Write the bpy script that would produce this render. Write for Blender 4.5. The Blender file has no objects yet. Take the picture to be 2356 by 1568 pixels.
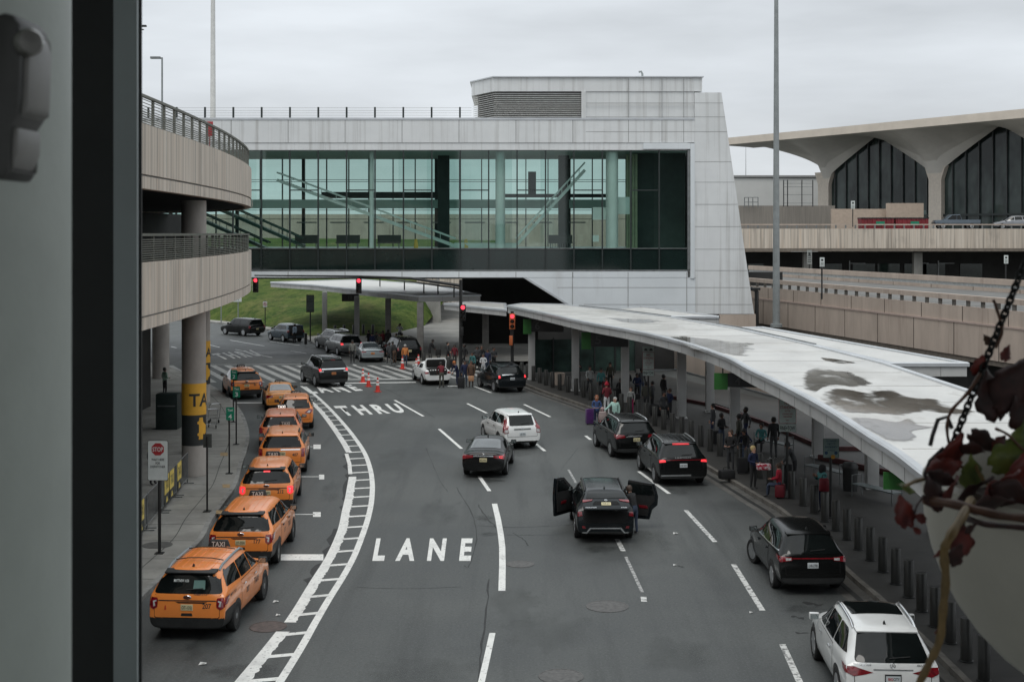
import bpy, bmesh, math, random
from mathutils import Vector, Matrix
from mathutils.bvhtree import BVHTree
random.seed(7)
SC = bpy.context.scene
COL = SC.collection
R = math.radians
# ---- survey of the site: photo measurements turned into metres (camera at the origin, 9 m up, looking along +Y)
FP, CX, YH, H = 3050.0, 1178.0, 537.0, 10.1
KW = 1.1157                     # first survey sheets were 1.1157 too small across and up: KW corrects their figures
def zz(z): return .06+KW*z
def XS(pts): return [(p[0]*KW, *p[1:]) for p in pts]
def G(u, v, z=0.0):
    d = FP*(H-z)/(v-YH)
    return Vector(((u-CX)/FP*d, d, z))
def D(u, v, d):
    return Vector(((u-CX)/FP*d, d, H-(v-YH)/FP*d))

# ---- materials ------------------------------------------------------------------------------
MATS = {}
def _n(nt, t, **kw):
    n = nt.nodes.new(t)
    for k, v in kw.items(): setattr(n, k, v)
    return n
def mat(name, col, rough=0.6, metal=0.0, var=0.0, scale=3.0, stretch=(1, 1, 1), col2=None, detail=5.0, lo=0.35, hi=0.65,
        bump=0.0, bscale=40.0, spec=0.5, coat=0.0, emit=None, estr=0.0, layer=None, rvar=0.0, coord='pos'):
    """Principled surface; base colour varied by a 3D noise (wear and weathering), optional second noise layer and bump."""
    if name in MATS: return MATS[name]
    m = bpy.data.materials.new(name); m.use_nodes = True
    nt = m.node_tree; b = nt.nodes['Principled BSDF']; L = nt.links
    c = (*col, 1)
    b.inputs['Base Color'].default_value = c
    b.inputs['Roughness'].default_value = rough
    b.inputs['Metallic'].default_value = metal
    b.inputs['Specular IOR Level'].default_value = spec
    b.inputs['Coat Weight'].default_value = coat
    b.inputs['Coat Roughness'].default_value = 0.05
    if emit:
        b.inputs['Emission Color'].default_value = (*emit, 1); b.inputs['Emission Strength'].default_value = estr
    if var or col2 or bump or layer or rvar:
        if coord == 'pos': src = _n(nt, 'ShaderNodeNewGeometry').outputs['Position']
        else: src = _n(nt, 'ShaderNodeTexCoord').outputs['Object']
    prev = None
    def noise(sc, st, det):
        mp = _n(nt, 'ShaderNodeMapping'); mp.inputs['Scale'].default_value = st
        L.new(src, mp.inputs['Vector'])
        nz = _n(nt, 'ShaderNodeTexNoise'); nz.inputs['Scale'].default_value = sc; nz.inputs['Detail'].default_value = det
        nz.inputs['Roughness'].default_value = 0.65
        L.new(mp.outputs[0], nz.inputs['Vector']); return nz.outputs['Fac']
    if var or col2:
        f = noise(scale, stretch, detail)
        cr = _n(nt, 'ShaderNodeValToRGB')
        cr.color_ramp.elements[0].position = lo; cr.color_ramp.elements[1].position = hi
        if col2: a, z = c, (*col2, 1)
        else:
            a = tuple(max(0, x*(1-var)) for x in col)+(1,); z = tuple(min(1, x*(1+var)) for x in col)+(1,)
        cr.color_ramp.elements[0].color = a; cr.color_ramp.elements[1].color = z
        L.new(f, cr.inputs[0]); prev = cr.outputs[0]
        if rvar:
            mr = _n(nt, 'ShaderNodeMapRange'); mr.inputs['From Min'].default_value = lo; mr.inputs['From Max'].default_value = hi
            mr.inputs['To Min'].default_value = rough-rvar; mr.inputs['To Max'].default_value = rough+rvar
            L.new(f, mr.inputs[0]); L.new(mr.outputs[0], b.inputs['Roughness'])
    for ly in (layer or []):
        lc, ls, lst, llo, lhi, lamt = ly
        f = noise(ls, lst, 6.0)
        mr = _n(nt, 'ShaderNodeMapRange'); mr.inputs['From Min'].default_value = llo; mr.inputs['From Max'].default_value = lhi
        mr.inputs['To Max'].default_value = lamt; L.new(f, mr.inputs[0])
        mx = _n(nt, 'ShaderNodeMix', data_type='RGBA'); L.new(mr.outputs[0], mx.inputs['Factor'])
        if prev is None: mx.inputs['A'].default_value = c
        else: L.new(prev, mx.inputs['A'])
        mx.inputs['B'].default_value = (*lc, 1); prev = mx.outputs['Result']
    if prev is not None: L.new(prev, b.inputs['Base Color'])
    if bump:
        f = noise(bscale, (1, 1, 1), 4.0)
        bp = _n(nt, 'ShaderNodeBump'); bp.inputs['Strength'].default_value = bump; bp.inputs['Distance'].default_value = 0.02
        L.new(f, bp.inputs['Height']); L.new(bp.outputs[0], b.inputs['Normal'])
    MATS[name] = m
    return m

def glass_mat(name, tint, refl_min=0.06, rough=0.02):
    """Thin clear glazing: tinted see-through with a Fresnel mirror on top."""
    if name in MATS: return MATS[name]
    m = bpy.data.materials.new(name); m.use_nodes = True
    nt = m.node_tree; nt.nodes.clear(); L = nt.links
    o = _n(nt, 'ShaderNodeOutputMaterial'); mx = _n(nt, 'ShaderNodeMixShader')
    tr = _n(nt, 'ShaderNodeBsdfTransparent'); tr.inputs[0].default_value = (*tint, 1)
    gl = _n(nt, 'ShaderNodeBsdfGlossy'); gl.inputs['Roughness'].default_value = rough; gl.inputs[0].default_value = (.9, .97, .95, 1)
    fr = _n(nt, 'ShaderNodeFresnel'); fr.inputs[0].default_value = 1.5
    ad = _n(nt, 'ShaderNodeMath', operation='ADD'); ad.inputs[1].default_value = refl_min
    L.new(fr.outputs[0], ad.inputs[0]); L.new(ad.outputs[0], mx.inputs[0])
    L.new(tr.outputs[0], mx.inputs[1]); L.new(gl.outputs[0], mx.inputs[2]); L.new(mx.outputs[0], o.inputs[0])
    MATS[name] = m
    return m

# ---- objects --------------------------------------------------------------------------------
def tag(o, label=None, cat=None, group=None, kind=None):
    if label: o['label'] = label
    if cat: o['category'] = cat
    if group: o['group'] = group
    if kind: o['kind'] = kind
    return o
def thing(name, label, cat, loc=(0, 0, 0), rz=0.0, group=None):
    o = bpy.data.objects.new(name, None); COL.objects.link(o)
    o.location = loc; o.rotation_euler = (0, 0, rz); o.empty_display_size = 0.2
    return tag(o, label, cat, group)
def children(o): return [c for c in o.children]
def copy_tree(o, parent=None):
    c = o.copy(); COL.objects.link(c); c.parent = parent
    for ch in list(o.children): copy_tree(ch, c)
    return c

class MB:
    """collects shapes into one mesh"""
    def __init__(s): s.v = []; s.f = []; s.m = []; s.cur = 0
    def add(s, vs, fs):
        n = len(s.v); s.v += [tuple(x) for x in vs]; s.f += [tuple(i+n for i in f) for f in fs]; s.m += [s.cur]*len(fs); return s
    def box(s, c, size, rz=0.0, M=None):
        x, y, z = (k/2 for k in size); vs = [Vector((a*x, b*y, e*z)) for a in (-1, 1) for b in (-1, 1) for e in (-1, 1)]
        Mr = M or Matrix.Rotation(rz, 3, 'Z'); c = Vector(c)
        vs = [Mr @ v + c for v in vs]
        return s.add(vs, [(0, 1, 3, 2), (4, 6, 7, 5), (0, 4, 5, 1), (2, 3, 7, 6), (0, 2, 6, 4), (1, 5, 7, 3)])
    def bar(s, p0, p1, w, h, up=(0, 0, 1)):
        p0, p1 = Vector(p0), Vector(p1); d = (p1-p0); L = d.length; d.normalize()
        u = Vector(up); r = d.cross(u)
        if r.length < 1e-5: r = Vector((1, 0, 0))
        r.normalize(); u = r.cross(d)
        M = Matrix((r, d, u)).transposed()
        return s.box((p0+p1)/2, (w, L, h), M=M)
    def cyl(s, p0, p1, r0, r1=None, n=12, caps=True):
        p0, p1 = Vector(p0), Vector(p1); r1 = r0 if r1 is None else r1
        d = (p1-p0).normalized(); a = d.orthogonal().normalized(); b = d.cross(a)
        vs = []
        for p, r in ((p0, r0), (p1, r1)):
            for k in range(n):
                t = 2*math.pi*k/n; vs.append(p+a*(r*math.cos(t))+b*(r*math.sin(t)))
        fs = [(k, (k+1) % n, n+(k+1) % n, n+k) for k in range(n)]
        if caps: fs += [tuple(range(n-1, -1, -1)), tuple(range(n, 2*n))]
        return s.add(vs, fs)
    def tube(s, pts, r, n=8, closed=False):
        pts = [Vector(p) for p in pts]; N = len(pts); rs = r if isinstance(r, (list, tuple)) else [r]*N
        vs = []; a = None
        for i, p in enumerate(pts):
            if closed: d = pts[(i+1) % N]-pts[i-1]
            else: d = pts[min(i+1, N-1)]-pts[max(i-1, 0)]
            d.normalize()
            if a is None: a = d.orthogonal().normalized()
            else:
                a = a-d*a.dot(d)
                a = a.normalized() if a.length > 1e-6 else d.orthogonal().normalized()
            b = d.cross(a)
            for k in range(n):
                t = 2*math.pi*k/n; vs.append(p+a*(rs[i]*math.cos(t))+b*(rs[i]*math.sin(t)))
        fs = []
        for i in range(N if closed else N-1):
            j = (i+1) % N
            for k in range(n): fs.append((i*n+k, i*n+(k+1) % n, j*n+(k+1) % n, j*n+k))
        if not closed: fs += [tuple(range(n-1, -1, -1)), tuple(range((N-1)*n, N*n))]
        return s.add(vs, fs)
    def lathe(s, prof, c=(0, 0, 0), n=24, M=None):
        """profile of (radius, height) turned about the z axis"""
        vs = []; c = Vector(c); M = M or Matrix.Identity(3)
        for r, z in prof:
            for k in range(n):
                t = 2*math.pi*k/n; vs.append(M @ Vector((r*math.cos(t), r*math.sin(t), z))+c)
        fs = []
        for i in range(len(prof)-1):
            for k in range(n): fs.append((i*n+k, i*n+(k+1) % n, (i+1)*n+(k+1) % n, (i+1)*n+k))
        if prof[0][0] > 1e-4: fs.append(tuple(range(n-1, -1, -1)))
        if prof[-1][0] > 1e-4: fs.append(tuple(range((len(prof)-1)*n, len(prof)*n)))
        return s.add(vs, fs)
    def poly(s, pts): return s.add(pts, [tuple(range(len(pts)))])
    def prism(s, pts, vec):
        """closed planar outline pts pushed along vec"""
        n = len(pts); v = Vector(vec); a = [Vector(p) for p in pts]
        return s.add(a+[p+v for p in a], [tuple(range(n-1, -1, -1)), tuple(range(n, 2*n))]+[(k, (k+1) % n, n+(k+1) % n, n+k) for k in range(n)])
    def strip(s, A, B):
        """quads between two polylines"""
        n = len(A); return s.add(list(A)+list(B), [(k, k+1, n+k+1, n+k) for k in range(n-1)])
    def sweep(s, path, prof, closed_prof=True, caps=True):
        """horizontal path of (x, y), profile of (offset to the right, z) carried along it with mitred corners"""
        P = [Vector((p[0], p[1])) for p in path]; N = len(P); m = len(prof); vs = []
        for i in range(N):
            d0 = (P[i]-P[i-1]).normalized() if i else (P[1]-P[0]).normalized()
            d1 = (P[i+1]-P[i]).normalized() if i < N-1 else d0
            n0 = Vector((d0.y, -d0.x)); n1 = Vector((d1.y, -d1.x)); nn = (n0+n1).normalized(); k = 1/max(.35, nn.dot(n0))
            for o, z in prof: vs.append(Vector((P[i].x+nn.x*o*k, P[i].y+nn.y*o*k, z)))
        fs = []
        for i in range(N-1):
            for j in range(m if closed_prof else m-1):
                jj = (j+1) % m; fs.append((i*m+j, i*m+jj, (i+1)*m+jj, (i+1)*m+j))
        if caps and closed_prof: fs += [tuple(range(m-1, -1, -1)), tuple(range((N-1)*m, N*m))]
        return s.add(vs, fs)
    def text(s, txt, o, right, up, h, align='C', bold=0.0, depth=None):
        """flat lettering: origin o is the middle of the text line (or its left end), cap height h"""
        vs, fs, w = glyphs(txt, bold); right = Vector(right).normalized(); up = Vector(up).normalized(); o = Vector(o)
        dx = {'C': -w/2, 'L': 0, 'R': -w}[align]
        return s.add([o+right*((x+dx)*h)+up*((y-.5)*h) for x, y in vs], fs)
    def text_fit(s, txt, o, right, up, w, h, bold=0.0):
        vs, fs, tw = glyphs(txt, bold); right = Vector(right).normalized(); up = Vector(up).normalized(); o = Vector(o)
        return s.add([o+right*((x/tw-.5)*w)+up*((y-.5)*h) for x, y in vs], fs)
    def build(s, name, material, parent=None, smooth=None, bevel=0.0):
        me = bpy.data.meshes.new(name)
        bm = bmesh.new()
        bv = [bm.verts.new(v) for v in s.v]
        for f, mi in zip(s.f, s.m):
            try: fc = bm.faces.new([bv[i] for i in f]); fc.material_index = mi
            except ValueError: pass
        bmesh.ops.recalc_face_normals(bm, faces=bm.faces) if smooth != 'keep' else None
        if bevel:
            es = [e for e in bm.edges if len(e.link_faces) == 2 and e.calc_face_angle(0) > 0.6]
            bmesh.ops.bevel(bm, geom=es, offset=bevel, segments=2, affect='EDGES', profile=0.6)
        ang = 0.7 if smooth in (None, 'keep') else smooth
        for f in bm.faces: f.smooth = True
        for e in bm.edges:
            if len(e.link_faces) == 2 and e.calc_face_angle(0) > ang: e.smooth = False
        bm.to_mesh(me); bm.free()
        for mm in (material if isinstance(material, (list, tuple)) else [material]): me.materials.append(mm)
        o = bpy.data.objects.new(name, me); COL.objects.link(o)
        if parent: o.parent = parent
        return o

_G = {}
def glyphs(txt, bold=0.0):
    """flat triangles of a line of lettering scaled so that a capital is 1 high, and its width"""
    key = (txt, bold)
    if key in _G: return _G[key]
    cu = bpy.data.curves.new('lettering', 'FONT'); cu.body = txt; cu.size = 1.0; cu.offset = bold; cu.resolution_u = 3
    ob = bpy.data.objects.new('lettering', cu); COL.objects.link(ob)
    dg = bpy.context.evaluated_depsgraph_get(); me = bpy.data.meshes.new_from_object(ob.evaluated_get(dg))
    vs = [(v.co.x, v.co.y) for v in me.vertices]; fs = [tuple(p.vertices) for p in me.polygons]
    bpy.data.objects.remove(ob); bpy.data.curves.remove(cu); bpy.data.meshes.remove(me)
    cap = 0.72
    x0 = min(v[0] for v in vs)
    vs = [((x-x0)/cap, y/cap) for x, y in vs]
    _G[key] = (vs, fs, max(v[0] for v in vs)); return _G[key]

def resample(pts, step):
    P = [Vector(p) for p in pts]; out = [P[0]]; acc = 0.0
    for a, b in zip(P, P[1:]):
        L = (b-a).length; t = step-acc
        while t <= L: out.append(a+(b-a)*(t/L)); t += step
        acc = (acc+L) % step
    return out
def smooth_path(pts, n=6):
    """Catmull-Rom through the points"""
    P = [Vector(p) for p in pts]; out = []
    for i in range(len(P)-1):
        p0 = P[i-1] if i else P[0]*2-P[1]; p1, p2 = P[i], P[i+1]; p3 = P[i+2] if i+2 < len(P) else P[-1]*2-P[-2]
        for k in range(n):
            t = k/n
            out.append(0.5*((2*p1)+(p2-p0)*t+(2*p0-5*p1+4*p2-p3)*t*t+(3*p1-p0-3*p2+p3)*t**3))
    return out+[P[-1]]
# ---- camera -------------------------------------------------------------------------------------
cam = bpy.data.cameras.new('camera'); co = bpy.data.objects.new('camera', cam); COL.objects.link(co)
co.location = (0, 0, H); co.rotation_euler = (R(90), 0, 0)
cam.sensor_width = 36; cam.lens = FP/2356*36; cam.shift_y = -(784-YH)/2356
cam.clip_start = 0.05; cam.clip_end = 3000
cam.dof.use_dof = True; cam.dof.focus_distance = 55; cam.dof.aperture_fstop = 19
SC.camera = co
# ---- overcast sky -------------------------------------------------------------------------------
SUN_EL, SUN_AZ = 62, 200
w = bpy.data.worlds.new("World"); SC.world = w; w.use_nodes = True
nt = w.node_tree; nt.nodes.clear(); L = nt.links
sky = _n(nt, 'ShaderNodeTexSky', sky_type='NISHITA'); sky.sun_disc = False
sky.sun_elevation = R(SUN_EL); sky.sun_rotation = R(SUN_AZ); sky.dust_density = 4.0; sky.air_density = 1.2
geo = _n(nt, 'ShaderNodeTexCoord'); sep = _n(nt, 'ShaderNodeSeparateXYZ'); L.new(geo.outputs['Generated'], sep.inputs[0])
cr = _n(nt, 'ShaderNodeValToRGB')          # luminance of an overcast dome: dimmer at the horizon, three times as bright overhead
e = cr.color_ramp.elements; e[0].position = 0.0; e[0].color = (.665, .70, .725, 1); e[1].position = 0.9; e[1].color = (.99, 1.05, 1.075, 1)
x = e.new(0.10); x.color = (.63, .665, .705, 1)
L.new(sep.outputs['Z'], cr.inputs[0])
mp = _n(nt, 'ShaderNodeMapping'); mp.inputs['Scale'].default_value = (1.5, 1.5, 7.5); L.new(geo.outputs['Generated'], mp.inputs[0])
nz = _n(nt, 'ShaderNodeTexNoise'); nz.inputs['Scale'].default_value = 2.2; nz.inputs['Detail'].default_value = 7; L.new(mp.outputs[0], nz.inputs[0])
cl = _n(nt, 'ShaderNodeMapRange'); cl.inputs['From Min'].default_value = .3; cl.inputs['From Max'].default_value = .7
cl.inputs['To Min'].default_value = 9.4; cl.inputs['To Max'].default_value = 13.4; L.new(nz.outputs[0], cl.inputs[0])
mul = _n(nt, 'ShaderNodeVectorMath', operation='SCALE'); L.new(cr.outputs[0], mul.inputs[0]); L.new(cl.outputs[0], mul.inputs['Scale'])
mx = _n(nt, 'ShaderNodeMix', data_type='RGBA'); mx.inputs['Factor'].default_value = 0.9
L.new(sky.outputs[0], mx.inputs['A']); L.new(mul.outputs[0], mx.inputs['B'])
bg = _n(nt, 'ShaderNodeBackground'); bg.inputs['Strength'].default_value = 0.1; L.new(mx.outputs['Result'], bg.inputs[0])
out = _n(nt, 'ShaderNodeOutputWorld'); L.new(bg.outputs[0], out.inputs[0])
sl = bpy.data.lights.new('sun', 'SUN'); sl.energy = 0.9; sl.angle = R(25); sl.color = (1, .97, .92)
so = bpy.data.objects.new('sun', sl); COL.objects.link(so)
so.rotation_euler = (R(90-SUN_EL), 0, R(180-SUN_AZ)); so.location = (0, 0, 60)
SC.view_settings.view_transform = 'Standard'; SC.view_settings.look = 'None'; SC.view_settings.exposure = 0; SC.view_settings.gamma = 1
SC.cycles.max_bounces = 6; SC.cycles.transparent_max_bounces = 12; SC.cycles.use_denoising = True
SC.cycles.caustics_reflective = False; SC.cycles.caustics_refractive = False
# ---- material library -----------------------------------------------------------------------------
m_asph = mat('asphalt', (.049, .0535, .0525), rough=.62, col2=(.093, .099, .096), scale=.13, detail=9, lo=.38, hi=.62, bump=.35, bscale=28, rvar=.1,
             layer=[((.030, .033, .033), .8, (1.2, .07, 1), .5, .7, .65), ((.11, .118, .115), .22, (1, .5, 1), .56, .72, .5), ((.022, .023, .023), 2.6, (1, .6, 1), .68, .76, .6), ((.15, .152, .15), 17, (1, 1, 1), .5, .68, .5), ((.026, .028, .028), 11, (1, 1, 1), .52, .7, .5)])
m_paint = mat('road_paint', (.78, .78, .75), rough=.6, layer=[((.14, .14, .14), 9, (1, 1, 1), .57, .66, .8), ((.4, .4, .39), 1.2, (1, 1, 1), .5, .7, .5)])
m_paint2 = mat('worn_road_paint', (.42, .42, .41), rough=.7, layer=[((.1, .1, .1), 7, (1, 1, 1), .46, .58, .9)])
m_sider = mat('shaded_sidewalk_concrete', (.034, .032, .029), rough=.7, var=.25, scale=.5, detail=8, layer=[((.05, .047, .042), 1.4, (1, 1, 1), .52, .72, .7)], bump=.15, bscale=30)  # right pavement: the shade under the canopy is put into this dark colour
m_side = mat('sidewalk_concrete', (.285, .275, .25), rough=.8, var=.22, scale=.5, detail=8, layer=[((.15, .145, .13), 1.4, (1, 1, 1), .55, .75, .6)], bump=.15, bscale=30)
m_kerbd = mat('shaded_kerb_concrete', (.13, .12, .105), rough=.8, var=.35, scale=1.5)  # darker copy of the kerb concrete, canopy shade painted in
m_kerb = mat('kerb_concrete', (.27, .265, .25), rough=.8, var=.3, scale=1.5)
m_conc = mat('board_marked_concrete', (.45, .38, .31), rough=.85, col2=(.71, .64, .555), scale=1.0, stretch=(5, 5, .05), detail=7, lo=.3, hi=.7,
             layer=[((.25, .22, .19), 1.6, (2.2, 2.2, .05), .5, .66, .8), ((.22, .20, .18), .5, (1, 1, .5), .56, .72, .5), ((.72, .56, .42), 1.7, (1.6, 1.6, .05), .56, .7, .6)])
m_conc2 = mat('ramp_concrete', (.42, .345, .29), rough=.85, col2=(.53, .44, .37), scale=.6, stretch=(1, 1, .35), detail=8,
              layer=[((.24, .17, .14), 1.5, (1.2, 1.2, .06), .55, .72, .5)])
m_conc3 = mat('grey_concrete', (.20, .195, .18), rough=.85, var=.25, scale=.4, stretch=(1, 1, .3), detail=8)
m_col = mat('column_concrete', (.36, .33, .30), rough=.85, var=.15, scale=.9, stretch=(1, 1, .5), detail=8)
m_clad = mat('white_cladding', (.70, .715, .715), rough=.45, var=.05, scale=.4,
             layer=[((.35, .34, .32), .9, (2.4, 2.4, .06), .5, .7, .6), ((.75, .76, .77), .18, (1, 1, 1), .5, .7, .4)])
m_clad2 = mat('clean_cladding', (.70, .735, .755), rough=.4, var=.05, scale=.25, layer=[((.42, .41, .40), .6, (1.5, 1.5, .2), .6, .75, .3)])
m_joint = mat('dark_joint', (.11, .09, .075), rough=.8, var=.2)
m_seam = mat('seam_grey', (.30, .30, .295), rough=.7, var=.1)
m_roofw = mat('white_roof_membrane', (.56, .555, .535), rough=.5, var=.07, scale=.6, rvar=.12, layer=[((.36, .345, .32), .2, (1, .5, 1), .5, .72, .65), ((.30, .285, .26), 1.3, (1, .35, 1), .58, .74, .55), ((.42, .41, .39), 6, (1, 1, 1), .55, .75, .4)])
m_fasc = mat('canopy_fascia', (.50, .50, .49), rough=.55, var=.12, scale=.5, layer=[((.30, .29, .28), 1.0, (1, 1, .3), .55, .75, .5)])
m_cap = mat('roof_edge_metal', (.58, .60, .62), rough=.35, metal=.4, var=.12, scale=.4)
m_pud = mat('rain_puddle', (.17, .16, .145), rough=.03, col2=(.30, .285, .265), scale=.5, stretch=(1, .4, 1), detail=6, spec=.8)
def soft_edge(m, k=.8):
    """a stain that thins out to nothing at its rim (rim stored on the mesh as 'fade')"""
    nt = m.node_tree; L = nt.links; out = nt.nodes['Material Output']; b = nt.nodes['Principled BSDF']; at = _n(nt, 'ShaderNodeAttribute', attribute_name='fade')
    g = _n(nt, 'ShaderNodeNewGeometry'); mp = _n(nt, 'ShaderNodeMapping'); mp.inputs['Scale'].default_value = (1.1, .45, 1); nz = _n(nt, 'ShaderNodeTexNoise'); nz.inputs['Scale'].default_value = 1.3; nz.inputs['Detail'].default_value = 7
    L.new(g.outputs['Position'], mp.inputs[0]); L.new(mp.outputs[0], nz.inputs[0]); ad = _n(nt, 'ShaderNodeMath', operation='MULTIPLY_ADD'); ad.inputs[1].default_value = 2.6; L.new(nz.outputs[0], ad.inputs[0]); s2 = _n(nt, 'ShaderNodeMath', operation='ADD'); s2.inputs[1].default_value = -1.55
    L.new(at.outputs['Fac'], ad.inputs[2]); L.new(ad.outputs[0], s2.inputs[0]); mr = _n(nt, 'ShaderNodeMapRange'); mr.interpolation_type = 'SMOOTHSTEP'; mr.inputs['From Min'].default_value = 0; mr.inputs['From Max'].default_value = k; L.new(s2.outputs[0], mr.inputs[0])
    tr = _n(nt, 'ShaderNodeBsdfTransparent'); mx = _n(nt, 'ShaderNodeMixShader'); L.new(mr.outputs[0], mx.inputs[0]); L.new(tr.outputs[0], mx.inputs[1]); L.new(b.outputs[0], mx.inputs[2]); L.new(mx.outputs[0], out.inputs[0]); return m
soft_edge(m_pud)
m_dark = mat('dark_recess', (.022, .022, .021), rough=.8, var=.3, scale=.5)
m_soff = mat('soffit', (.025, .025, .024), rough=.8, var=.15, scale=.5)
m_black = mat('black_metal', (.016, .017, .017), rough=.45, var=.3, scale=3)
m_grey = mat('grey_metal', (.20, .21, .21), rough=.45, metal=.5, var=.2, scale=2)
m_pole = mat('galvanised_pole', (.27, .29, .29), rough=.5, metal=.3, var=.12, scale=1.5)
m_rail = mat('olive_rail_metal', (.15, .15, .125), rough=.55, metal=.3, var=.15, scale=2)
m_steel = mat('dark_stainless', (.045, .045, .042), rough=.42, metal=.5, var=.25, scale=3, stretch=(1, 1, .2))
m_grass = mat('grass', (.034, .068, .014), rough=.95, spec=.1, col2=(.095, .125, .030), scale=.35, detail=10, lo=.36, hi=.64, bump=1.0, bscale=3.5,
              layer=[((.16, .14, .06), .3, (1, .5, 1), .52, .7, .6), ((.020, .042, .010), 1.1, (1, 1, 1), .5, .66, .7), ((.13, .145, .05), 3.0, (1, .6, 1), .52, .68, .55), ((.014, .03, .008), 4.5, (1, .6, 1), .54, .68, .6)])
m_mull = mat('mullion', (.02, .028, .027), rough=.4, var=.2)
m_cglass = glass_mat('green_curtain_glass', (.56, .71, .675), .02)
m_cglass2 = glass_mat('rear_curtain_glass', (.78, .90, .87), .02)
m_spand = mat('dark_spandrel_glass', (.010, .020, .018), rough=.06, spec=.6, var=.2, scale=.3)
m_iwhite = mat('interior_white', (.85, .88, .85), rough=.5, var=.06, scale=.7)
m_ifloor = mat('interior_floor', (.22, .28, .25), rough=.35, var=.1)
m_red_l = mat('red_signal_lens', (.6, .02, .03), rough=.3, emit=(1, .05, .08), estr=2.2, var=.1)
m_white = mat('white_sign_sheet', (.62, .66, .64), rough=.45, var=.06, scale=4)
m_signink = mat('sign_ink', (.03, .035, .035), rough=.5, var=.1)
m_redink = mat('red_sign_ink', (.28, .035, .04), rough=.5, var=.1)
m_yel = mat('yellow_sheet', (.75, .40, .045), rough=.5, var=.08, scale=2)
m_pyel = mat('pale_yellow_placard', (.78, .60, .14), rough=.5, var=.1, scale=2)
m_green = mat('green_sign_sheet', (.005, .23, .13), rough=.45, var=.1, scale=3)
m_green2 = mat('bright_green_panel', (.022, .13, .02), rough=.5, var=.12, scale=2)
m_gold = mat('gold_plate', (.62, .55, .33), rough=.45, var=.08)
# pane to pane variation of the curtain wall: every lite takes up a slightly different tint
nt = m_cglass.node_tree; L = nt.links; tr = next(n for n in nt.nodes if n.type == 'BSDF_TRANSPARENT'); g = _n(nt, 'ShaderNodeNewGeometry'); sp_ = _n(nt, 'ShaderNodeSeparateXYZ'); L.new(g.outputs['Position'], sp_.inputs[0])
dv_ = _n(nt, 'ShaderNodeMath', operation='DIVIDE'); dv_.inputs[1].default_value = 2.253; L.new(sp_.outputs['X'], dv_.inputs[0]); fl = _n(nt, 'ShaderNodeMath', operation='FLOOR'); L.new(dv_.outputs[0], fl.inputs[0]); wn = _n(nt, 'ShaderNodeTexWhiteNoise', noise_dimensions='1D'); L.new(fl.outputs[0], wn.inputs['W'])
nz_ = _n(nt, 'ShaderNodeTexNoise'); nz_.inputs['Scale'].default_value = .35; nz_.inputs['Detail'].default_value = 4; L.new(g.outputs['Position'], nz_.inputs[0]); a_ = _n(nt, 'ShaderNodeMath', operation='ADD'); L.new(wn.outputs[0], a_.inputs[0]); L.new(nz_.outputs[0], a_.inputs[1])
cr_ = _n(nt, 'ShaderNodeValToRGB'); cr_.color_ramp.elements[0].position = .3; cr_.color_ramp.elements[0].color = (.40, .565, .53, 1); cr_.color_ramp.elements[1].position = 1.3 if False else 1.0; cr_.color_ramp.elements[1].color = (.64, .77, .735, 1); L.new(a_.outputs[0], cr_.inputs[0]); L.new(cr_.outputs[0], tr.inputs[0])
m_oil = soft_edge(mat('oil_stain', (.024, .026, .026), rough=.5, col2=(.04, .043, .042), scale=2), 2.4)
m_lightp = soft_edge(mat('worn_pale_asphalt', (.092, .099, .096), rough=.65, col2=(.115, .122, .119), scale=2), 3.0)
# ================= ground, road, markings, pavements =================
def sheet(name, pts, z, m, parent=None, kind='structure', sub=0):
    b = MB(); b.poly([(p[0], p[1], z) for p in pts]); o = b.build(name, m, parent)
    if kind: tag(o, kind=kind)
    return o
sheet('ground', [(-900, -60), (900, -60), (900, 2500), (-900, 2500)], -0.03, m_conc3)
road = [(-60, 12), (40, 12), (40, 125), (10, 150), (-10, 146), (-24, 142), (-60, 170), (-90, 170)]
sheet('road', road, 0.0, m_asph)
LIFT = .004
def line_px(b, pts, w, z=LIFT):
    """painted stripe along pixel points"""
    P = [G(*p) for p in pts]; A, B = [], []
    for i, p in enumerate(P):
        d = (P[min(i+1, len(P)-1)]-P[max(i-1, 0)]); d.z = 0; d.normalize(); n = Vector((d.y, -d.x, 0))
        A.append(p+n*w/2+Vector((0, 0, z))); B.append(p-n*w/2+Vector((0, 0, z)))
    b.strip(A, B)
dashes = [[(908, 920), (974, 957)], [(1010, 986), (1062, 1031.5)], [(1102.5, 1095), (1126, 1129)],
          [(1137.7, 1158), (1146, 1193), (1152, 1227), (1155.5, 1257), (1156, 1300), (1154.7, 1358)], [(1133, 1455), (1121, 1510), (1106, 1575)],
          [(1075, 927.7), (1120, 950)], [(1233, 1020), (1253.6, 1037)], [(1205.6, 929.7), (1266, 958.5)], [(1347.5, 1002), (1359, 1011)],
          [(1469.6, 1083.8), (1539.8, 1135)], [(1090, 888), (1129.9, 903)],
          [(529, 782), (608, 795.6)], [(619.6, 784.8), (689.8, 794)], [(482.4, 793), (505.8, 798.8)], [(541.7, 803.5), (625.8, 822)],
          [(668.6, 806.6), (705, 812.8)], [(394, 797), (406, 800)], [(880, 852), (905, 858)], [(812, 838), (835, 844)]]
b = MB()
for d in dashes: line_px(b, d, .155 if len(d) < 6 else .2)
tag(b.build('lane_marking', m_paint), kind='structure')
b = MB()
for d in [[(1577.9, 1173), (1645.4, 1246)], [(1687.7, 1297.4), (1754.4, 1403.5)], [(1800, 1481), (1843, 1575)], [(1419.5, 1239), (1434, 1267)], [(1480.5, 1372), (1482, 1383)]]:
    line_px(b, d, .16)
tag(b.build('lane_marking', mat('scuffed_road_paint', (.62, .62, .6), rough=.65, layer=[((.10, .10, .10), 6, (1, 1, 1), .50, .58, .9)])), kind='structure')
b = MB()
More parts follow.
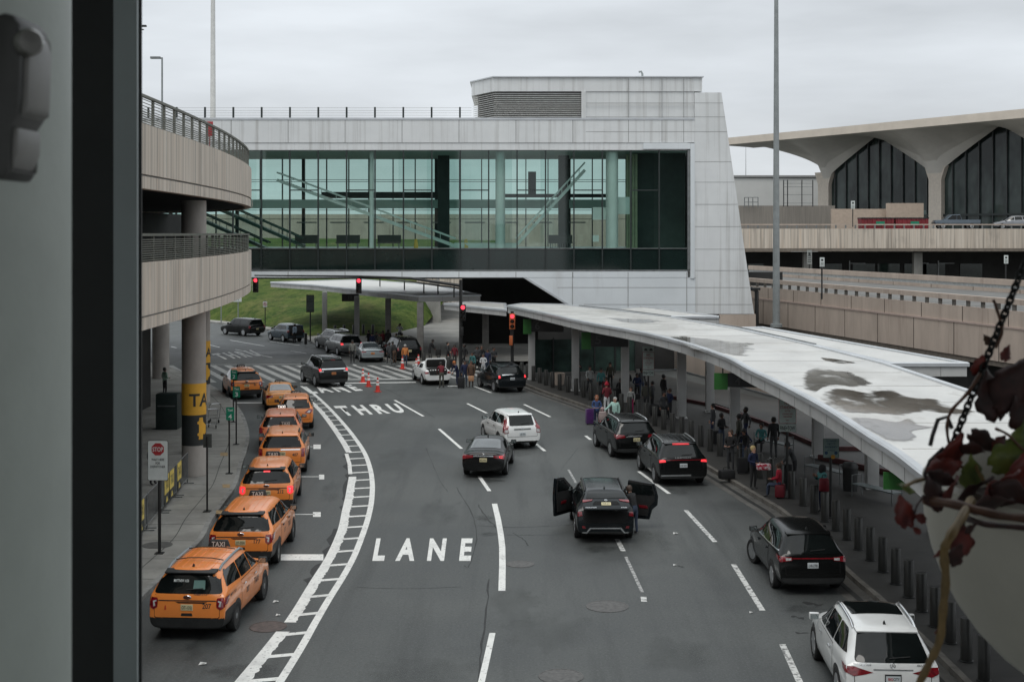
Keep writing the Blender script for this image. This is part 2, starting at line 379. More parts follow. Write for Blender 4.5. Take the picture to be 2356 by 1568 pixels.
for d in [[(1308, 1080), (1325, 1110)], [(1440, 1280), (1478, 1362)]]:
    line_px(b, d, .1)
tag(b.build('worn_marking', m_paint2), kind='structure')
# ladder stripe along the taxi lane
outer = [(702, 889), (735, 917), (762, 943), (790, 974), (815, 1005), (838, 1040), (851, 1075), (856.5, 1110), (855, 1150), (847, 1190), (834, 1230), (814, 1280), (789, 1326), (760, 1372), (727, 1428), (692, 1490), (636, 1580)]
inner = [(700, 909), (734, 941), (762, 976), (788, 1014), (803, 1040)]
inner2 = [(811, 1096), (804, 1140), (797, 1172), (787, 1219), (761, 1279), (724, 1339), (690, 1396), (667, 1431)]
inner3 = [(650, 1452), (612, 1500), (546, 1580)]
b = MB(); OP = smooth_path([G(*p) for p in outer], 6)
def path_strip(b, P, w, jit=0.0):
    A, B = [], []
    for i, p in enumerate(P):
        d = (P[min(i+1, len(P)-1)]-P[max(i-1, 0)]); d.z = 0; d.normalize(); n = Vector((d.y, -d.x, 0)); j = random.uniform(-jit, jit)
        A.append(p+n*w/2+Vector((0, 0, LIFT))); B.append(p-n*(w/2+j)+Vector((0, 0, LIFT)))
    b.strip(A, B)
path_strip(b, OP, .2)
IPS = []
for pl, wd in ((inner, .27), (inner2, .31), (inner3, .33)):
    P = resample(smooth_path([G(*p) for p in pl], 8), .11); IPS += P; path_strip(b, P, wd, .03)
line_px(b, [(797, 1043), (804, 1066), (806, 1090)], .17)
def at_y(P, y):
    P = sorted(P, key=lambda p: p.y)
    for a, c in zip(P, P[1:]):
        if a.y <= y <= c.y: return a+(c-a)*((y-a.y)/max(1e-6, c.y-a.y))
    return P[0] if y < P[0].y else P[-1]
y = 30.0; z3 = Vector((0, 0, LIFT*1.6))
while y < 83:
    a, c = at_y(IPS, y-.12), at_y(OP, y+.12); d = Vector((0, .115, 0))
    b.add([a-d+z3, c-d+z3, c+d+z3, a+d+z3], [(0, 1, 2, 3)]); y += 1.74
# taxi stall ticks, stop line and crossing
for d in [[(668, 1027), (722, 1027)], [(690, 1096), (738, 1096)], [(668, 1182.5), (724, 1182.5)]]: line_px(b, d, .11)
for c, r in (((721, 1022), (738, 1032)), ((734, 1091), (746, 1102)), ((720, 1177), (738, 1188)), ((646, 1274), (744, 1288)), ((530, 925), (610, 927))):
    b.add([G(c[0], r[1], LIFT), G(r[0], r[1], LIFT), G(r[0], c[1], LIFT), G(c[0], c[1], LIFT)], [(0, 1, 2, 3)])
tag(b.build('taxi_lane_marking', m_paint), kind='structure')
b = MB()
dirv = Vector((3.22, -7.7, 0)).normalized()
for k in range(-6, 28):
    x0 = (-23.5+k*.98)*KW                      # bar starts on the far side of the crossing
    p = Vector((x0, 101.6, LIFT)); q = p+dirv*(9.9 if x0 > -18.4 else 12.5)
    if p.x > -7.6: p = p+dirv*((p.x+7.6)*1.0)
    if (q-p).dot(dirv) < 1: continue
    n = Vector((.26, 0, 0))
    b.add([p-n, q-n, q+n, p+n], [(0, 1, 2, 3)])
tag(b.build('crossing_marking', mat('crossing_paint', (.40, .40, .385), rough=.65, layer=[((.12, .12, .12), 3.5, (1, 1, 1), .5, .66, .7)])), kind='structure')
b = MB()
for pts, wd in (([(765, 873), (985, 871)], .3), ([(770, 881.5), (957, 879)], .42), ([(762, 881), (806, 902)], .2), ([(690, 882), (765, 881)], .3), ([(1030, 888), (1062, 887)], .3), ([(482, 838.5), (700, 837.5)], .12)):
    line_px(b, pts, wd, LIFT*1.5)
tag(b.build('stop_line_marking', m_paint), kind='structure')
def road_word(txt, TL, TR, BL, BR):
    vs, fs, w = glyphs(txt, .042); tl, tr, bl, br = (G(*p) for p in (TL, TR, BL, BR)); b = MB()
    out = []
    for x, yv in vs:
        s = x/w; t = yv
        out.append((bl*(1-s)+br*s)*(1-t)+(tl*(1-s)+tr*s)*t+Vector((0, 0, LIFT*1.2)))
    b.add(out, fs); return tag(b.build('road_lettering', m_paint), kind='structure')
road_word('L  A  N  E', (866, 1238), (1088, 1238), (857, 1286.5), (1083, 1286.5))
road_word('T H R U', (767, 934), (912, 928), (790, 955), (934, 947))
road_word('L A N E', (690, 888), (806, 884), (713, 904), (834, 897))
road_word('T H R U', (485, 814), (577, 805), (510, 826), (604, 817))
# cracks, tar seams and a patched strip: shapes that lie in the road surface
b = MB()
def crack(pts, w):
    P = smooth_path([G(*p, LIFT*.8) for p in pts], 5); A, B = [], []
    for i, p in enumerate(P):
        d = (P[min(i+1, len(P)-1)]-P[max(i-1, 0)]).normalized(); n = Vector((d.y, -d.x, 0)); k = w*random.uniform(.4, 1.3)
        j = n*random.uniform(-w, w)*.5
        A.append(p+n*k/2+j); B.append(p-n*k/2+j)
    b.strip(A, B)
for pts, w in (([(1050, 1120), (1085, 1180), (1096, 1240), (1080, 1300), (1068, 1300)], .035), ([(1095, 1208), (1180, 1212), (1290, 1208), (1320, 1205)], .05),
               ([(820, 1350), (930, 1353), (1060, 1349)], .03), ([(1100, 1160), (1120, 1190), (1145, 1215)], .06), ([(1125, 1330), (1120, 1400), (1108, 1480), (1100, 1568)], .05),
               ([(1180, 1225), (1205, 1240), (1215, 1255)], .05), ([(1560, 1300), (1575, 1304)], .12), ([(1845, 1385), (1890, 1392)], .22), ([(1820, 1418), (1850, 1420)], .15), ([(1830, 1454), (1860, 1456)], .13),
               ([(1290, 1080), (1330, 1030)], .02), ([(980, 1030), (1010, 1100), (1030, 1130)], .025), ([(740, 838), (900, 900), (1000, 960)], .03)):
    crack(pts, w)
for pts, w in (([(794, 1046), (800, 1066), (801, 1100), (796, 1140), (789, 1172)], .24), ([(779, 1215), (752, 1279), (722, 1325), (702, 1360)], .26)):
    crack(pts, w)
tag(b.build('road_crack', mat('tar_seam', (.022, .023, .023), rough=.7, var=.4, scale=3)), kind='structure')
# soft stains and worn places lying in the carriageway: oil in the taxi stalls, tyre polish, pale worn asphalt
def stain(name, u, v, rx, ry, m, rz=0.0, z=.0022):
    c = G(u, v, z); n = 26; rr = [random.uniform(.75, 1.2) for _ in range(n)]; P = []
    for k in range(n): a = 2*math.pi*k/n; q = Matrix.Rotation(rz, 3, 'Z') @ Vector((rx*rr[k]*math.cos(a), ry*rr[k]*math.sin(a), 0)); P.append(c+q)
    b = MB(); b.add(P+[c+(q-c)*.5 for q in P]+[c], [(k, (k+1) % n, n+(k+1) % n, n+k) for k in range(n)]+[(n+k, n+(k+1) % n, 2*n) for k in range(n)]); o = b.build(name, m); at = o.data.attributes.new('fade', 'FLOAT', 'POINT')
    for k in range(2*n+1): at.data[k].value = 0.0 if k < n else 1.0
    return tag(o, kind='structure')
for u, v, rx, ry, rz in ((480, 1480, .9, 1.6, 0), (585, 1310, .7, 1.4, 0), (625, 1190, .7, 1.3, 0), (655, 1100, .7, 1.3, .1), (560, 1540, 1.2, .8, 0), (1112, 1190, .45, .7, .2), (1130, 1228, .5, .4, 0), (1215, 1230, 1.4, .12, 0), (1385, 1262, .8, .7, 0), (1850, 1400, .8, .6, 0), (1560, 1130, .7, 1.0, 0), (1120, 1105, .8, .7, 0), (1190, 1045, .8, .8, 0), ): stain('oil_stain', u, v, rx, ry, m_oil, rz)
for u, v, rx, ry, rz in ((980, 1540, 1.9, 1.5, 0), (1240, 1450, 1.6, 2.6, 0), (1010, 1180, 1.1, 3.6, 0), (1290, 1130, 1.2, 3.2, 0), (1560, 1500, 1.4, 2, 0), (900, 1060, 1.0, 5, 0), (1500, 1250, 1.1, 3, 0), (760, 1130, .5, 3, .1), (1180, 1380, 1, 2, 0)): stain('worn_asphalt', u, v, rx, ry, m_lightp, rz, .0014)
# manhole covers
def manhole(u, v, r, label, m):
    p = G(u, v); b = MB(); b.lathe([(r, .0), (r, .012), (r*.93, .014), (r*.93, .010), (.001, .012)], (0, 0, 0), 28)
    o = b.build('manhole_cover', m); o.location = p; return tag(o, label, 'manhole cover')
m_man = mat('worn_iron', (.115, .112, .108), rough=.6, metal=.3, var=.3, scale=8)
m_man2 = mat('rusty_iron', (.085, .066, .06), rough=.7, var=.35, scale=6)
for a in ((1197, 1297, .43, 'grey manhole cover touching the white dashed line beside the word LANE', m_man),
          (1397, 1394, .58, 'large grey manhole cover in the middle of the open carriageway', m_man),
          (1291, 1555, .52, 'grey manhole cover cut off by the lower picture edge', m_man),
          (617, 1441, .48, 'rust brown manhole cover at the gap in the ladder marking beside the front taxi', m_man2)):
    manhole(*a)
# scraps of litter lying on the road
m_lit = mat('paper_scrap', (.6, .6, .58), rough=.7, var=.2, scale=20)
for i, (u, v, what) in enumerate(((1164+390, 1227, 'on the road behind the open crossover'), (1553, 1040+260, 'on the road right of the worn dash'), (467, 1527, 'on the taxi lane at the lower picture edge'), (635, 1384, 'on the taxi lane beside the front taxi'), (1728, 1409, 'beside the scuffed dash near the white crossover'), (757+400, 946+94, 'on the road left of the black saloon'), (1280, 875, 'on the kerb lane by the bollards'), (1008, 893, 'on the road behind the white saloon'), (640, 1395+20, 'on the taxi lane near the manhole'))):
    p = G(u, v); b = MB(); s = random.uniform(.05, .1)
    b.add([(-s, -s, .01), (s, -s*.6, .03), (s*.7, s, .012), (-s*.8, s*.7, .04)], [(0, 1, 2, 3)]); b.add([(-s*.5, -s, .03), (s*.6, -s*.2, .05), (.1*s, s, .02)], [(0, 1, 2)])
    o = b.build('paper_scrap', m_lit); o.location = p; tag(o, 'small white paper scrap lying '+what, 'litter', 'scraps of litter on the road')
# ---- pavements --------------------------------------------------------------------------------
kerbL = smooth_path([Vector(G(*p)) for p in [(300, 1412), (334, 1377), (400, 1315), (465, 1249), (490, 1200), (520, 1158), (545, 1121), (557, 1076), (568, 1042), (574, 1012), (568, 978), (555, 950), (535, 925), (510, 905), (478, 886), (440, 868), (390, 848), (330, 835), (200, 822)]], 5)
KZ = .15
def pavement(name, kerb, far, m=m_side, z=KZ, kerb_w=.17, km=m_kerb):
    P = [Vector((p[0], p[1], 0)) for p in kerb]; IN = []
    for i, p in enumerate(P):
        d = (P[min(i+1, len(P)-1)]-P[max(i-1, 0)]).normalized(); IN.append(p+Vector((d.y, -d.x, 0))*kerb_w*far[0])
    up = Vector((0, 0, z)); b = MB()
    b.strip([p+up for p in P], [p+up for p in IN]); b.strip(P, [p+up for p in P])
    tag(b.build('kerb', km), kind='structure')
    b = MB(); b.poly([p+up-Vector((0, 0, .003)) for p in IN]+[Vector((q[0], q[1], z-.003)) for q in far[1]]); o = b.build(name, m)
    bm = bmesh.new(); bm.from_mesh(o.data); bmesh.ops.triangulate(bm, faces=bm.faces, ngon_method='EAR_CLIP'); bm.to_mesh(o.data); bm.free()
    return tag(o, kind='structure')
pavement('sidewalk', kerbL, (-1, [(-60, 95), (-60, 20), (-16, 20)]))
kr = XS([(-3.5, 103), (-1, 95), (1.2, 86), (2.1, 82.6), (3.97, 76.1), (6.0, 67), (7.5, 56.8), (8.4, 50), (8.72, 47), (8.85, 39), (8.97, 35.6), (9.0, 28), (8.6, 15)])
kerbR = smooth_path([Vector((x, y, 0)) for x, y in kr], 5)
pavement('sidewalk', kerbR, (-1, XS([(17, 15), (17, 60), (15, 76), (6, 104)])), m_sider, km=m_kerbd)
# gutter strip and slot drain beside the right kerb
b = MB(); A = [p-Vector((.75, 0, 0)) for p in kerbR[5:]]; B_ = [p-Vector((.02, 0, 0)) for p in kerbR[5:]]
b.strip([p+Vector((0, 0, LIFT)) for p in A], [p+Vector((0, 0, LIFT)) for p in B_]); tag(b.build('gutter', mat('gutter_concrete', (.10, .096, .088), rough=.75, var=.3, scale=1.2)), kind='structure')
b = MB(); b.strip([p-Vector((.48, 0, -2.2*LIFT)) for p in kerbR[8:]], [p-Vector((.3, 0, -2.2*LIFT)) for p in kerbR[8:]]); tag(b.build('gutter_drain', m_dark), kind='structure')
# joints in the pavements
b = MB()
for off in (1.55, 3.2):
    P = []
    for i, p in enumerate(kerbR):
        d = (kerbR[min(i+1, len(kerbR)-1)]-kerbR[max(i-1, 0)]).normalized(); P.append(p+Vector((-d.y, d.x, 0))*off+Vector((0, 0, KZ+.001)))
    b.strip(P, [p+Vector((.03, 0, 0)) for p in P])
for y in [28+k*1.9 for k in range(28)]:
    a = at_y(kerbR, y); b.add([a+Vector((.2, 0, KZ+.001)), a+Vector((5.5, 0, KZ+.001)), a+Vector((5.5, .025, KZ+.001)), a+Vector((.2, .025, KZ+.001))], [(0, 1, 2, 3)])
PL = []
for i, p in enumerate(kerbL):
    d = (kerbL[min(i+1, len(kerbL)-1)]-kerbL[max(i-1, 0)]).normalized(); PL.append(p+Vector((-d.y, d.x, 0))*.95+Vector((0, 0, KZ+.001)))
b.strip(PL, [p+Vector((.03, 0, 0)) for p in PL])
for y in [31+k*2.4 for k in range(18)]:
    a = at_y(kerbL[:60], y); b.add([a+Vector((-.2, 0, KZ+.001)), a+Vector((-4, 0, KZ+.001)), a+Vector((-4, .03, KZ+.001)), a+Vector((-.2, .03, KZ+.001))], [(0, 1, 2, 3)])
tag(b.build('pavement_joint', mat('joint_dark', (.07, .07, .065), rough=.9, var=.2)), kind='structure')
b = MB()                       # faint yellow standing marks on the left pavement
for u, v in ((455+50, 1085+92), (520, 1117), (515, 1044)): b.add([G(u-8, v+4, KZ+.003), G(u+9, v+4, KZ+.003), G(u+9, v-4, KZ+.003), G(u-8, v-4, KZ+.003)], [(0, 1, 2, 3)])
tag(b.build('pavement_marking', mat('faded_yellow', (.36, .25, .13), rough=.8, var=.3, scale=6)), kind='structure')
# island and far pavement under the far canopy
isl = smooth_path([Vector(G(*p)) for p in [(698, 779), (735, 797), (800, 818), (868, 828), (905, 832), (955, 845), (1010, 853), (1050, 855)]], 4)
pavement('sidewalk', isl, (-1, XS([(6, 104), (8, 150), (-10, 152)])))
fk = smooth_path([Vector(G(*p)) for p in [(300, 735), (420, 738), (500, 744), (560, 752), (640, 764), (698, 779)]], 4)
pavement('sidewalk', fk, (-1, [tuple(q) for q in [(p.x+.3, p.y+2.2) for p in reversed(fk)]]))
# ---- grass hill, with the drive and abutment beyond ------------------------------------------------
b = MB(); NX, NY = 70, 26; foot = smooth_path([p+Vector((.25, 2.1, 0)) for p in fk]+[Vector((-13, 130, 0)), Vector((-9.5, 143, 0))], 3); vs = []
for j in range(NY):
    for i in range(NX):
        t = j/(NY-1); u = i/(NX-1); q = u*(len(foot)-1); k = min(int(q), len(foot)-2); base = foot[k].lerp(foot[k+1], q-k); t2 = t**1.4
        top = Vector((-85+u*84, 222-8*u, 0)); p = base.lerp(top, t2)
        z = .12+zz(8.6)*(1-(1-t2)**1.5)*(1-.08*u)+(.5*math.sin(p.x*.17+t*4)+.22*math.sin(p.x*.41+p.y*.3))*min(1, t*4)*(1-t); vs.append((p.x, p.y, z))
b.add(vs, [(j*NX+i, j*NX+i+1, (j+1)*NX+i+1, (j+1)*NX+i) for j in range(NY-1) for i in range(NX-1)])
hill = tag(b.build('grass_hill', m_grass, smooth=3), kind='structure')
# ================= the curved two-level roadway on the left =================
edge = [(-9.9, 14), (-10.2, 24), (-10.4, 34), (-10.55, 42), (-10.78, 50), (-11.2, 58), (-11.85, 65.5), (-12.7, 72), (-14.0, 78.5), (-16.2, 85), (-19.5, 91), (-24, 96.5), (-30, 101), (-40, 105)]
EP = [(p.x, p.y) for p in smooth_path([Vector((x*KW, y, 0)) for x, y in edge], 5)]
def railing(parent, z0, h, path, open_top):
    """olive picket-less parapet railing: posts and close-set horizontal bars"""
    P3 = [Vector((x-.16, y, 0)) for x, y in path]; b = MB()
    b.sweep([(p.x, p.y) for p in P3], [(-.05, z0+h-.09), (.05, z0+h-.09), (.05, z0+h), (-.05, z0+h)])
    o = b.build('hand_rail', m_rail, parent)
    b = MB(); zs = [z0+.06+k*.075 for k in range(6)]+([z0+.52+k*.105 for k in range(4)] if open_top else [z0+.51+k*.075 for k in range(max(1, int((h-.6)/.075)))])
    for z in zs:
        t = .018 if z < z0+.5 or not open_top else .011
        b.sweep([(p.x, p.y) for p in P3], [(-.012, z-t), (.012, z-t), (.012, z+t), (-.012, z+t)])
    b.build('railing_bar', m_rail, parent)
    pm = MB(); pm.box((0, 0, 0), (.07, .15 if open_top else .09, h-.06)); o = pm.build('railing_post', m_rail, parent)
    for i, p in enumerate(resample(P3, 1.6)):
        if i: o = o.copy(); COL.objects.link(o); o.parent = parent
        o.location = (p.x-.03, p.y, z0+h/2-.02)
def deck(name, z0, z1, rail_h, label, open_top):
    t = thing(name, label, 'elevated road', (0, 0, 0))
    zl = z0+.40
    b = MB(); b.sweep(EP, [(-.35, zl+.06), (.0, zl+.06), (.0, z1), (-.35, z1)]); b.build('fascia', m_conc, t)
    b = MB(); b.sweep(EP, [(-.35, z0), (-.02, z0), (-.02, zl), (-.35, zl)]); b.build('lower_band', m_conc, t)
    b = MB(); b.sweep(EP, [(-.4, zl), (-.09, zl), (-.09, zl+.06), (-.4, zl+.06)]); b.build('groove', m_seam, t)
    b = MB()
    for i, p in enumerate(resample([Vector((x, y, 0)) for x, y in EP], 6.3)):
        d = Vector(EP[min(len(EP)-1, 1)])
        b.box((p.x+.0, p.y, (zl+.07+z1)/2), (.014, .03, z1-zl-.1)); 
        b.box((p.x-.02, p.y+.6, (z0+zl)/2), (.014, .03, zl-z0-.04))
    b.build('panel_joint', mat('pale_sealant', (.6, .57, .53), rough=.7, var=.1), t)
    P = [Vector((x-.36, y, 0)) for x, y in EP]; Q = [Vector((-75, y, 0)) for x, y in EP]
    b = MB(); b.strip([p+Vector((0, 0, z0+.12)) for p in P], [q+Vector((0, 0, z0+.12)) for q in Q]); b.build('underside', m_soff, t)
    b = MB(); b.strip([p+Vector((0, 0, z1-.45)) for p in P], [q+Vector((0, 0, z1-.45)) for q in Q]); b.build('road_slab', m_asph, t)
    railing(t, z1, rail_h, EP, open_top)
    return t
deck('upper_road_deck', zz(10.29), zz(12.15), .99, 'curved upper roadway deck of stained concrete with open top railing', True)
deck('lower_road_deck', zz(6.22), zz(8.16), .94, 'curved lower roadway deck of beige concrete with close barred railing', False)
def round_column(u, v, r, z1, label, m=m_col):
    p = G(u, v, KZ); b = MB(); b.lathe([(r*1.02, 0), (r*1.02, .12), (r, .14), (r, z1*.55), (r*.99, z1*.555), (r, z1*.56), (r, z1-p.z-.0)], (0, 0, 0), 36)
    o = b.build('concrete_column', m); o.location = p; return tag(o, label, 'column', 'round columns under the curved deck')
c1 = round_column(446, 1092, .49, 7.1, 'round concrete column wearing the large yellow TA sign band')
c2 = round_column(464, 925, .49, 7.1, 'round concrete column half hidden behind the near yellow banded one')
c3 = round_column(370, 869, .58, 7.1, 'bare brownish round column deep under the curved deck')
p = D(446, 500, 55.2); b = MB(); b.lathe([(.51, 0), (.51, 2.75)], (0, 0, 0), 36); o = b.build('concrete_column', m_col); o.location = (p.x, p.y, 8.72)
tag(o, 'short round column between the upper and lower decks', 'column')
def wrap(col, r, zc, label, a0=-2.75, a1=1.0):
    """printed band around a column: amber TAXI field above a black field with a cab pictogram"""
    t = thing('taxi_column_sign', label, 'sign', col.location, 0, 'yellow and black taxi bands on the columns')
    def band(z0, z1, rr, m, name):
        n = 26; A = [Vector((rr*math.cos(a0+(a1-a0)*k/n), rr*math.sin(a0+(a1-a0)*k/n), z0)) for k in range(n+1)]
        b = MB(); b.strip(A, [p+Vector((0, 0, z1-z0)) for p in A]); return b.build(name, m, t)
    band(zc+1.25, zc+2.54, r+.012, m_yel, 'yellow_band'); band(zc, zc+1.27, r+.008, m_signink, 'black_band')
    def bent(vs, fs, rr, aC, z0, h, m, name):
        bm = bmesh.new(); bv = [bm.verts.new((x*h, y*h, 0)) for x, y in vs]
        for f in fs:
            try: bm.faces.new([bv[i] for i in f])
            except ValueError: pass
        bmesh.ops.triangulate(bm, faces=bm.faces)
        for _ in range(4):
            es = [e for e in bm.edges if e.calc_length() > .07]
            if es: bmesh.ops.subdivide_edges(bm, edges=es, cuts=1); bmesh.ops.triangulate(bm, faces=bm.faces)
        bm.verts.index_update(); b = MB(); b.add([(rr*math.cos(aC+q.co.x/rr), rr*math.sin(aC+q.co.x/rr), z0+q.co.y) for q in bm.verts], [tuple(q.index for q in f.verts) for f in bm.faces]); bm.free(); return b.build(name, m, t)
    vs, fs, w_ = glyphs('TAXI', .02); bent(vs, fs, r+.018, -1.72, zc+1.62, .52, m_signink, 'lettering')
    car = [(0, .1), (.25, .12), (.3, .0), (.45, 0), (.5, .12), (1.1, .12), (1.15, 0), (1.3, 0), (1.35, .12), (1.6, .15), (1.6, .45), (1.25, .5), (1.0, .85), (.45, .85), (.25, .5), (0, .45)]
    bm = bmesh.new(); bm.faces.new([bm.verts.new((x, y, 0)) for x, y in car]); bmesh.ops.triangulate(bm, faces=bm.faces); bm.verts.ensure_lookup_table()
    cv = [(q.co.y*1.0, q.co.x) for q in bm.verts]; cf = [tuple(q.index for q in f.verts) for f in bm.faces]; bm.free()
    bent(cv, cf, r+.016, -1.05, zc+.25, .56, m_yel, 'cab_pictogram')
    return t
wrap(c1, .49, 1.27, 'amber band lettered TAXI over black cab band on the nearest column')
wrap(c2, .49, 1.1, 'amber band lettered TAXI on the column behind, mostly hidden')
# dark station wall and posts in the shade below the decks
t = thing('station_wall', 'dark glazed ground floor wall in the shade under the curved deck', 'wall')
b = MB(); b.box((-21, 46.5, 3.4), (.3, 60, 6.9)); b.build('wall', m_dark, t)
b = MB()
for k in range(9): b.box((-20.75, 26+k*5.6, 3.4), (.25, .5, 6.8))
b.build('pier', m_soff, t)
b = MB()
for k in range(8): b.box((-20.82, 28.8+k*5.6, 1.5), (.06, 3.6, 2.4))
b.build('window', mat('dim_shop_glass', (.03, .045, .04), rough=.08, var=.5, scale=.4), t)
t = thing('upper_station_wall', 'dark station wall between the two curved decks', 'wall')
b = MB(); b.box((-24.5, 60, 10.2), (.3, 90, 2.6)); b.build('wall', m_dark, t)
b = MB()
for k in range(9): b.box((-24.3, 34+k*5.6, 10.1), (.1, .9, 1.4))
b.build('window', mat('dim_shop_glass', (.03, .045, .04)), t)
b = MB(); p = G(416, 1050, KZ); b.box((p.x, p.y+1.2, 3.5), (.29, .3, 6.7)); o = b.build('dark_post', m_dark); tag(o, 'square dark post beside the yellow banded column', 'post')

# ================= glazed terminal bridge across the road =================
BZ = 105.0; K = BZ/FP
def bx(u): return (u-CX)*K
def bz(v): return H-(v-YH)*K
t = thing('terminal_bridge', 'glazed white pedestrian terminal bridge crossing above the road', 'bridge', (0, 0, 0))
DP = 13.0
def slab(b, u0, u1, v0, v1, y0, y1): b.box(((bx(u0)+bx(u1))/2, (y0+y1)/2, (bz(v0)+bz(v1))/2), (abs(bx(u1)-bx(u0)), y1-y0, abs(bz(v0)-bz(v1))))
UL = 130
b = MB(); slab(b, UL, 1598, 276, 328, BZ, BZ+.5); slab(b, UL, 1598, 276, 328, BZ+DP-.5, BZ+DP); b.build('roof_parapet', m_clad, t)
b = MB(); slab(b, UL, 1582, 328.2, 345, BZ+.06, BZ+.4); b.build('head_band', m_clad, t)
b = MB(); slab(b, UL, 1598, 271, 275.8, BZ-.05, BZ+.55); b.build('coping', m_cap, t)
b = MB(); slab(b, UL, 1598, 300, 318, BZ+.5, BZ+DP-.5); b.build('roof', m_roofw, t)
b = MB(); slab(b, UL, 1582, 624, 638, BZ-.02, BZ+.4); b.build('sill_band', m_clad2, t)
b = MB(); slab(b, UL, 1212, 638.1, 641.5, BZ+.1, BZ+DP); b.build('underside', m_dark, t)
# pylon that carries the right end: sloping side, parapet step, return wall
pyl = [(1598, 276), (1598, 213), (1660, 213), (1666, 240), (1735, 722), (1578, 722), (1310, 700), (1212, 640), (1583, 640), (1598, 640)]
b = MB(); b.prism([(bx(u), BZ+.0, bz(v)) for u, v in [(1598.2, 213), (1660, 213), (1735, 722), (1600, 722), (1600, 640), (1598.2, 640)]], (0, DP, 0)); b.build('pylon', m_clad, t)
b = MB(); b.prism([(bx(u), BZ+.0, bz(v)) for u, v in [(1212, 638.2), (1599.8, 638.2), (1599.8, 722), (1345, 722)]], (0, 1.0, 0)); b.build('lower_panel', m_clad2, t)
b = MB(); b.prism([(bx(u), BZ-.06, bz(v)) for u, v in [(1204, 638.6), (1212, 638.4), (1345, 722), (1337, 722)]], (0, 1.2, 0)); b.build('panel_edge', m_cap, t)
# roof penthouse with louvres and chamfered corner
y2 = BZ+3.6
b = MB(); top, mid, bot = bz(178), bz(210), bz(275)
x0, x1, x2 = bx(1085)*y2/BZ, bx(1135), bx(1616)
b.prism([(x0, y2, mid), (x1, BZ+.12, mid), (x2, BZ+.12, mid), (x2, BZ+DP-1, mid), (x0, BZ+DP-1, mid)], (0, 0, top-mid)); b.build('penthouse_band', m_clad, t)
b = MB(); xl = bx(1347); b.box(((xl+bx(1597.8))/2, BZ+6, (mid+bot)/2), (bx(1597.8)-xl, 11.6, mid-bot-.02)); b.build('penthouse_wall', m_clad, t)
b = MB(); 
for k in range(13):
    z = bot+.06+(mid-bot-.1)*k/13
    b.prism([(x0+.1, y2+.1, z), (x1+.05, BZ+.22, z), (xl-.05, BZ+.22, z), (xl-.05, BZ+.5, z+.1), (x1+.2, BZ+.5, z+.1), (x0+.3, y2+.4, z+.1)], (0, 0, .035))
b.build('louvre', mat('louvre_metal', (.62, .62, .60), rough=.5, metal=.3, var=.12), t)
b = MB(); b.prism([(x0+.5, y2+.5, bot), (x1+.3, BZ+.7, bot), (xl-.05, BZ+.7, bot), (xl-.05, BZ+9, bot), (x0+.5, BZ+9, bot)], (0, 0, mid-bot)); b.build('louvre_backing', m_conc3, t)
b = MB(); slab(b, 1338, 1348, 210, 275, BZ+.05, BZ+.6); b.build('louvre_frame', m_clad, t)
b = MB(); b.sweep([(x0-.05, BZ+9), (x0-.05, y2), (x1, BZ+.05), (x2+.03, BZ+.05), (x2+.03, BZ+9)], [(-.1, top), (.08, top), (.08, top+.09), (-.1, top+.09)]); b.build('coping', m_cap, t)
b = MB(); pz = D(1478, 178, BZ+4); b.tube([(pz.x, pz.y, top), (pz.x, pz.y, top+.75), (pz.x-.1, pz.y, top+.95), (pz.x-.3, pz.y, top+.9)], .09); b.build('vent_pipe', m_pole, t)
# cladding joints
b = MB()
for v in (237, 269, 303, 372, 419, 470, 521, 573, 622, 661, 700): 
    slab(b, 1599 if 340 < v < 640 else (1348 if v < 340 else 1250+(v-640)*1.55), 1664+(v-240)*.143 if v > 213 else 1660, v-.45, v+.45, BZ-.012, BZ+.05)
for u in (1446, 1523, 1573): slab(b, u-.6, u+.6, 181, 327, BZ-.012, BZ+.05)
for u in (1317, 1445, 1580): slab(b, u-.6, u+.6, 626, 720, BZ-.035, BZ+.05)
for k in range(9): slab(b, 1318-131*k-.7, 1318-131*k+.7, 276, 328, BZ-.012, BZ+.05); slab(b, 1318-131*k-.7, 1318-131*k+.7, 625, 638, BZ-.035, BZ+.05)
b.build('cladding_joint', m_seam, t)
# curtain wall
fr = MB()
slab(fr, UL, 1588, 343.5, 346.5, BZ+.12, BZ+.34); slab(fr, UL, 1588, 620.5, 624, BZ-.03, BZ+.34); slab(fr, 1582, 1588, 345, 622, BZ-.03, BZ+.34); slab(fr, UL, 1582, 570.6, 572.2, BZ+.1, BZ+.3)
fr.build('window_frame', m_grey, t)
b = MB(); slab(b, 1588.3, 1597.8, 330, 640, BZ-.1, BZ+.3); slab(b, 1480, 1588, 329.5, 343, BZ-.1, BZ+.06); b.build('window_surround', m_clad2, t)
b = MB(); mu = [1517-65.45*k for k in range(22)]
for u in mu: slab(b, u-1.5, u+1.5, 346, 621, BZ+.02, BZ+.26)
b.build('mullion', m_mull, t)
b = MB()
for k in range(0, 20):
    if k % 2 == 0: slab(b, mu[k+1], mu[k], 436, 438.6, BZ+.1, BZ+.22)
b.build('transom', m_mull, t)
b = MB(); b.poly([(bx(UL), BZ+.2, bz(571)), (bx(1582), BZ+.2, bz(571)), (bx(1582), BZ+.2, bz(345)), (bx(UL), BZ+.2, bz(345))]); b.build('curtain_glass', m_cglass, t)
b = MB(); slab(b, UL, 1582, 572, 621, BZ+.18, BZ+.3); b.build('spandrel_glass', m_spand, t)
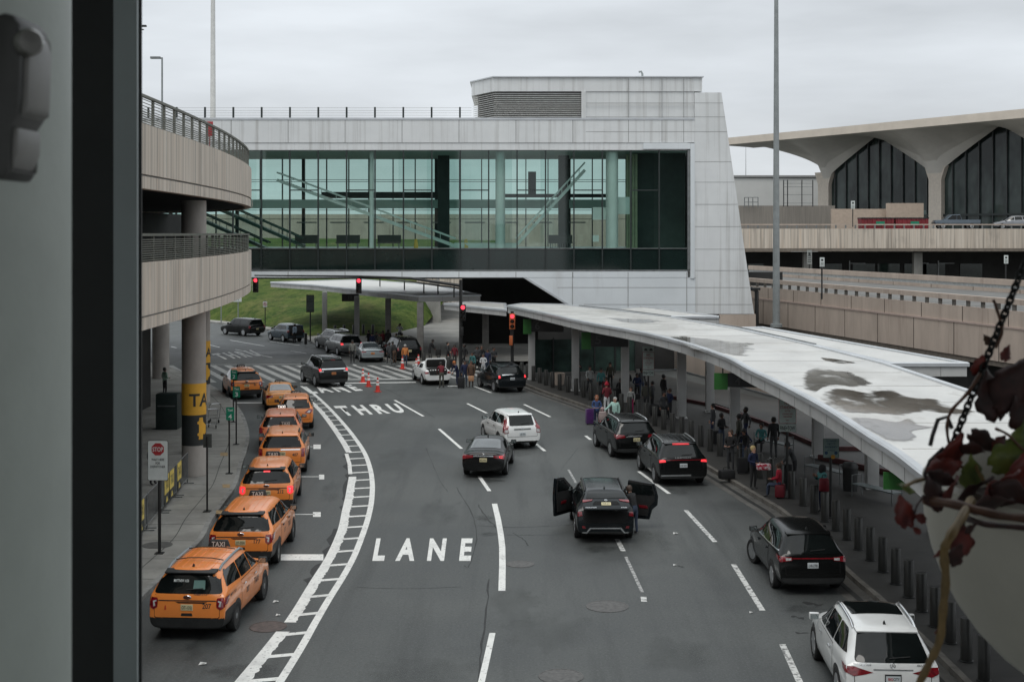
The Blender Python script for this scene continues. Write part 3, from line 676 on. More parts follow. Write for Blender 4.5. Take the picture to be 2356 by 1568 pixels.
def frosted(name, c):
    m = bpy.data.materials.new(name); m.use_nodes = True; nt = m.node_tree; nt.nodes.clear(); o = _n(nt, 'ShaderNodeOutputMaterial'); mx = _n(nt, 'ShaderNodeMixShader'); a = _n(nt, 'ShaderNodeBsdfTranslucent'); d = _n(nt, 'ShaderNodeBsdfDiffuse')
    a.inputs[0].default_value = d.inputs[0].default_value = (*c, 1); mx.inputs[0].default_value = .35; nt.links.new(a.outputs[0], mx.inputs[1]); nt.links.new(d.outputs[0], mx.inputs[2]); nt.links.new(mx.outputs[0], o.inputs[0]); return m
# inside: floors, ceiling, columns, walkway, moving stairs
b = MB(); slab(b, UL, 1590, 571, 574, BZ+.4, BZ+DP-.5); b.build('concourse_floor', m_ifloor, t)
b = MB(); slab(b, UL, 1590, 345.2, 346, BZ+.4, BZ+DP-.5); b.build('ceiling', mat('pale_ceiling', (.75, .8, .78), rough=.7, var=.05), t)
b = MB(); slab(b, UL, 1470, 452, 474, BZ+9.5, BZ+9.6); b.build('gallery_balustrade', frosted('frosted_balustrade', (.75, .86, .83)), t)
b = MB()
for v in (399, 404, 477, 500): slab(b, UL, 1470, v-.6, v+.6, BZ+12.3, BZ+12.4)
for k in range(23): slab(b, 1500-57*k-(2.5 if k % 3 else 8), 1500-57*k, 346, 572, BZ+12.4, BZ+12.7)
slab(b, 690, 1010, 431, 447, BZ+11.6, BZ+12); slab(b, 1160, 1440, 436, 445, BZ+11.6, BZ+12)
b.build('rear_framing', m_mull, t)
b = MB(); b.poly([(bx(UL), BZ+DP-.3, bz(571)), (bx(1590), BZ+DP-.3, bz(571)), (bx(1590), BZ+DP-.3, bz(345)), (bx(UL), BZ+DP-.3, bz(345))]); b.build('rear_glass', m_cglass2, t)
b = MB(); slab(b, 1470, 1590, 346, 571, BZ+3.5, BZ+DP-.4); b.build('service_core', mat('dark_core', (.05, .065, .06), rough=.6, var=.3, scale=.5), t)
for u, r in ((1151, 11), (1408, 14), (855, 5)):
    q = D(u, 500, BZ+1.0); b = MB(); b.lathe([(r*K*1.02, bz(571)), (r*K*1.02, bz(346))], (q.x, q.y, 0), 24); b.build('column', m_iwhite, t)
b = MB(); slab(b, 996, 1024, 346, 571, BZ+7, BZ+7.6); slab(b, 1292, 1318, 346, 571, BZ+7, BZ+7.6); b.build('column', mat('dark_core', (.05, .065, .06)), t)
b = MB()
for k in range(4): q = bx(1412+7*k); b.cyl((q+1.3, BZ+2.6, bz(571)), (q+1.3, BZ+2.6, bz(350)), .11, n=8)
b.build('duct_pipe', mat('cream_pipe', (.55, .52, .36), rough=.5, var=.1), t)
def stair(p0, p1, yb, wd, m, name):
    b = MB(); a, c = D(*p0, yb), D(*p1, yb); b.bar(a, c, wd, .24); b.bar(a+Vector((0, -wd/2, .62)), c+Vector((0, -wd/2, .62)), .1, .13); b.bar(a+Vector((0, wd/2, .62)), c+Vector((0, wd/2, .62)), .1, .13)
    for k in range(1, 12): q = a.lerp(c, k/12)+Vector((0, -wd/2, .1)); b.cyl(q, q+Vector((0, 0, .5)), .025, n=5)
    b.build(name, m, t)
stair((1048, 566), (640, 415), BZ+3.2, 1.3, m_iwhite, 'stair'); stair((1186, 566), (1345, 392), BZ+3.2, 1.3, m_iwhite, 'stair')
stair((700, 566), (480, 470), BZ+1.8, 1.2, mat('dark_escalator', (.03, .06, .05), rough=.4, var=.2), 'escalator'); stair((620, 575), (430, 490), BZ+5, 1.2, MATS['dark_escalator'], 'escalator')
b = MB(); a, c = D(1046, 567, BZ+3.2), D(1188, 567, BZ+3.2); b.box(((a.x+c.x)/2, BZ+3.2, bz(571)+.2), (c.x-a.x, 1.5, .4)); b.build('stair_landing', m_iwhite, t)
# roof railing along the bridge
b = MB()
for k in range(13): slab(b, 1058-65.3*k-2, 1058-65.3*k+2, 246, 271, BZ+.15, BZ+.3)
b.build('railing_post', m_mull, t)
b = MB()
for v in (247.5, 254, 259.5, 265): b.cyl((bx(UL), BZ+.2, bz(v)), (bx(1085), BZ+.2, bz(v)), .011, n=5)
b.build('railing_wire', m_grey, t)
b = MB(); slab(b, 1217, 1236, 388, 446, BZ+5, BZ+5.4); b.build('hanging_display', m_dark, t); b = MB(); slab(b, 1366, 1398, 476, 505, BZ+1.2, BZ+1.3); slab(b, 1366, 1380, 541, 556, BZ+1.2, BZ+1.3); slab(b, 1415, 1452, 452, 492, BZ+1.3, BZ+1.4); b.build('white_panel', m_iwhite, t)
b = MB()
for k in range(9): slab(b, 640+k*84, 690+k*84, 508, 511, BZ+9, BZ+9.1); slab(b, 1270+k*6, 1272+k*6, 548, 571, BZ+6, BZ+6.1)
b.build('inner_railing', m_grey, t)
# loose things standing inside the bridge
def floor_sign(u, label):
    q = D(u, 570, BZ+2.6); t = thing('wet_floor_sign', label, 'floor sign', (q.x, q.y, bz(571)), 0.2); m = mat('yellow_plastic', (.7, .42, .03), rough=.4, var=.1)
    for s in (-1, 1):
        b = MB(); b.add([(-.16, s*.2, 0), (.16, s*.2, 0), (.1, s*.03, .72), (-.1, s*.03, .72), (-.16, s*.215, 0), (.16, s*.215, 0), (.1, s*.045, .72), (-.1, s*.045, .72)], [(0, 1, 2, 3), (7, 6, 5, 4), (0, 4, 5, 1), (1, 5, 6, 2), (2, 6, 7, 3), (3, 7, 4, 0)]); b.build('panel', m, t)
floor_sign(957, 'yellow folding wet floor sign left of the stair foot inside the bridge'); floor_sign(1072, 'yellow folding wet floor sign at the stair landing inside the bridge')
for u, lab in ((705, 'dark padded bench inside the bridge left of the three others'), (800, 'dark padded bench inside the bridge beneath the long stair'), (895, 'dark padded bench inside the bridge left of the yellow sign'), (1290, 'dark counter bench inside the bridge right of the white column')):
    q = D(u, 570, BZ+1.6); t2 = thing('lounge_bench', lab, 'bench', (q.x, q.y, bz(571)), 0, 'benches inside the bridge')
    b = MB(); b.box((0, 0, .42), (1.9, .6, .1)); b.build('seat', mat('dark_vinyl', (.04, .04, .038), rough=.5, var=.2), t2)
    b = MB(); b.box((0, .3, .75), (1.9, .08, .6)); b.build('backrest', MATS['dark_vinyl'], t2)
    for s in (-.8, .8): b = MB(); b.box((s, 0, .18), (.06, .5, .37)); b.build('leg', m_grey, t2)
# abutment beneath the bridge and apron behind the far canopy
b = MB(); b.prism([G(878, 748, 0)+Vector((0, 4, 0)), G(1010, 752, 0)+Vector((0, 4, 0)), D(1010, 640, 150), D(905, 690, 152)], (0, 1, 0)); tag(b.build('abutment_wall', m_conc3), 'pale stained concrete abutment wall behind the far shelter', 'wall')
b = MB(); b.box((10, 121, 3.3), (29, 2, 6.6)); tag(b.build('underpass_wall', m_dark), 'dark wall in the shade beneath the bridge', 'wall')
sheet('apron', XS([(-13, 112), (2, 104), (8, 119), (-1, 150), (-11, 151)]), KZ+.004, m_conc3)
b = MB(); a, c = D(1000, 640, 160), D(1110, 640, 160); b.box(((a.x+c.x)/2+2, 158, 5.0), (c.x-a.x+8, 1, 6.6)); tag(b.build('retaining_wall', m_conc), 'striped beige concrete wall seen below the bridge behind the canopy rail', 'wall')
# ================= shelters: three flat white canopies =================
RZ = 5.08
def canopy_thing(name, label, outline, z=RZ, th=.55, cap=True):
    t = thing(name, label, 'canopy', (0, 0, 0))
    P = [Vector((p[0], p[1])) for p in outline]
    area = sum(a.x*c.y-c.x*a.y for a, c in zip(P, P[1:]+P[:1]))
    if area < 0: P.reverse()
    b = MB(); b.poly([(p.x, p.y, z-.06) for p in P]); o = b.build('roof', m_roofw, t)
    bm = bmesh.new(); bm.from_mesh(o.data); bmesh.ops.triangulate(bm, faces=bm.faces, ngon_method='EAR_CLIP'); bm.to_mesh(o.data); bm.free()
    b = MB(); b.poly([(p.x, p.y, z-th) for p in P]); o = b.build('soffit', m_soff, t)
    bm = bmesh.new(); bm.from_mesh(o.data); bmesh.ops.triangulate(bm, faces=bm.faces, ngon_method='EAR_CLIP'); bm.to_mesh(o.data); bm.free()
    ring = [(p.x, p.y) for p in P]+[(P[0].x, P[0].y)]
    b = MB(); b.sweep(ring, [(-.12, z-th), (0, z-th), (0, z-.16), (-.12, z-.16)], caps=False); b.build('fascia', m_fasc, t)
    b = MB(); b.sweep(ring, [(-.16, z-.158), (.07, z-.158), (.07, z-.03), (.02, z+.015), (-.16, z+.0)], caps=False); b.build('edge_trim', m_cap, t)
    j = MB()
    for q in resample([Vector((p[0], p[1], 0)) for p in ring], 2.15):
        k = min(range(len(ring)-1), key=lambda i: (Vector(((ring[i][0]+ring[i+1][0])/2, (ring[i][1]+ring[i+1][1])/2, 0))-q).length)
        d = Vector((ring[k+1][0]-ring[k][0], ring[k+1][1]-ring[k][1], 0)).normalized()
        j.bar((q.x, q.y, z-th+.02), (q.x, q.y, z-.165), .025, .02, up=(d.y, -d.x, 0))
    j.build('panel_joint', m_seam, t)
    return t
front = [(1168.6, 701.6), (1235.8, 715), (1336, 737), (1447, 756.5), (1521.5, 772.4), (1597, 793), (1675, 821), (1724, 847), (1800, 882.5), (1891, 930.6), (1951, 967.8), (2003.5, 1002), (2061, 1038), (2122, 1085)]
FE = [(p.x, p.y) for p in smooth_path([G(*q, RZ) for q in front], 4)]+XS([(7.6, 22), (7.2, 14)])
back = XS([(13.1, 14), (13.3, 36), (13.2, 41), (13.05, 51.6), (12.2, 60.5), (10.7, 70.9), (8.5, 80.6), (6.3, 87), (3.2, 94.5), (.6, 95.5)])
near = canopy_thing('long_canopy', 'long curved flat white canopy over the right pavement with wet stains', FE+back)
can2 = canopy_thing('link_canopy', 'short white link canopy joining the back of the long canopy at right', XS([(10.95, 71.1), (13.25, 51.7), (15.9, 51.7), (12.1, 71.4)]))
can3 = canopy_thing('small_canopy', 'small white canopy piece between the long canopy and the white pylon', XS([(8.75, 80.8), (6.0, 88.2), (8.0, 92), (11.3, 80.8)]))
far = canopy_thing('far_canopy', 'far flat white canopy at the grass hill, pointed at its left tip', [(p.x, p.y) for p in [G(*q, RZ) for q in [(623, 648), (720, 654), (850, 667), (964, 678.5), (1105, 677), (1000, 655), (832, 642)]]])
can4 = canopy_thing('narrow_canopy', 'narrow white canopy strip just behind the dark signal pole', [(p.x, p.y) for p in [G(*q, 4.7) for q in [(1022, 697), (1165, 711), (1163, 697), (1085, 692.5)]]], z=4.7, th=.5)
# rain puddles lying on the long canopy roof
def puddle(pts, label, m=m_pud):
    P = smooth_path([G(*q, RZ-.05) for q in pts+[pts[0]]], 4)[:-1]; c = sum(P, Vector())/len(P); P = [c+(q-c)*1.12 for q in P]; Q = [c+(q-c)*.70 for q in P]; n = len(P); b = MB()
    b.add(P+Q+[c], [(k, (k+1) % n, n+(k+1) % n, n+k) for k in range(n)]+[(n+k, n+(k+1) % n, 2*n) for k in range(n)]); o = b.build('rain_puddle', m)
    at = o.data.attributes.new('fade', 'FLOAT', 'POINT')
    for k in range(2*n+1): at.data[k].value = 0.0 if k < n else 1.0
    return tag(o, label, 'puddle', 'rain puddles on the canopy roof')
m_pud2 = mat('stained_puddle', (.075, .062, .05), rough=.05, col2=(.17, .15, .13), scale=.7, stretch=(1, .35, 1), detail=6); soft_edge(m_pud2)
puddle([(1890, 905), (1925, 893), (1990, 900), (2040, 893), (2070, 903), (2115, 915), (2150, 918), (2175, 931), (2205, 941), (2250, 946), (2195, 953), (2130, 948), (2080, 955), (1985, 952), (1930, 948), (1900, 928)], 'largest brown puddle stain on the near canopy roof', m_pud2)
puddle([(1960, 958), (2010, 962), (2060, 970), (2090, 962), (2110, 975), (2150, 982), (2095, 990), (2110, 1006), (2080, 1013), (2030, 1008), (2000, 992), (1970, 975)], 'brown puddle stain on the canopy roof nearest the hanging pot', m_pud2)
puddle([(1842, 868), (1860, 848), (1872, 845), (1925, 850), (1960, 857), (1995, 872), (2000, 883), (1965, 890), (1930, 884), (1890, 893), (1868, 905), (1845, 890)], 'mirror like puddle on the canopy roof showing the terminal', m_pud)
puddle([(1520, 776), (1580, 774), (1640, 780), (1722, 790), (1716, 815), (1650, 810), (1590, 800), (1560, 785)], 'shallow grey puddle halfway along the canopy roof', m_pud)
puddle([(1395, 730), (1450, 733), (1525, 737), (1490, 743), (1430, 740)], 'small shallow puddle toward the far end of the canopy roof', m_pud)
puddle([(1890, 822), (1930, 826), (1975, 835), (1930, 836), (1895, 828)], 'narrow brown puddle along the canopy roof joint', m_pud2)
# raised seam along the middle of the roof
b = MB(); b.sweep(XS([(12.3, 60), (10.9, 70.5), (10.2, 73.5)]), [(-.06, RZ-.05), (.06, RZ-.05), (.06, RZ+.05), (-.06, RZ+.05)]); b.sweep(XS([(8.6, 80.4), (6.4, 86.8), (4.2, 92)]), [(-.06, RZ-.05), (.06, RZ-.05), (.06, RZ+.05), (-.06, RZ+.05)]); b.build('roof_seam', m_grey, near)
b = MB()                            # laps of the roofing sheets
for k in range(15):
    y = 27+k*4.3; a = [q for q in FE if q[1] <= y+.01]; xf = min(FE, key=lambda q: abs(q[1]-y))[0]; xb = min(resample([Vector((q[0], q[1], 0)) for q in back], 1.0), key=lambda q: abs(q.y-y)).x
    b.box(((xf+xb)/2, y, RZ-.057), (xb-xf-.7, .05, .012))
b.build('membrane_lap', mat('membrane_lap', (.40, .39, .37), rough=.6, var=.2, scale=2), near)
# canopy posts
def post(x, y, w, label, m=m_fasc, group='square posts carrying the canopies'):
    b = MB(); b.box((0, 0, (RZ-.55)/2+.08), (w, w, RZ-.55-.16)); b.box((0, 0, .1), (w*1.25, w*1.25, .06)); o = b.build('canopy_post', m, bevel=.015); o.location = (x, y, .08 if True else 0)
    return tag(o, label, 'post', group)
for x, y, lab in ((12.6, 51.8, 'pale canopy post beside the trash bin under the near canopy'), (12.2, 59, 'pale canopy post right behind the blue security notice'), (9.95, 66, 'white canopy post lit at its side, by the standing crowd'), (8.2, 71.5, 'dark canopy post right of the far no standing sign'),
                  (6.0, 78.5, 'canopy post beside the black gate number board'), (3.6, 84, 'canopy post in the shade under the second green tab'), (1.2, 90.5, 'canopy post at the far end of the long canopy'), (12.7, 44, 'canopy post in the deep shade behind the bollards'), (12.7, 36, 'canopy post in the shade left of the hanging pot'), (14.9, 53, 'canopy post under the link canopy end'), (9.9, 74, 'brownish canopy post behind the crowd at the link')):
    post(x*KW, y, .46, lab)
for u, y, w, lab in ((747, 125, .42, 'pale far canopy post at the left tip by the notice board'), (821, 116, .42, 'pale far canopy post beside the dark gate board'), (893, 112, .45, 'shaded far canopy post left of the man in white'), (967, 106, .5, 'dark far canopy post at the front corner'), (1117, 103, .5, 'dark post under the narrow canopy right of the signal pole')):
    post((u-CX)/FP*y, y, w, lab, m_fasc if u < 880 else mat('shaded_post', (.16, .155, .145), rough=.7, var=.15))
# rail along the far canopy roof
t = thing('roof_pipe_rail', 'thin dark pipe rail with short studs above the far canopy roof', 'railing')
b = MB(); A = D(868, 637.5, 128); B = D(1056, 663, 104); b.cyl(A, B, .07, n=6); b.build('pipe', m_black, t)
for k in (.04, .38, .62, .78, .95): q = A.lerp(B, k); b = MB(); b.cyl((q.x, q.y, RZ-.05), (q.x, q.y, q.z+.1), .06, n=6); b.build('stud', m_black, t)

# ================= right side: ramps, retaining wall, terminal with vaulted roof =================
def parapet(name, label, A, B, z_top, z_bot, th, m, extra=None):
    t = thing(name, label, 'wall'); A = Vector(A); B = Vector(B); path = [(A.x, A.y), (B.x, B.y)]
    return t, path
A, B = XS([(18.3, 118.5), (30.5, 61.5)])
t = thing('ramp_viaduct', 'beige concrete ramp viaduct with slotted guard rail on the right', 'wall')
pth = [A, B]
b = MB(); b.sweep(pth, [(-.4, 2.347), (0, 2.347), (0, 4.411), (-.4, 4.411)]); b.build('lower_panel', m_conc2, t)
b = MB(); b.sweep(pth, [(-.4, 4.411), (.05, 4.411), (.05, 4.523), (-.4, 4.523)]); b.build('ledge', mat('pinkish_ledge', (.42, .33, .29), rough=.8, var=.1), t)
b = MB(); b.sweep(pth, [(-.4, 4.523), (-.05, 4.523), (-.05, 5.482), (-.4, 5.482)]); b.build('upper_panel', m_conc2, t)
b = MB(); b.sweep(pth, [(-.34, 5.862), (.02, 5.862), (.02, 6.197), (-.34, 6.197)]); b.build('guard_beam', m_conc2, t)
P3 = [Vector((*A, 0)), Vector((*B, 0))]; dv = (P3[1]-P3[0]).normalized(); nr = Vector((dv.y, -dv.x, 0))
b = MB(); b.bar((0, 0, 5.482), (0, 0, 5.862), .12, .30, up=tuple(dv)); o = b.build('guard_post', mat('rail_post_dark', (.16, .15, .135), rough=.7, var=.3), t)
for i, q in enumerate(resample(P3, 1.62)):
    if i: o = o.copy(); COL.objects.link(o); o.parent = t
    o.location = q-nr*.18
b = MB()
for i, q in enumerate(resample(P3, 4.9)):
    b.bar((q.x+nr.x*.004, q.y+nr.y*.004, 2.347), (q.x+nr.x*.004, q.y+nr.y*.004, 4.411), .03, .06, up=tuple(dv))
    q = q+dv*.9; b.bar((q.x-nr.x*.046, q.y-nr.y*.046, 4.523), (q.x-nr.x*.046, q.y-nr.y*.046, 5.482), .03, .06, up=tuple(dv))
b.build('panel_joint', m_joint, t)
b = MB(); C2, D2 = Vector((25.0*KW, 156, 0)), Vector((44*KW, 80, 0))
b.add([Vector((*A, 5.393))-nr*.4, Vector((*B, 5.393))-nr*.4, D2+Vector((0, 0, 5.393)), C2+Vector((0, 0, 5.393))], [(0, 1, 2, 3)]); b.build('road_slab', mat('ramp_road', (.15, .147, .14), rough=.8, var=.2, scale=.3), t)
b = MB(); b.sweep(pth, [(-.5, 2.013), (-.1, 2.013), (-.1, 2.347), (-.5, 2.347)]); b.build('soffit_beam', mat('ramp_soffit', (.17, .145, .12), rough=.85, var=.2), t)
t = thing('ramp_parapet', 'second beige parapet wall beyond the ramp road', 'wall')
pth2 = XS([(24.3, 152), (41.5, 80)])
b = MB(); b.sweep(pth2, [(-.4, 3), (0, 3), (0, 5.694), (-.4, 5.694)]); b.build('wall_panel', m_conc2, t)
b = MB(); b.sweep(pth2, [(-.3, 5.973), (.03, 5.973), (.03, 6.442), (-.3, 6.442)]); b.build('guard_beam', m_conc2, t)
b = MB(); b.sweep(pth2, [(-.32, 5.694), (-.05, 5.694), (-.05, 5.973), (-.32, 5.973)]); b.build('rail_gap_sheet', mat('galvanised_sheet', (.42, .44, .44), rough=.4, metal=.4, var=.15), t)
Q3 = [Vector((*pth2[0], 0)), Vector((*pth2[1], 0))]; dv2 = (Q3[1]-Q3[0]).normalized(); b = MB()
for q in resample(Q3, 6.2): b.bar((q.x+.004, q.y-.004, 3), (q.x+.004, q.y-.004, 5.694), .03, .07, up=tuple(dv2))
b.build('panel_joint', m_joint, t)
# ground beneath and dark void under the viaduct
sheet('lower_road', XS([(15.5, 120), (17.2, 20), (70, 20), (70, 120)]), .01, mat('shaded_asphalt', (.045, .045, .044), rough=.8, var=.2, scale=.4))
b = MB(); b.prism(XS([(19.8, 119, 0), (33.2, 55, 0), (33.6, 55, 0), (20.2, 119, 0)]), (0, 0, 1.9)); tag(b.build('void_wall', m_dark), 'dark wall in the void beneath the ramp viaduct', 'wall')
# terminal departures deck: near-frontal slab, dark arrivals level below
t = thing('terminal_deck', 'wide beige departures deck in front of the vaulted terminal', 'elevated road')
yd = 165.0
def tx(u, y=yd): return (u-CX)/FP*y
def tz(v, y=yd): return H-(v-YH)/FP*y
b = MB(); b.box(((tx(1600)+tx(2700))/2, yd+.5, (tz(526)+tz(571))/2), (tx(2700)-tx(1600), 1, tz(526)-tz(571))); b.build('fascia', m_conc, t)
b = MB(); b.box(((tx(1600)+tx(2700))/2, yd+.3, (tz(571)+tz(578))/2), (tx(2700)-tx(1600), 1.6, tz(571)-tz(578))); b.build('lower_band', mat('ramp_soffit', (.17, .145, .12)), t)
b = MB(); b.add([(tx(1600), yd+1, tz(527)), (tx(2700), yd+1, tz(527)), (tx(2700)+20, yd+80, tz(527)), (tx(1600), yd+80, tz(527))], [(0, 1, 2, 3)]); b.build('road_slab', m_asph, t)
b = MB(); b.box(((tx(1600)+tx(2700))/2, yd+40, tz(577.5)), (tx(2700)-tx(1600), 79, .1)); b.build('underside', m_soff, t)
b = MB(); b.box(((tx(1600)+tx(2700))/2, yd+.4, tz(516.5)), (tx(2700)-tx(1600), .12, .14)); b.build('hand_rail', m_conc2, t)
b = MB()
for k in range(40): b.box((tx(1700+k*22.5), yd+.4, tz(521.5)), (.18, .12, .42))
b.build('railing_post', m_grey, t)
for u in (1862, 2117): b = MB(); b.box((tx(u), yd+1.2, 3.5), (1.05, .9, 8.4)); b.build('pier', m_conc3, t)
t = thing('arrivals_wall', 'dark glazed arrivals level under the departures deck', 'wall')
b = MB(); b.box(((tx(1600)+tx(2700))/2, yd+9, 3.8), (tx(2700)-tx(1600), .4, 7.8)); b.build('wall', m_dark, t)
b = MB()
for u in (1760, 1950, 2030, 2090, 2155, 2200, 2290): b.box((tx(u), yd+8.7, 4.7), (2.9, .1, 2.9))
b.build('window', mat('dim_shop_glass', (.03, .045, .04)), t)
b = MB()
for u in (1995, 2148, 2210): b.box((tx(u), yd+8.6, 4.9), (.15, .14, 3.3)); b.box((tx(u+20), yd+8.6, 6.2), (2.0, .1, .1))
b.build('door_frame', m_grey, t)
# vaulted terminal: thin shells on flared columns
t = thing('vaulted_terminal', 'terminal hall with flared white vaults and tall dark arched windows', 'building')
P0 = Vector(((1675-CX)/FP*215, 215, 0)); P1 = Vector(((2356-CX)/FP*165, 165, 0)); tv = (P1-P0).normalized(); tn = Vector((tv.y, -tv.x, 0))
if tn.y > 0: tn = -tn
def TP(s, z, off=0.0): q = P0+tv*s-tn*off; return Vector((q.x, q.y, z))
def s_at(u, off=0.0):             # distance along the roof edge line (or a line set back from it) on this sight line
    k = (u-CX)/FP; q = P0-tn*off; return (k*q.y-q.x)/(tv.x-k*tv.y)
SB = 7.0                          # the glass line stands this far behind the roof edge
cols = [s_at(1895, SB), s_at(2152, SB)]; bay = cols[1]-cols[0]; cols = [cols[0]+bay*k for k in range(0, 4)]
ZT, ZF = zz(22.9), zz(21.9); base = tz(472, 175)
b = MB(); b.prism([TP(-2, ZF), TP(cols[-1]+10, ZF), TP(cols[-1]+10, ZT), TP(-2, ZT)], -tn*.5); b.build('roof_edge', mat('beige_roof_edge', (.66, .585, .50), rough=.7, var=.08, scale=.3), t)
b = MB(); b.add([TP(-2, ZT-.05, .5), TP(cols[-1]+10, ZT-.05, .5), TP(cols[-1]+10, ZT+1, 40), TP(-2, ZT+1, 40)], [(0, 1, 2, 3)]); b.build('roof', m_roofw, t)
# vault underside: flares out of each column up to the roof edge; arch line between columns set back under the eave
m_vault = mat('vault_plaster', (.64, .61, .56), rough=.75, var=.08, scale=.2, layer=[((.50, .47, .43), .3, (1, 1, .3), .55, .75, .4)])
def arch_z(s):                    # height of the arched opening along the glass line
    k = min(range(len(cols)), key=lambda i: abs(cols[i]-s)); d = abs(s-cols[k])/(bay/2)
    if s < cols[0]: d = (cols[0]-s)/(bay*.62); return zz(17.6)+4.6*min(1, max(0, d))**.62 if d > .05 else zz(16.6)+(d/.05)*1.1
    d = min(1, d); w = .12
    return zz(16.4) if d < w else zz(17.0)+5.5*((d-w)/(1-w))**.92
S = [-2+k*(cols[-1]+8)/150 for k in range(151)]
b = MB()
rows = []
for j in range(9):
    f = j/8
    rows.append([TP(s, ZF*(1-(1-f)**1.0)+arch_z(s)*(1-f) if True else 0, SB*(1-f)) if False else TP(s, arch_z(s)+(ZF-arch_z(s))*(f**.55), SB*(1-f)) for s in S])
for r0, r1 in zip(rows, rows[1:]): b.strip(r0, r1)
b.build('vault', m_vault, t)
for c in cols:
    b = MB(); b.prism([TP(c-1.15, 5, SB-.1), TP(c+1.15, 5, SB-.1), TP(c+1.15, 17.7, SB-.1), TP(c+1.9, 19.6, SB-.1), TP(c-1.9, 19.6, SB-.1), TP(c-1.15, 17.7, SB-.1)], -tn*1.6)
    b.build('flared_column', mat('beige_column', (.64, .57, .49), rough=.7, var=.08), t)
SG = [s for s in S if s >= cols[0]]
b = MB(); b.strip([TP(s, 5, SB+.6) for s in SG], [TP(s, arch_z(s)+1.4, SB+.6) for s in SG]); b.build('arched_window', mat('terminal_glass', (.010, .016, .016), rough=.1, col2=(.055, .075, .07), scale=.22, stretch=(1, 1, .5), detail=3, lo=.42, hi=.62, spec=.4), t)
b = MB(); s = cols[0]+2.0
while s < cols[-1]:
    if arch_z(s) > 13: b.prism([TP(s, 6, SB+.35), TP(s+.14, 6, SB+.35), TP(s+.14, arch_z(s)+.3, SB+.35), TP(s, arch_z(s)+.3, SB+.35)], -tn*.24)
    s += 2.3
b.build('mullion', mat('bronze_mullion', (.05, .055, .055), rough=.5, var=.2), t)
b = MB(); b.prism([TP(cols[0], 12.5, SB+.3), TP(cols[-1], 12.5, SB+.3), TP(cols[-1], 12.8, SB+.3), TP(cols[0], 12.8, SB+.3)], -tn*.3); b.build('transom', m_mull, t)
b = MB()
for k, s in enumerate((2.5, 5, 9, 11.5, 17, 19)): b.prism([TP(cols[0]+s, 10.6+k % 2, SB+.5), TP(cols[0]+s+1.6, 10.6+k % 2, SB+.5), TP(cols[0]+s+1.6, 12.4+k % 3*.5, SB+.5), TP(cols[0]+s, 12.4+k % 3*.5, SB+.5)], -tn*.05)
b.build('lit_pane', mat('dim_pane', (.10, .14, .13), rough=.2, var=.4, scale=.6), t)
# forecourt walls, containers, fence, pale building behind
b = MB(); b.box((tx(1800, 190), 190, zz(10.6)), (tx(1930, 190)-tx(1690, 190), .6, 4.4)); tag(b.build('ribbed_wall', mat('ribbed_grey_wall', (.23, .21, .185), rough=.85, col2=(.30, .27, .235), scale=2, stretch=(3, 1, .1))), 'grey brown ribbed wall below the pale building at right', 'wall')
b = MB(); b.box((tx(1985, 181), 181, zz(10.3)), (tx(2060, 181)-tx(1915, 181), .5, 3.8)); tag(b.build('cream_hoarding', mat('cream_board', (.50, .40, .32), rough=.7, var=.08)), 'cream boarded hoarding behind the red dumpsters', 'wall')
b = MB(); b.box((tx(2080, 180), 179.7, zz(11.2)), (5, .4, 3.3)); tag(b.build('cream_hoarding', MATS['cream_board']), 'taller short piece of cream hoarding behind the right dumpster', 'wall')
t = thing('pale_building', 'long pale flat building with dark roof line behind the light mast', 'building')
b = MB(); b.box((tx(1770, 240), 246, zz(13)), (tx(1990, 240)-tx(1560, 240), 10, 11.3)); b.build('wall', mat('white_wall', (.62, .62, .60), rough=.6, var=.05, scale=.3), t)
b = MB(); b.box((tx(1770, 240), 246, zz(18.3)), (tx(1992, 240)-tx(1558, 240), 10.6, .35)); b.build('roof_edge', m_seam, t)
def dumpster(u, label):
    t = thing('dumpster', label, 'dumpster', (tx(u, 170), 170, tz(527)), 0, 'red dumpsters on the departures deck'); m = mat('red_container', (.22, .02, .028), rough=.5, var=.25, scale=.8)
    b = MB(); b.prism([(-2.0, -.9, 0), (2.0, -.9, 0), (2.1, -.9, 1.35), (-2.1, -.9, 1.35)], (0, 1.8, 0)); b.build('container', m, t)
    b = MB()
    for k in range(7): b.box((-1.8+k*.6, -.96, .68), (.1, .12, 1.3))
    b.build('rib', m, t)
    b = MB(); b.box((0, 0, 1.42), (4.25, 2.0, .14)); b.build('rim', m_black, t)
    b = MB(); b.box((.3, -1.03, .75), (1.1, .02, .5)); b.build('label_panel', m_green, t)
dumpster(2015, 'left red open top dumpster with green label on the departures deck'); dumpster(2094, 'right red open top dumpster on the departures deck')
# fence with barbed top by the pale building
t = thing('wire_fence', 'tall dark wire fence panel in front of the pale building', 'fence'); b = MB()
for u in (1803, 1812, 1845, 1870): b.cyl((tx(u, 188), 188, zz(12.4)), (tx(u, 188), 188, zz(15.8)), .07, n=6)
b.build('fence_post', m_black, t)
b = MB()
for z in (14.4, 15.6, 16.7, 17.2): b.cyl((tx(1803, 188), 188, z), (tx(1870, 188), 188, z), .03, n=5)
b.build('fence_wire', m_grey, t)
t = thing('guard_rail', 'small tubular guard rail on top of the ribbed wall', 'railing'); b = MB()
for u in (1713, 1722, 1732, 1744): b.cyl((tx(u, 189), 189, zz(12.3)), (tx(u, 189), 189, zz(13.6)), .06, n=6)
for z in (zz(13.0), zz(13.6)): b.cyl((tx(1713, 189), 189, z), (tx(1744, 189), 189, z), .05, n=6)
b.build('rail', m_grey, t)
b = MB(); b.cyl((tx(1716, 230), 230, zz(18)), (tx(1716, 230), 230, zz(23.5)), .05, .02, n=6); tag(b.build('antenna_mast', m_grey), 'thin antenna mast rising behind the white pylon', 'mast')
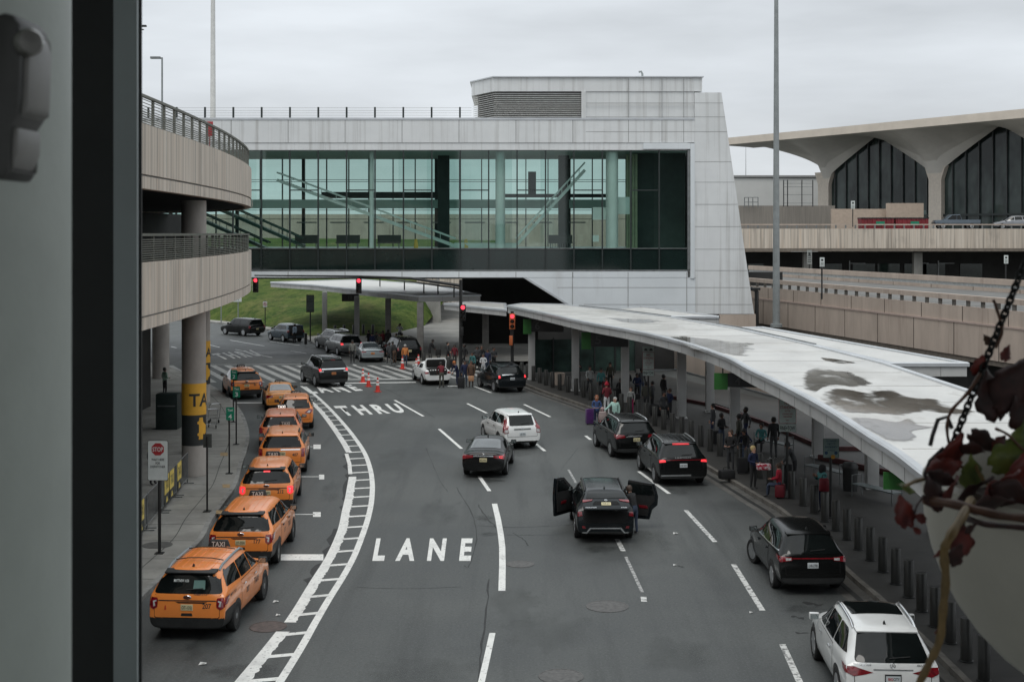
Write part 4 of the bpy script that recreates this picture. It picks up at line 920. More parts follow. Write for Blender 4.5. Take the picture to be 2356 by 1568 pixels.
# ================= light masts and lamps =================
def mast(u, v, d, r0, r1, h, label):
    p = D(u, v, d); b = MB(); b.cyl((0, 0, 0), (0, 0, h), r0, r1, n=16); b.cyl((0, 0, 0), (0, 0, .25), r0*1.6, r0*1.6, n=16); o = b.build('light_mast', m_pole); o.location = p; return tag(o, label, 'mast')
mast(1786, 752, 103, .29, .16, 26, 'tall grey tapering light mast right of the white pylon'); o = mast(490, 400, 120, .27, .15, 26, 'tall pale mast rising behind the curved upper deck')
o.data = o.data.copy(); o.data.materials[0] = mat('pale_pole', (.60, .60, .58), rough=.5, var=.08)
t = thing('street_lamp', 'single armed grey street lamp above the upper deck', 'street lamp', (D(373, 300, 95).x, 95, 8.9)); b = MB(); b.cyl((0, 0, 0), (0, 0, 13.8), .09, .06); b.build('pole', m_pole, t)
b = MB(); b.cyl((0, 0, 13.75), (-.3, 0, 13.8), .05); b.box((-.47, 0, 13.78), (.7, .3, .15)); b.build('lamp_head', m_grey, t)
t = thing('street_lamp', 'lamp head just showing beside the window frame above the deck', 'street lamp', (D(318, 300, 110).x, 110, 8.9)); b = MB(); b.cyl((0, 0, 0), (0, 0, 18.5), .1, .06); b.build('pole', m_pole, t)
b = MB(); b.box((.25, 0, 18.4), (.85, .3, .14)); b.box((.3, 0, 18.1), (.3, .3, .06)); b.build('lamp_head', m_black, t)
# far ridge of concrete and trees, seen through the bridge glass
b = MB(); b.box((-20, 262, 8.3), (150, 1, 11.2)); tag(b.build('far_ramp_wall', m_conc2), 'long beige ramp wall far beyond the bridge', 'wall')
# small white road signs on the ramps, drain pipe on the pylon
def ramp_sign(u, v0, v1, vb, d, label, lines_=3, m=m_white, asp=.50):
    p = D(u, vb, d); t = thing('road_sign', label, 'sign', p, 0, 'small white signs along the ramps'); k = d/FP; b = MB(); b.cyl((0, 0, 0), (0, 0, (vb-v0)*k), .06, n=8); b.build('pole', m_black, t)
    z0, z1 = (vb-v1)*k, (vb-v0)*k; w = (z1-z0)*asp; b = MB(); b.box((0, -.08, (z0+z1)/2), (w, .03, z1-z0)); b.build('panel', m, t); b = MB(); b.box((0, -.098, z1-(z1-z0)*.28), (w*.5, .004, (z1-z0)*.22))
    for q in range(lines_): b.box((0, -.098, z0+(z1-z0)*(.14+.14*q)), (w*.7, .004, (z1-z0)*.06))
    b.build('symbol', m_signink, t)
ramp_sign(1891, 592, 613, 688, 99, 'white sign on a dark post beside the ramp guard rail, left of centre'); ramp_sign(1962, 462, 480, 522, 164, 'white sign on a dark post at the departures deck rail'); ramp_sign(2314, 587, 606, 645, 108, 'white sign on a thin post beyond the second parapet at far right'); ramp_sign(1862, 575, 607, 640, 150, 'grey narrow notice on the pier below the departures deck', 4, mat('grey_notice', (.28, .29, .275), rough=.6, var=.1), .34)
t = thing('drain_pipe', 'black drain pipe running down beside the foot of the white pylon', 'drain pipe'); b = MB(); a = D(1741, 670, 107); c = D(1741, 748, 107); b.tube([a+Vector((-.5, 0, .25)), a, c], .17, 10); b.build('pipe', m_black, t); b = MB(); b.box((a.x-.2, a.y-.05, a.z+.2), (.9, .5, .2)); b.build('hopper', m_black, t)
b = MB(); a = D(1740, 722, 104.6); b.box(((bx(1655)+bx(1739))/2, 106, 2.7), (bx(1739)-bx(1655), 2, 2.0)); tag(b.build('base_wall', m_conc2), 'low brown wall at the foot of the white pylon', 'wall')
p = D(482, 297, 66); b = MB(); b.box((0, 0, 0), (.35, .05, .75)); b.box((0, .02, -.7), (.06, .04, .8)); o = b.build('red_notice', mat('stop_red', (.36, .025, .03)), bevel=.01); o.location = p; tag(o, 'small red notice board behind the upper deck railing', 'sign')
# ================= vehicles =================
m_tyre = mat('tyre_rubber', (.016, .016, .016), rough=.85, var=.2, scale=8)
m_rim = mat('alloy_rim', (.42, .43, .44), rough=.35, metal=.8, var=.15, scale=6, coord='obj')
m_rimd = mat('dark_rim', (.06, .06, .06), rough=.45, metal=.6, var=.2, scale=6, coord='obj')
m_cgl = mat('tinted_car_glass', (.007, .009, .009), rough=.03, spec=.42, var=.3, scale=1.5, coord='obj')
m_cgl2 = mat('sky_reflecting_rear_glass', (.05, .06, .065), rough=.03, spec=1.0, coat=.6, var=.2, scale=1.5, coord='obj')
m_trim = mat('black_plastic_trim', (.017, .018, .018), rough=.55, var=.3, scale=5, coord='obj')
m_chrome = mat('chrome', (.7, .71, .72), rough=.18, metal=.9, var=.05, coord='obj')
m_tail = mat('red_tail_lamp', (.20, .008, .014), rough=.12, coat=1, var=.4, scale=14, coord='obj')
m_tailon = mat('lit_brake_lamp', (.6, .02, .03), rough=.2, emit=(1, .05, .06), estr=1.0, var=.2, scale=14, coord='obj')
m_clear = mat('clear_lamp', (.5, .5, .5), rough=.1, coat=1, var=.3, scale=14, coord='obj')
m_seamc = mat('panel_gap', (.006, .006, .006), rough=.9, var=.1, coord='obj')
m_int = mat('car_interior', (.012, .012, .012), rough=.9, var=.3, scale=4, coord='obj')
def paint(name, c, rough=.28, metal=.0, coat=.6):
    return mat(name, c, rough=rough, metal=metal, coat=coat, spec=.5 if max(c) > .03 else .3, var=.06, scale=1.3, coord='obj', layer=[(tuple(x*.8+.006 for x in c), .9, (1, 1, 2), .55, .8, .35)])
P_OR = paint('taxi_orange', (.86, .262, .052)); P_OR2 = paint('reddish_taxi_orange', (.74, .20, .065)); P_YEL = paint('amber_taxi_yellow', (.82, .30, .05))
P_BLK = paint('black_car_paint', (.006, .0065, .0065), .2, 0, .15); P_BLK2 = paint('black_blue_car_paint', (.007, .010, .012), .2, 0, .15); P_WHT = paint('white_car_paint', (.80, .81, .80), .25)
P_GRY = paint('dark_grey_car_paint', (.08, .08, .078), .25, .3); P_SIL = paint('silver_car_paint', (.36, .40, .41), .25, .5); P_BLU = paint('slate_blue_car_paint', (.045, .075, .10), .22, .2)
SUV = dict(L=5.0, W=1.98, H=1.76, wb=2.86, belt=1.16, hood=1.08, cowl=1.35, ws=.78, rt=.34, gl=.14, r=.37, kind='suv')
def spec(**k): d = dict(SUV); d.update(k); return d
S_EXP = spec(bz=.60, sz=.42)
S_BIG = spec(L=5.33, W=2.03, H=1.94, wb=3.11, belt=1.24, hood=1.18, rt=.26, r=.41)
S_MID = spec(L=4.6, W=1.84, H=1.68, wb=2.65, belt=1.08, hood=1.0, cowl=1.25, rt=.42, r=.35)
S_EDGE = spec(L=4.8, W=1.93, H=1.73, wb=2.85, belt=1.13, hood=1.05, rt=.55, gl=.10, r=.37)
S_GLE = spec(L=4.93, W=2.0, H=1.78, wb=2.99, belt=1.14, hood=1.08, rt=.62, gl=.10, r=.39)
S_FLEX = spec(L=5.13, W=1.93, H=1.73, wb=2.99, belt=1.10, hood=1.06, cowl=1.45, ws=.55, rt=.18, r=.37)
S_VAN = spec(L=5.1, W=1.98, H=1.74, wb=3.0, belt=1.08, hood=1.0, cowl=1.05, ws=1.05, rt=.38, r=.35)
S_SED = spec(L=4.95, W=1.84, H=1.46, wb=2.82, belt=.98, hood=.93, cowl=1.45, ws=.85, r=.34, kind='sedan', trunk=1.07, rg=1.72, deck=.72)
def car_shell(s):
    f, w, Hh, be, ho = s['L']/2, s['W']/2, s['H'], s['belt'], s['hood']; yc = f-s['cowl']
    st = [(f, .44, .66, .60, .52, .70), (f-.09, .30, .84, .70, .70, .86), (f-.42, .25, .96, ho-.20, .76, ho-.07), (yc+.25, .24, .99, ho-.10, .80, ho-.01), (yc, .24, 1, be-.04, .84, ho+.05),
          (yc-s['ws'], .24, 1, be, .72, Hh-.06), (yc-s['ws']-.30, .24, 1, be, .715, Hh-.015), (-.35, .24, 1, be, .715, Hh)]
    if s['kind'] == 'suv':
        st += [(-f+1.2, .25, 1, be+.01, .70, Hh-.015), (-f+s['rt']+.16, .26, .99, be+.02, .69, Hh-.05), (-f+s['rt'], .28, .985, be+.02, .68, Hh-.075),
               (-f+s['gl'], .30, .975, be-.01, .84, be+.06), (-f+.05, .31, .965, be-.10, .86, be-.01), (-f+.005, .33, .955, .72, .86, .84), (-f, .38, .94, .58, .82, .68)]
    else:
        tr = s['trunk']
        st += [(-f+s['rg']+.25, .25, 1, be+.01, .70, Hh-.03), (-f+s['rg'], .25, .99, be+.02, .68, Hh-.07), (-f+s['deck'], .27, .98, be+.0, .80, tr+.03), (-f+s['deck']-.12, .27, .975, be, .80, tr+.01), (-f+.16, .29, .96, be-.04, .78, tr+.005),
               (-f+.05, .31, .955, be-.1, .78, tr-.04), (-f+.01, .33, .95, .72, .80, .86), (-f, .38, .93, .56, .78, .68)]
    rows = []
    for y, zb, wsd, zs, wt, zt in st:
        a, t = wsd*w, wt*w; zm = min(.64, (zb+zs)/2+.06)
        half = [(0, zb), (.74*a, zb), (.955*a, zb+.05), (a, zm), (a*.99, zs-.03), (a*.962, zs+.025), (t, zt-.075), (t*.84, zt-.005), (t*.45, zt+.012)]
        rows.append([(x, y, z) for x, z in half]+[(0, y, zt+.018)]+[(-x, y, z) for x, z in reversed(half[1:])])
    m = len(rows[0]); bm = bmesh.new(); V = [[bm.verts.new(p) for p in r] for r in rows]
    for i in range(len(V)-1):
        for j in range(m): bm.faces.new((V[i][j], V[i][(j+1) % m], V[i+1][(j+1) % m], V[i+1][j]))
    for r in (V[0], V[-1]):
        h = m//2
        for k in range(1, h): bm.faces.new((r[k-1] if k > 1 else r[0], r[k], r[m-k], r[(m-k+1) % m])) if k > 1 else bm.faces.new((r[0], r[1], r[m-1]))
        bm.faces.new((r[h-1], r[h], r[h+1]))
    bmesh.ops.recalc_face_normals(bm, faces=bm.faces)
    me = bpy.data.meshes.new('cage'); bm.to_mesh(me); bm.free()
    ob = bpy.data.objects.new('cage', me); COL.objects.link(ob); md = ob.modifiers.new('s', 'SUBSURF'); md.levels = md.render_levels = 2
    dg = bpy.context.evaluated_depsgraph_get(); ev = ob.evaluated_get(dg); res = bpy.data.meshes.new_from_object(ev); bvh = BVHTree.FromObject(ob, dg)
    bpy.data.objects.remove(ob); bpy.data.meshes.remove(me)
    for p in res.polygons: p.use_smooth = True
    return res, bvh
VIEW = {'rear': (lambda a, c: (Vector((a, -9, c)), Vector((0, 1, 0)))), 'front': (lambda a, c: (Vector((a, 9, c)), Vector((0, -1, 0)))), 'left': (lambda a, c: (Vector((-9, a, c)), Vector((1, 0, 0)))),
        'right': (lambda a, c: (Vector((9, a, c)), Vector((-1, 0, 0)))), 'top': (lambda a, c: (Vector((a, c, 9)), Vector((0, 0, -1))))}
def rounded(poly, r, n=3):
    P = [Vector(p) for p in poly]; out = []
    for i, p in enumerate(P):
        a, c = P[i-1], P[(i+1) % len(P)]; da, dc = (a-p), (c-p); k = min(r, da.length*.45, dc.length*.45); q0, q1 = p+da.normalized()*k, p+dc.normalized()*k
        for j in range(n+1): t = j/n; out.append(q0*(1-t)**2+p*2*t*(1-t)+q1*t*t)
    return out
def project(bvh, pts, view, off):
    out = []
    for a, c in pts:
        o, d = VIEW[view](a, c); hit = bvh.ray_cast(o, d)
        if hit[0] is None: out.append(None)
        else:
            n = hit[1]; n = n if n.dot(d) < 0 else -n
            out.append(hit[0]+(n*.6-d*.4)*off)
    return out
class Car:
    def __init__(s, sp, p, name, label, cat, loc, rz, group=None):
        s.s, s.p = sp, p; s.t = thing(name, label, cat, loc, rz, group)
        me, s.bvh = car_shell(sp); s.f, s.w = sp['L']/2, sp['W']/2; bz, sz, f = sp.get('bz', .42), sp.get('sz', .33), s.f; sets = {'body': [], 'rear_bumper': [], 'lower_sill': []}
        for q in me.polygons:
            c = q.center; rear = c.y < -sp['wb']/2-sp['r']*.6
            sets['rear_bumper' if rear and c.z < bz+(.16 if abs(c.x) > s.w*.80 and bz > .5 and c.y > -f+.06 else 0) else 'lower_sill' if not rear and c.z < sz else 'body'].append(q.index)
        for nm, ids in sets.items():            # the shell comes apart along its own lines: painted body, black bumper, black sill
            used = sorted({v for i in ids for v in me.polygons[i].vertices}); ix = {v: k for k, v in enumerate(used)}; m2 = bpy.data.meshes.new(nm); m2.from_pydata([me.vertices[v].co for v in used], [], [[ix[v] for v in me.polygons[i].vertices] for i in ids])
            for q in m2.polygons: q.use_smooth = True
            m2.materials.append(p if nm == 'body' else m_trim); o = bpy.data.objects.new(nm, m2); COL.objects.link(o); o.parent = s.t
        bpy.data.meshes.remove(me)
    def patch(s, name, poly, view, m, off=.008, parent=None, rad=0.0, cell=.16, label=None):
        polys = poly if isinstance(poly[0][0], (list, tuple)) else [poly]; b = MB()
        for pl in polys:
            P = rounded(pl, rad) if rad else [Vector(p) for p in pl]
            bm = bmesh.new(); f = bm.faces.new([bm.verts.new((q[0], q[1], 0)) for q in P]); bmesh.ops.triangulate(bm, faces=[f])
            for _ in range(5):
                es = [e for e in bm.edges if e.calc_length() > cell]
                if not es: break
                bmesh.ops.subdivide_edges(bm, edges=es, cuts=1); bmesh.ops.triangulate(bm, faces=bm.faces)
            bm.verts.index_update(); V = project(s.bvh, [(q.co.x, q.co.y) for q in bm.verts], view, off); F = [tuple(q.index for q in f.verts) for f in bm.faces]; bm.free()
            keep = [i for i, q in enumerate(V) if q is not None]; idx = {k: i for i, k in enumerate(keep)}
            b.add([V[k] for k in keep], [tuple(idx[i] for i in f) for f in F if all(i in idx for i in f)])
        o = b.build(name, m, parent or s.t, smooth=1.2)
        if label: o['label'] = label
        return o
    def text(s, name, txt, a, c, h, view, m, off=.012, bold=.015, wscale=1.0, parent=None):
        vs, fs, w = glyphs(txt, bold); sg = {'rear': 1, 'left': -1, 'right': 1, 'front': -1, 'top': 1}[view]
        V = project(s.bvh, [(a+sg*(x-w/2)*h*wscale, c+(y-.5)*h) for x, y in vs], view, off)
        if any(q is None for q in V): return None
        b = MB(); b.add(V, fs); return b.build(name, m, parent or s.t)
    def wheels(s, rim=None, spokes=5, steer=0.0, yoff=.0):
        r, wb = s.s['r'], s.s['wb']; M = Matrix.Rotation(R(90), 3, 'Y')
        for sx in (-1, 1):
            for k, y in enumerate((wb/2+yoff, -wb/2+yoff)):
                x = sx*(s.w-.115); b = MB()
                tw = .115
                b.lathe([(r*.66, -tw*.9), (r*.93, -tw), (r, -tw*.72), (r, tw*.72), (r*.93, tw), (r*.66, tw*.9), (r*.62, tw*.3), (r*.62, -tw*.3)], n=28, M=M)
                wh = b.build('wheel', m_tyre, s.t); wh.location = (x, y, r)
                if k == 0 and steer: wh.rotation_euler.z = steer
                b = MB(); b.lathe([(r*.66, sx*tw*.84), (r*.60, sx*tw*.4), (.001, sx*tw*.4)], n=24, M=M); b.build('rim', m_rimd, wh)
                b = MB()
                if spokes:
                    b.lathe([(r*.67, sx*tw*.9), (r*.61, sx*tw*.92)], n=24, M=M); b.lathe([(.07, sx*tw*.9), (.001, sx*tw*.95)], n=10, M=M)
                    for q in range(spokes):
                        a = 2*math.pi*q/spokes; e = Vector((0, math.cos(a), math.sin(a))); b.bar(e*.04+Vector((sx*tw*.78, 0, 0)), e*(r*.63)+Vector((sx*tw*.85, 0, 0)), .055, .03, up=(1, 0, 0))
                else:
                    b.lathe([(.085, sx*tw*.6), (.075, sx*tw*.85), (.001, sx*tw*.9)], n=14, M=M)
                b.build('spokes' if spokes else 'hub_cap', rim or m_rim, wh)
                # wheel arch: dark opening in the body side
                vw = 'left' if sx < 0 else 'right'; arc = [(y+(r+.075)*math.cos(t), r+(r+.075)*math.sin(t)) for t in [R(-22+q*224/14) for q in range(15)]]
                s.patch('wheel_arch', arc, vw, m_trim, .004)
    def sides(s, handles=None, skip=(), chrome_line=False, noquarter=False, cut=True):
        sp = s.s; f, be, Hh, wb, r = s.f, sp['belt'], sp['H'], sp['wb'], sp['r']; yc = f-sp['cowl']; ybase = yc-.18; ytop = yc-sp['ws']-.02; zt = Hh-.155; z0 = be+.055
        suv = sp['kind'] == 'suv'; yB = .10-.05*(sp['L']-4.6); yC = yB-(1.02 if suv else .92)
        if suv: yR0, yR1 = -f+.34, -f+sp['rt']+.30
        else: yR0, yR1 = -f+1.22, -f+sp['rg']+.18
        def zt_at(y): return zt-.02
        for vw in ('left', 'right'):
            fd = [(yc-.02, .36), (yB, .36), (yB, be+.0), (yc-.10, be-.02), (yc-.02, .75)]; ra = -wb/2+r+.06
            rd = [(yB, .36), (max(ra, yC-.1)+.02, .36), (yC-.02, .78 if yC < ra else .36), (yC-.06, be), (yB, be)] if True else None
            for nm, pl, wpoly, hy in (('front', fd, [(ybase, z0-.01), (yB+.035, z0), (yB+.06, zt), (ytop-.12, zt-.01), (ytop+.04, zt-.06)], yB+.16), ('rear', rd, [(yB-.035, z0), (yC+.04, z0+.01), (yC+.13, zt), (yB-.01, zt)], yC+.12)):
                if (vw, nm) in skip: continue
                cx_ = sum(p[0] for p in pl)/len(pl); cz_ = sum(p[1] for p in pl)/len(pl)
                s.patch('panel_gap', [(cx_+(p[0]-cx_)*1.018, cz_+(p[1]-cz_)*1.022) for p in pl], vw, m_seamc, .003, cell=.3)
                dr = s.patch('door', pl, vw, s.p, .007, rad=.03, cell=.2)
                s.patch('side_window', wpoly, vw, m_cgl, .012, dr, rad=.05)
                hz = be-.13; q = project(s.bvh, [(hy, hz), (hy+.19, hz)], vw, .03)
                if all(q): b = MB(); b.bar(q[0], q[1], .025, .035); b.build('handle', handles or s.p, dr)
            if not noquarter: s.patch('quarter_window', [(yC-.02 if suv else yC-.0, z0+.02), (yR0+.06, z0+.07), (yR1-.02, zt-.05 if suv else zt-.14), (yR1+.1, zt-.01), (yC+.07, zt)], vw, m_cgl, .010, rad=.05)
            pass
            if chrome_line: s.patch('chrome_strip', [(ybase, z0-.03), (yR0, z0+.01), (yR0, z0+.035), (ybase, z0-.005)], vw, m_chrome, .012, cell=.3)
        s.ytop = ytop; s.yc = yc
    def glass(s, top=.15, bot=.06, wtop=.60, wbot=.76, m=None):
        sp = s.s; be, Hh, w, f = sp['belt'], sp['H'], s.w, s.f
        if sp['kind'] == 'suv': s.rw = s.patch('rear_window', [(-wbot*w, be+bot), (wbot*w, be+bot), (wtop*w, Hh-top), (-wtop*w, Hh-top)], 'rear', m or m_cgl, .010, rad=.08)
        else: s.rw = s.patch('rear_window', [(-.70*w, -f+sp['deck']+.10), (.70*w, -f+sp['deck']+.10), (.60*w, -f+sp['rg']-.02), (-.60*w, -f+sp['rg']-.02)], 'top', m or m_cgl2, .010, rad=.08)
        yc = s.f-sp['cowl']; s.patch('windshield', [(-.74*w, yc-.06), (.74*w, yc-.06), (.62*w, yc-sp['ws']+.06), (-.62*w, yc-sp['ws']+.06)], 'top', m_cgl, .010, rad=.08)
    def front(s):
        w, ho = s.w, s.s['hood']
        for sg in (-1, 1): s.patch('headlight', [(sg*.50*w, .66), (sg*.78*w, .68), (sg*.82*w, .78), (sg*.56*w, .76)], 'front', m_clear, .008)
        s.patch('grille', [(-.42*w, .46), (.42*w, .46), (.46*w, .66), (-.46*w, .66)], 'front', m_trim, .008, rad=.05)
    def mirrors(s, m=None):
        z = s.s['belt']+.03; y = s.f-s.s['cowl']-.30
        for sg in (-1, 1):
            q = project(s.bvh, [(y, z)], 'left' if sg < 0 else 'right', 0)[0]
            if q is None: continue
            b = MB(); b.box((q.x+sg*.17, y-.02, z+.05), (.23, .12, .16)); b.box((q.x+sg*.03, y, z+.01), (.14, .05, .04)); mo = b.build('side_mirror', m or s.p, s.t, bevel=.03)
            b = MB(); b.box((q.x+sg*.17, y-.085, z+.05), (.19, .006, .12)); b.build('mirror_glass', mat('mirror_glass', (.45, .5, .5), rough=.05, metal=.9, var=.05), mo)
    def plate(s, txt, z, m=None, x=0.0, ink=None):
        q = project(s.bvh, [(x, z)], 'rear', .018)[0]
        b = MB(); b.box((0, 0, 0), (.305, .012, .155)); o = b.build('license_plate', m or m_gold, s.t, bevel=.003); o.location = q
        b = MB(); b.text_fit(txt, (0, -.009, 0), (1, 0, 0), (0, 0, 1), .25, .078, .012); b.build('plate_lettering', ink or m_signink, o); return o
    def lamps(s, rear, side=None, m=None, lit=False, clear=None):
        for sg, vw in ((-1, 'left'), (1, 'right')):
            o = s.patch('tail_light', [(sg*x*s.w, z) for x, z in rear], 'rear', m_tailon if lit else (m or m_tail), .014, cell=.08)
            if side: s.patch('lamp_side', [(-s.f+y, z) for y, z in side], vw, m or m_tail, .012, o, cell=.08)
            if clear: s.patch('reverse_light', [(sg*x*s.w, z) for x, z in clear], 'rear', m_clear, .018, o, cell=.08)
    def rear(s, name, poly, m, off=.009, rad=0, mirror=False, cell=.16):
        pl = [(x*s.w, z) for x, z in poly]
        return s.patch(name, [pl, [(-a, c) for a, c in pl]] if mirror else pl, 'rear', m, off, rad=rad, cell=cell)
    def rails(s, m=m_grey, y0=None, y1=None, cross=False, hh=.06):
        y0 = s.ytop-.1 if y0 is None else y0; y1 = -s.f+s.s['rt']+.22 if y1 is None else y1
        for sg in (-1, 1):
            pts = [q+Vector((0, 0, hh*(1 if 0 < i < 8 else .1))) for i, q in enumerate(project(s.bvh, [(sg*.66*s.w, y0+(y1-y0)*k/8) for k in range(9)], 'top', 0)) if q]
            b = MB(); b.tube(pts, .032, 8); b.build('roof_rail', m, s.t)
        if cross:
            for k in (.25, .75):
                pts = [q+Vector((0, 0, .07)) for q in project(s.bvh, [(x*s.w, y0+(y1-y0)*k) for x in (-.62, -.3, 0, .3, .62)], 'top', 0) if q]; b = MB(); b.tube(pts, .016, 6); b.build('cross_bar', m_trim, s.t)
    def roof_ribs(s, n=5, m=None):
        b = MB(); y0, y1 = s.ytop-.15, -s.f+(s.s['rt'] if s.s['kind'] == 'suv' else s.s['rg'])+.16
        for k in range(n):
            x = (-.48+.96*k/(n-1))*s.w; pts = [q for q in project(s.bvh, [(x, y0+(y1-y0)*j/6) for j in range(7)], 'top', .002) if q]; b.tube(pts, .010, 4)
        b.build('roof_rib', m or s.p, s.t)
    def fin(s):
        q = project(s.bvh, [(0, -s.f+(s.s['rt'] if s.s['kind'] == 'suv' else s.s['rg'])+.28)], 'top', 0)[0]
        b = MB(); b.add([(-.035, -.07, -.01), (.035, -.07, -.01), (0, .12, -.01), (0, -.07, .09)], [(0, 1, 2), (0, 3, 1), (1, 3, 2), (2, 3, 0)]); o = b.build('antenna_fin', m_trim, s.t); o.location = q
    def brake(s, lit=False, wd=.30, z=None, m=None):
        z = z or s.s['H']-.125; s.patch('brake_light', [(-wd*s.w, z-.025), (wd*s.w, z-.025), (wd*s.w, z+.025), (-wd*s.w, z+.025)], 'rear', m_tailon if lit else (m or m_tail), .03)
    def spoiler(s, m=None, d=.16):
        sp = s.s; y = -s.f+sp['rt']; z = sp['H']-.055; w = .66*s.w
        b = MB(); b.add([(-w, y+.18, z), (w, y+.18, z), (w*.98, y-d, z-.045), (-w*.98, y-d, z-.045), (-w, y+.16, z-.07), (w, y+.16, z-.07), (w*.96, y-d+.01, z-.085), (-w*.96, y-d+.01, z-.085)], [(0, 1, 2, 3), (7, 6, 5, 4), (0, 4, 5, 1), (1, 5, 6, 2), (2, 6, 7, 3), (3, 7, 4, 0)])
        b.build('spoiler', m or s.p, s.t, bevel=.015)
    def wiper(s):
        q = project(s.bvh, [(-.05, s.s['belt']+.10), (.38*s.w, s.s['belt']+.13)], 'rear', .03)
        if all(q): b = MB(); b.tube(q, .012, 5); b.build('rear_wiper', m_trim, s.t)
def ground_pose(u, v, right, back, rz, sp, yoff=0.0):
    """placing a car by where one of its tyres meets the road (right/left, back/front wheel)"""
    p = G(u, v); lx = (1 if right else -1)*(sp['W']/2-.1); ly = (-1 if back else 1)*sp['wb']/2+yoff
    c, s_ = math.cos(rz), math.sin(rz); return (p.x-(lx*c-ly*s_), p.y-(lx*s_+ly*c), 0)
m_wtext = mat('white_lettering', (.75, .78, .76), rough=.5, var=.03); m_sticker = mat('glass_sticker', (.10, .19, .17), rough=.3, var=.1)
def taxi(label, sp, p, loc, rz, number, plate_txt, lit=False, rails=False, style='explorer', sign_lit=False, words=False):
    c = Car(sp, p, 'taxi', label, 'taxi', loc, rz, 'orange taxis queuing in the rank'); be = sp['belt']
    c.wheels(m_rim, 0); c.sides(handles=m_chrome if words else m_trim); c.mirrors(m_trim); c.front()
    if style == 'explorer':
        c.glass(.115, .015, .70, .875)
        c.rear('panel_gap', [(-.835, 1.15), (-.83, .62), (-.80, .60), (.80, .60), (.83, .62), (.835, 1.15)], m_seamc, .004)
        c.rear('tailgate', [(-.82, 1.15), (-.82, .64), (-.78, .61), (.78, .61), (.82, .64), (.82, 1.15)], p, .008)
        c.lamps([(.74, 1.02), (.75, .86), (.84, .80), (.955, .86), (.95, 1.09), (.76, 1.08)], [(.05, .92), (.05, 1.09), (.42, 1.11), (.34, 1.0), (.2, .92)], lit=lit, clear=[(.80, .89), (.85, .87), (.87, 1.0), (.78, 1.03), (.78, .99), (.83, .98)])
        c.rear('tailgate_strip', [(-.73, 1.005), (.73, 1.005), (.73, 1.03), (-.73, 1.03)], m_trim, .014); c.rear('handle_recess', [(-.22, .955), (.44, .955), (.52, .99), (-.30, .99)], m_seamc, .012)
        c.rear('bumper_notch', [(-.15, .65), (.15, .65), (.13, .72), (-.13, .72)], m_trim, .014)
        q = project(c.bvh, [(0, 1.095)], 'rear', .02)[0]; b = MB(); M = Matrix.Rotation(R(90), 3, 'X'); b.lathe([(.105, 0), (.09, .012), (.001, .014)], n=24, M=M); o = b.build('emblem', m_chrome, c.t); o.location = q; o.scale = (1, 1, .5); b = MB(); b.lathe([(.085, .016), (.001, .017)], n=24, M=M); b.build('emblem_face', mat('emblem_brown', (.10, .035, .02), rough=.3, var=.1), o)
        c.plate(plate_txt, .86); c.text('number', number, .50, .90, .125, 'rear', m_signink, .016, .012, .85)
        c.rear('red_sticker', [(-.57, .80), (-.52, .80), (-.53, .90), (-.56, .90)], mat('red_sticker', (.5, .05, .02), rough=.5, var=.1), .016)
    else:
        c.glass(.15, .04, .67, .82)
        c.rear('panel_gap', [(-.80, be+.02), (-.80, .56), (.80, .56), (.80, be+.02)], m_seamc, .004); c.rear('tailgate', [(-.785, be+.01), (-.785, .575), (.785, .575), (.785, be+.01)], p, .008)
        if style == 'wagon':
            c.lamps([(.80, .80), (.93, .80), (.93, be+.02), (.82, be)], [(.06, .82), (.06, be), (.3, be), (.26, .82)], lit=False)
            c.rear('chrome_strip', [(-.05, be-.06), (.75, be-.06), (.75, be-.01), (-.05, be-.01)], m_chrome, .014); c.plate(plate_txt, .93)
            if number: c.text('number', number, .55, .88, .13, 'rear', m_signink, .016, .012, .85)
        elif style == 'wedge':
            c.lamps([(.48, be-.18), (.80, be-.22), (.93, be-.10), (.93, be+.03), (.70, be-.01)], None, clear=[(.6, be-.16), (.78, be-.19), (.82, be-.07), (.72, be-.06)])
            q = project(c.bvh, [(0, .86)], 'rear', .02)[0]; b = MB(); b.lathe([(.09, 0), (.07, .02), (.001, .02)], n=18, M=Matrix.Rotation(R(90), 3, 'X')); o = b.build('emblem', m_trim, c.t); o.location = q; c.plate(plate_txt, .70)
        else:
            c.lamps([(.52, .84), (.92, .80), (.92, .95), (.55, .95)], [(.05, .82), (.05, .95), (.35, .95), (.3, .82)]); c.plate(plate_txt, .84)
    if sp['kind'] == 'suv': c.spoiler(m_trim if style == 'explorer' else p, .10 if style == 'explorer' else .05)
    c.roof_ribs(6 if style != 'sedan' else 3); c.fin()
    if sp['kind'] == 'suv': c.wiper()
    if lit: c.brake(True, .12, sp['H']-.19)
    if rails: c.rails(mat('grey_roof_rail', (.22, .26, .28), rough=.5, var=.1), cross=True)
    if style == 'wagon' and not sign_lit: c.rails(m_trim, y1=-c.f+1.0, y0=-c.f+1.75, hh=.05)
    for vw in ('left', 'right'):
        c.text('door_lettering', 'TAXI', .45, .82, .17, vw, m_signink, .014, .01, .9); c.text('door_lettering', number or '88', -.42, .80, .14, vw, m_signink, .014, .01)
        if words: c.text('quarter_lettering', 'MPW TAXI', -c.f+.72, 1.06, .075, vw, m_signink, .014, .01)
    if words:
        c.text('window_lettering', 'MATTHEW 16:26', -.20, 1.46, .06, 'rear', m_wtext, .02, .012, .62); c.text('tailgate_lettering', 'NUMBER 23 V 27', .33, 1.16, .035, 'rear', m_signink, .016, .012, .95)
        c.patch('window_sticker', [(.12, 1.27), (.42, 1.27), (.40, 1.47), (.12, 1.47)], 'rear', m_sticker, .014)
    q = project(c.bvh, [(0, .35)], 'top', 0)[0]
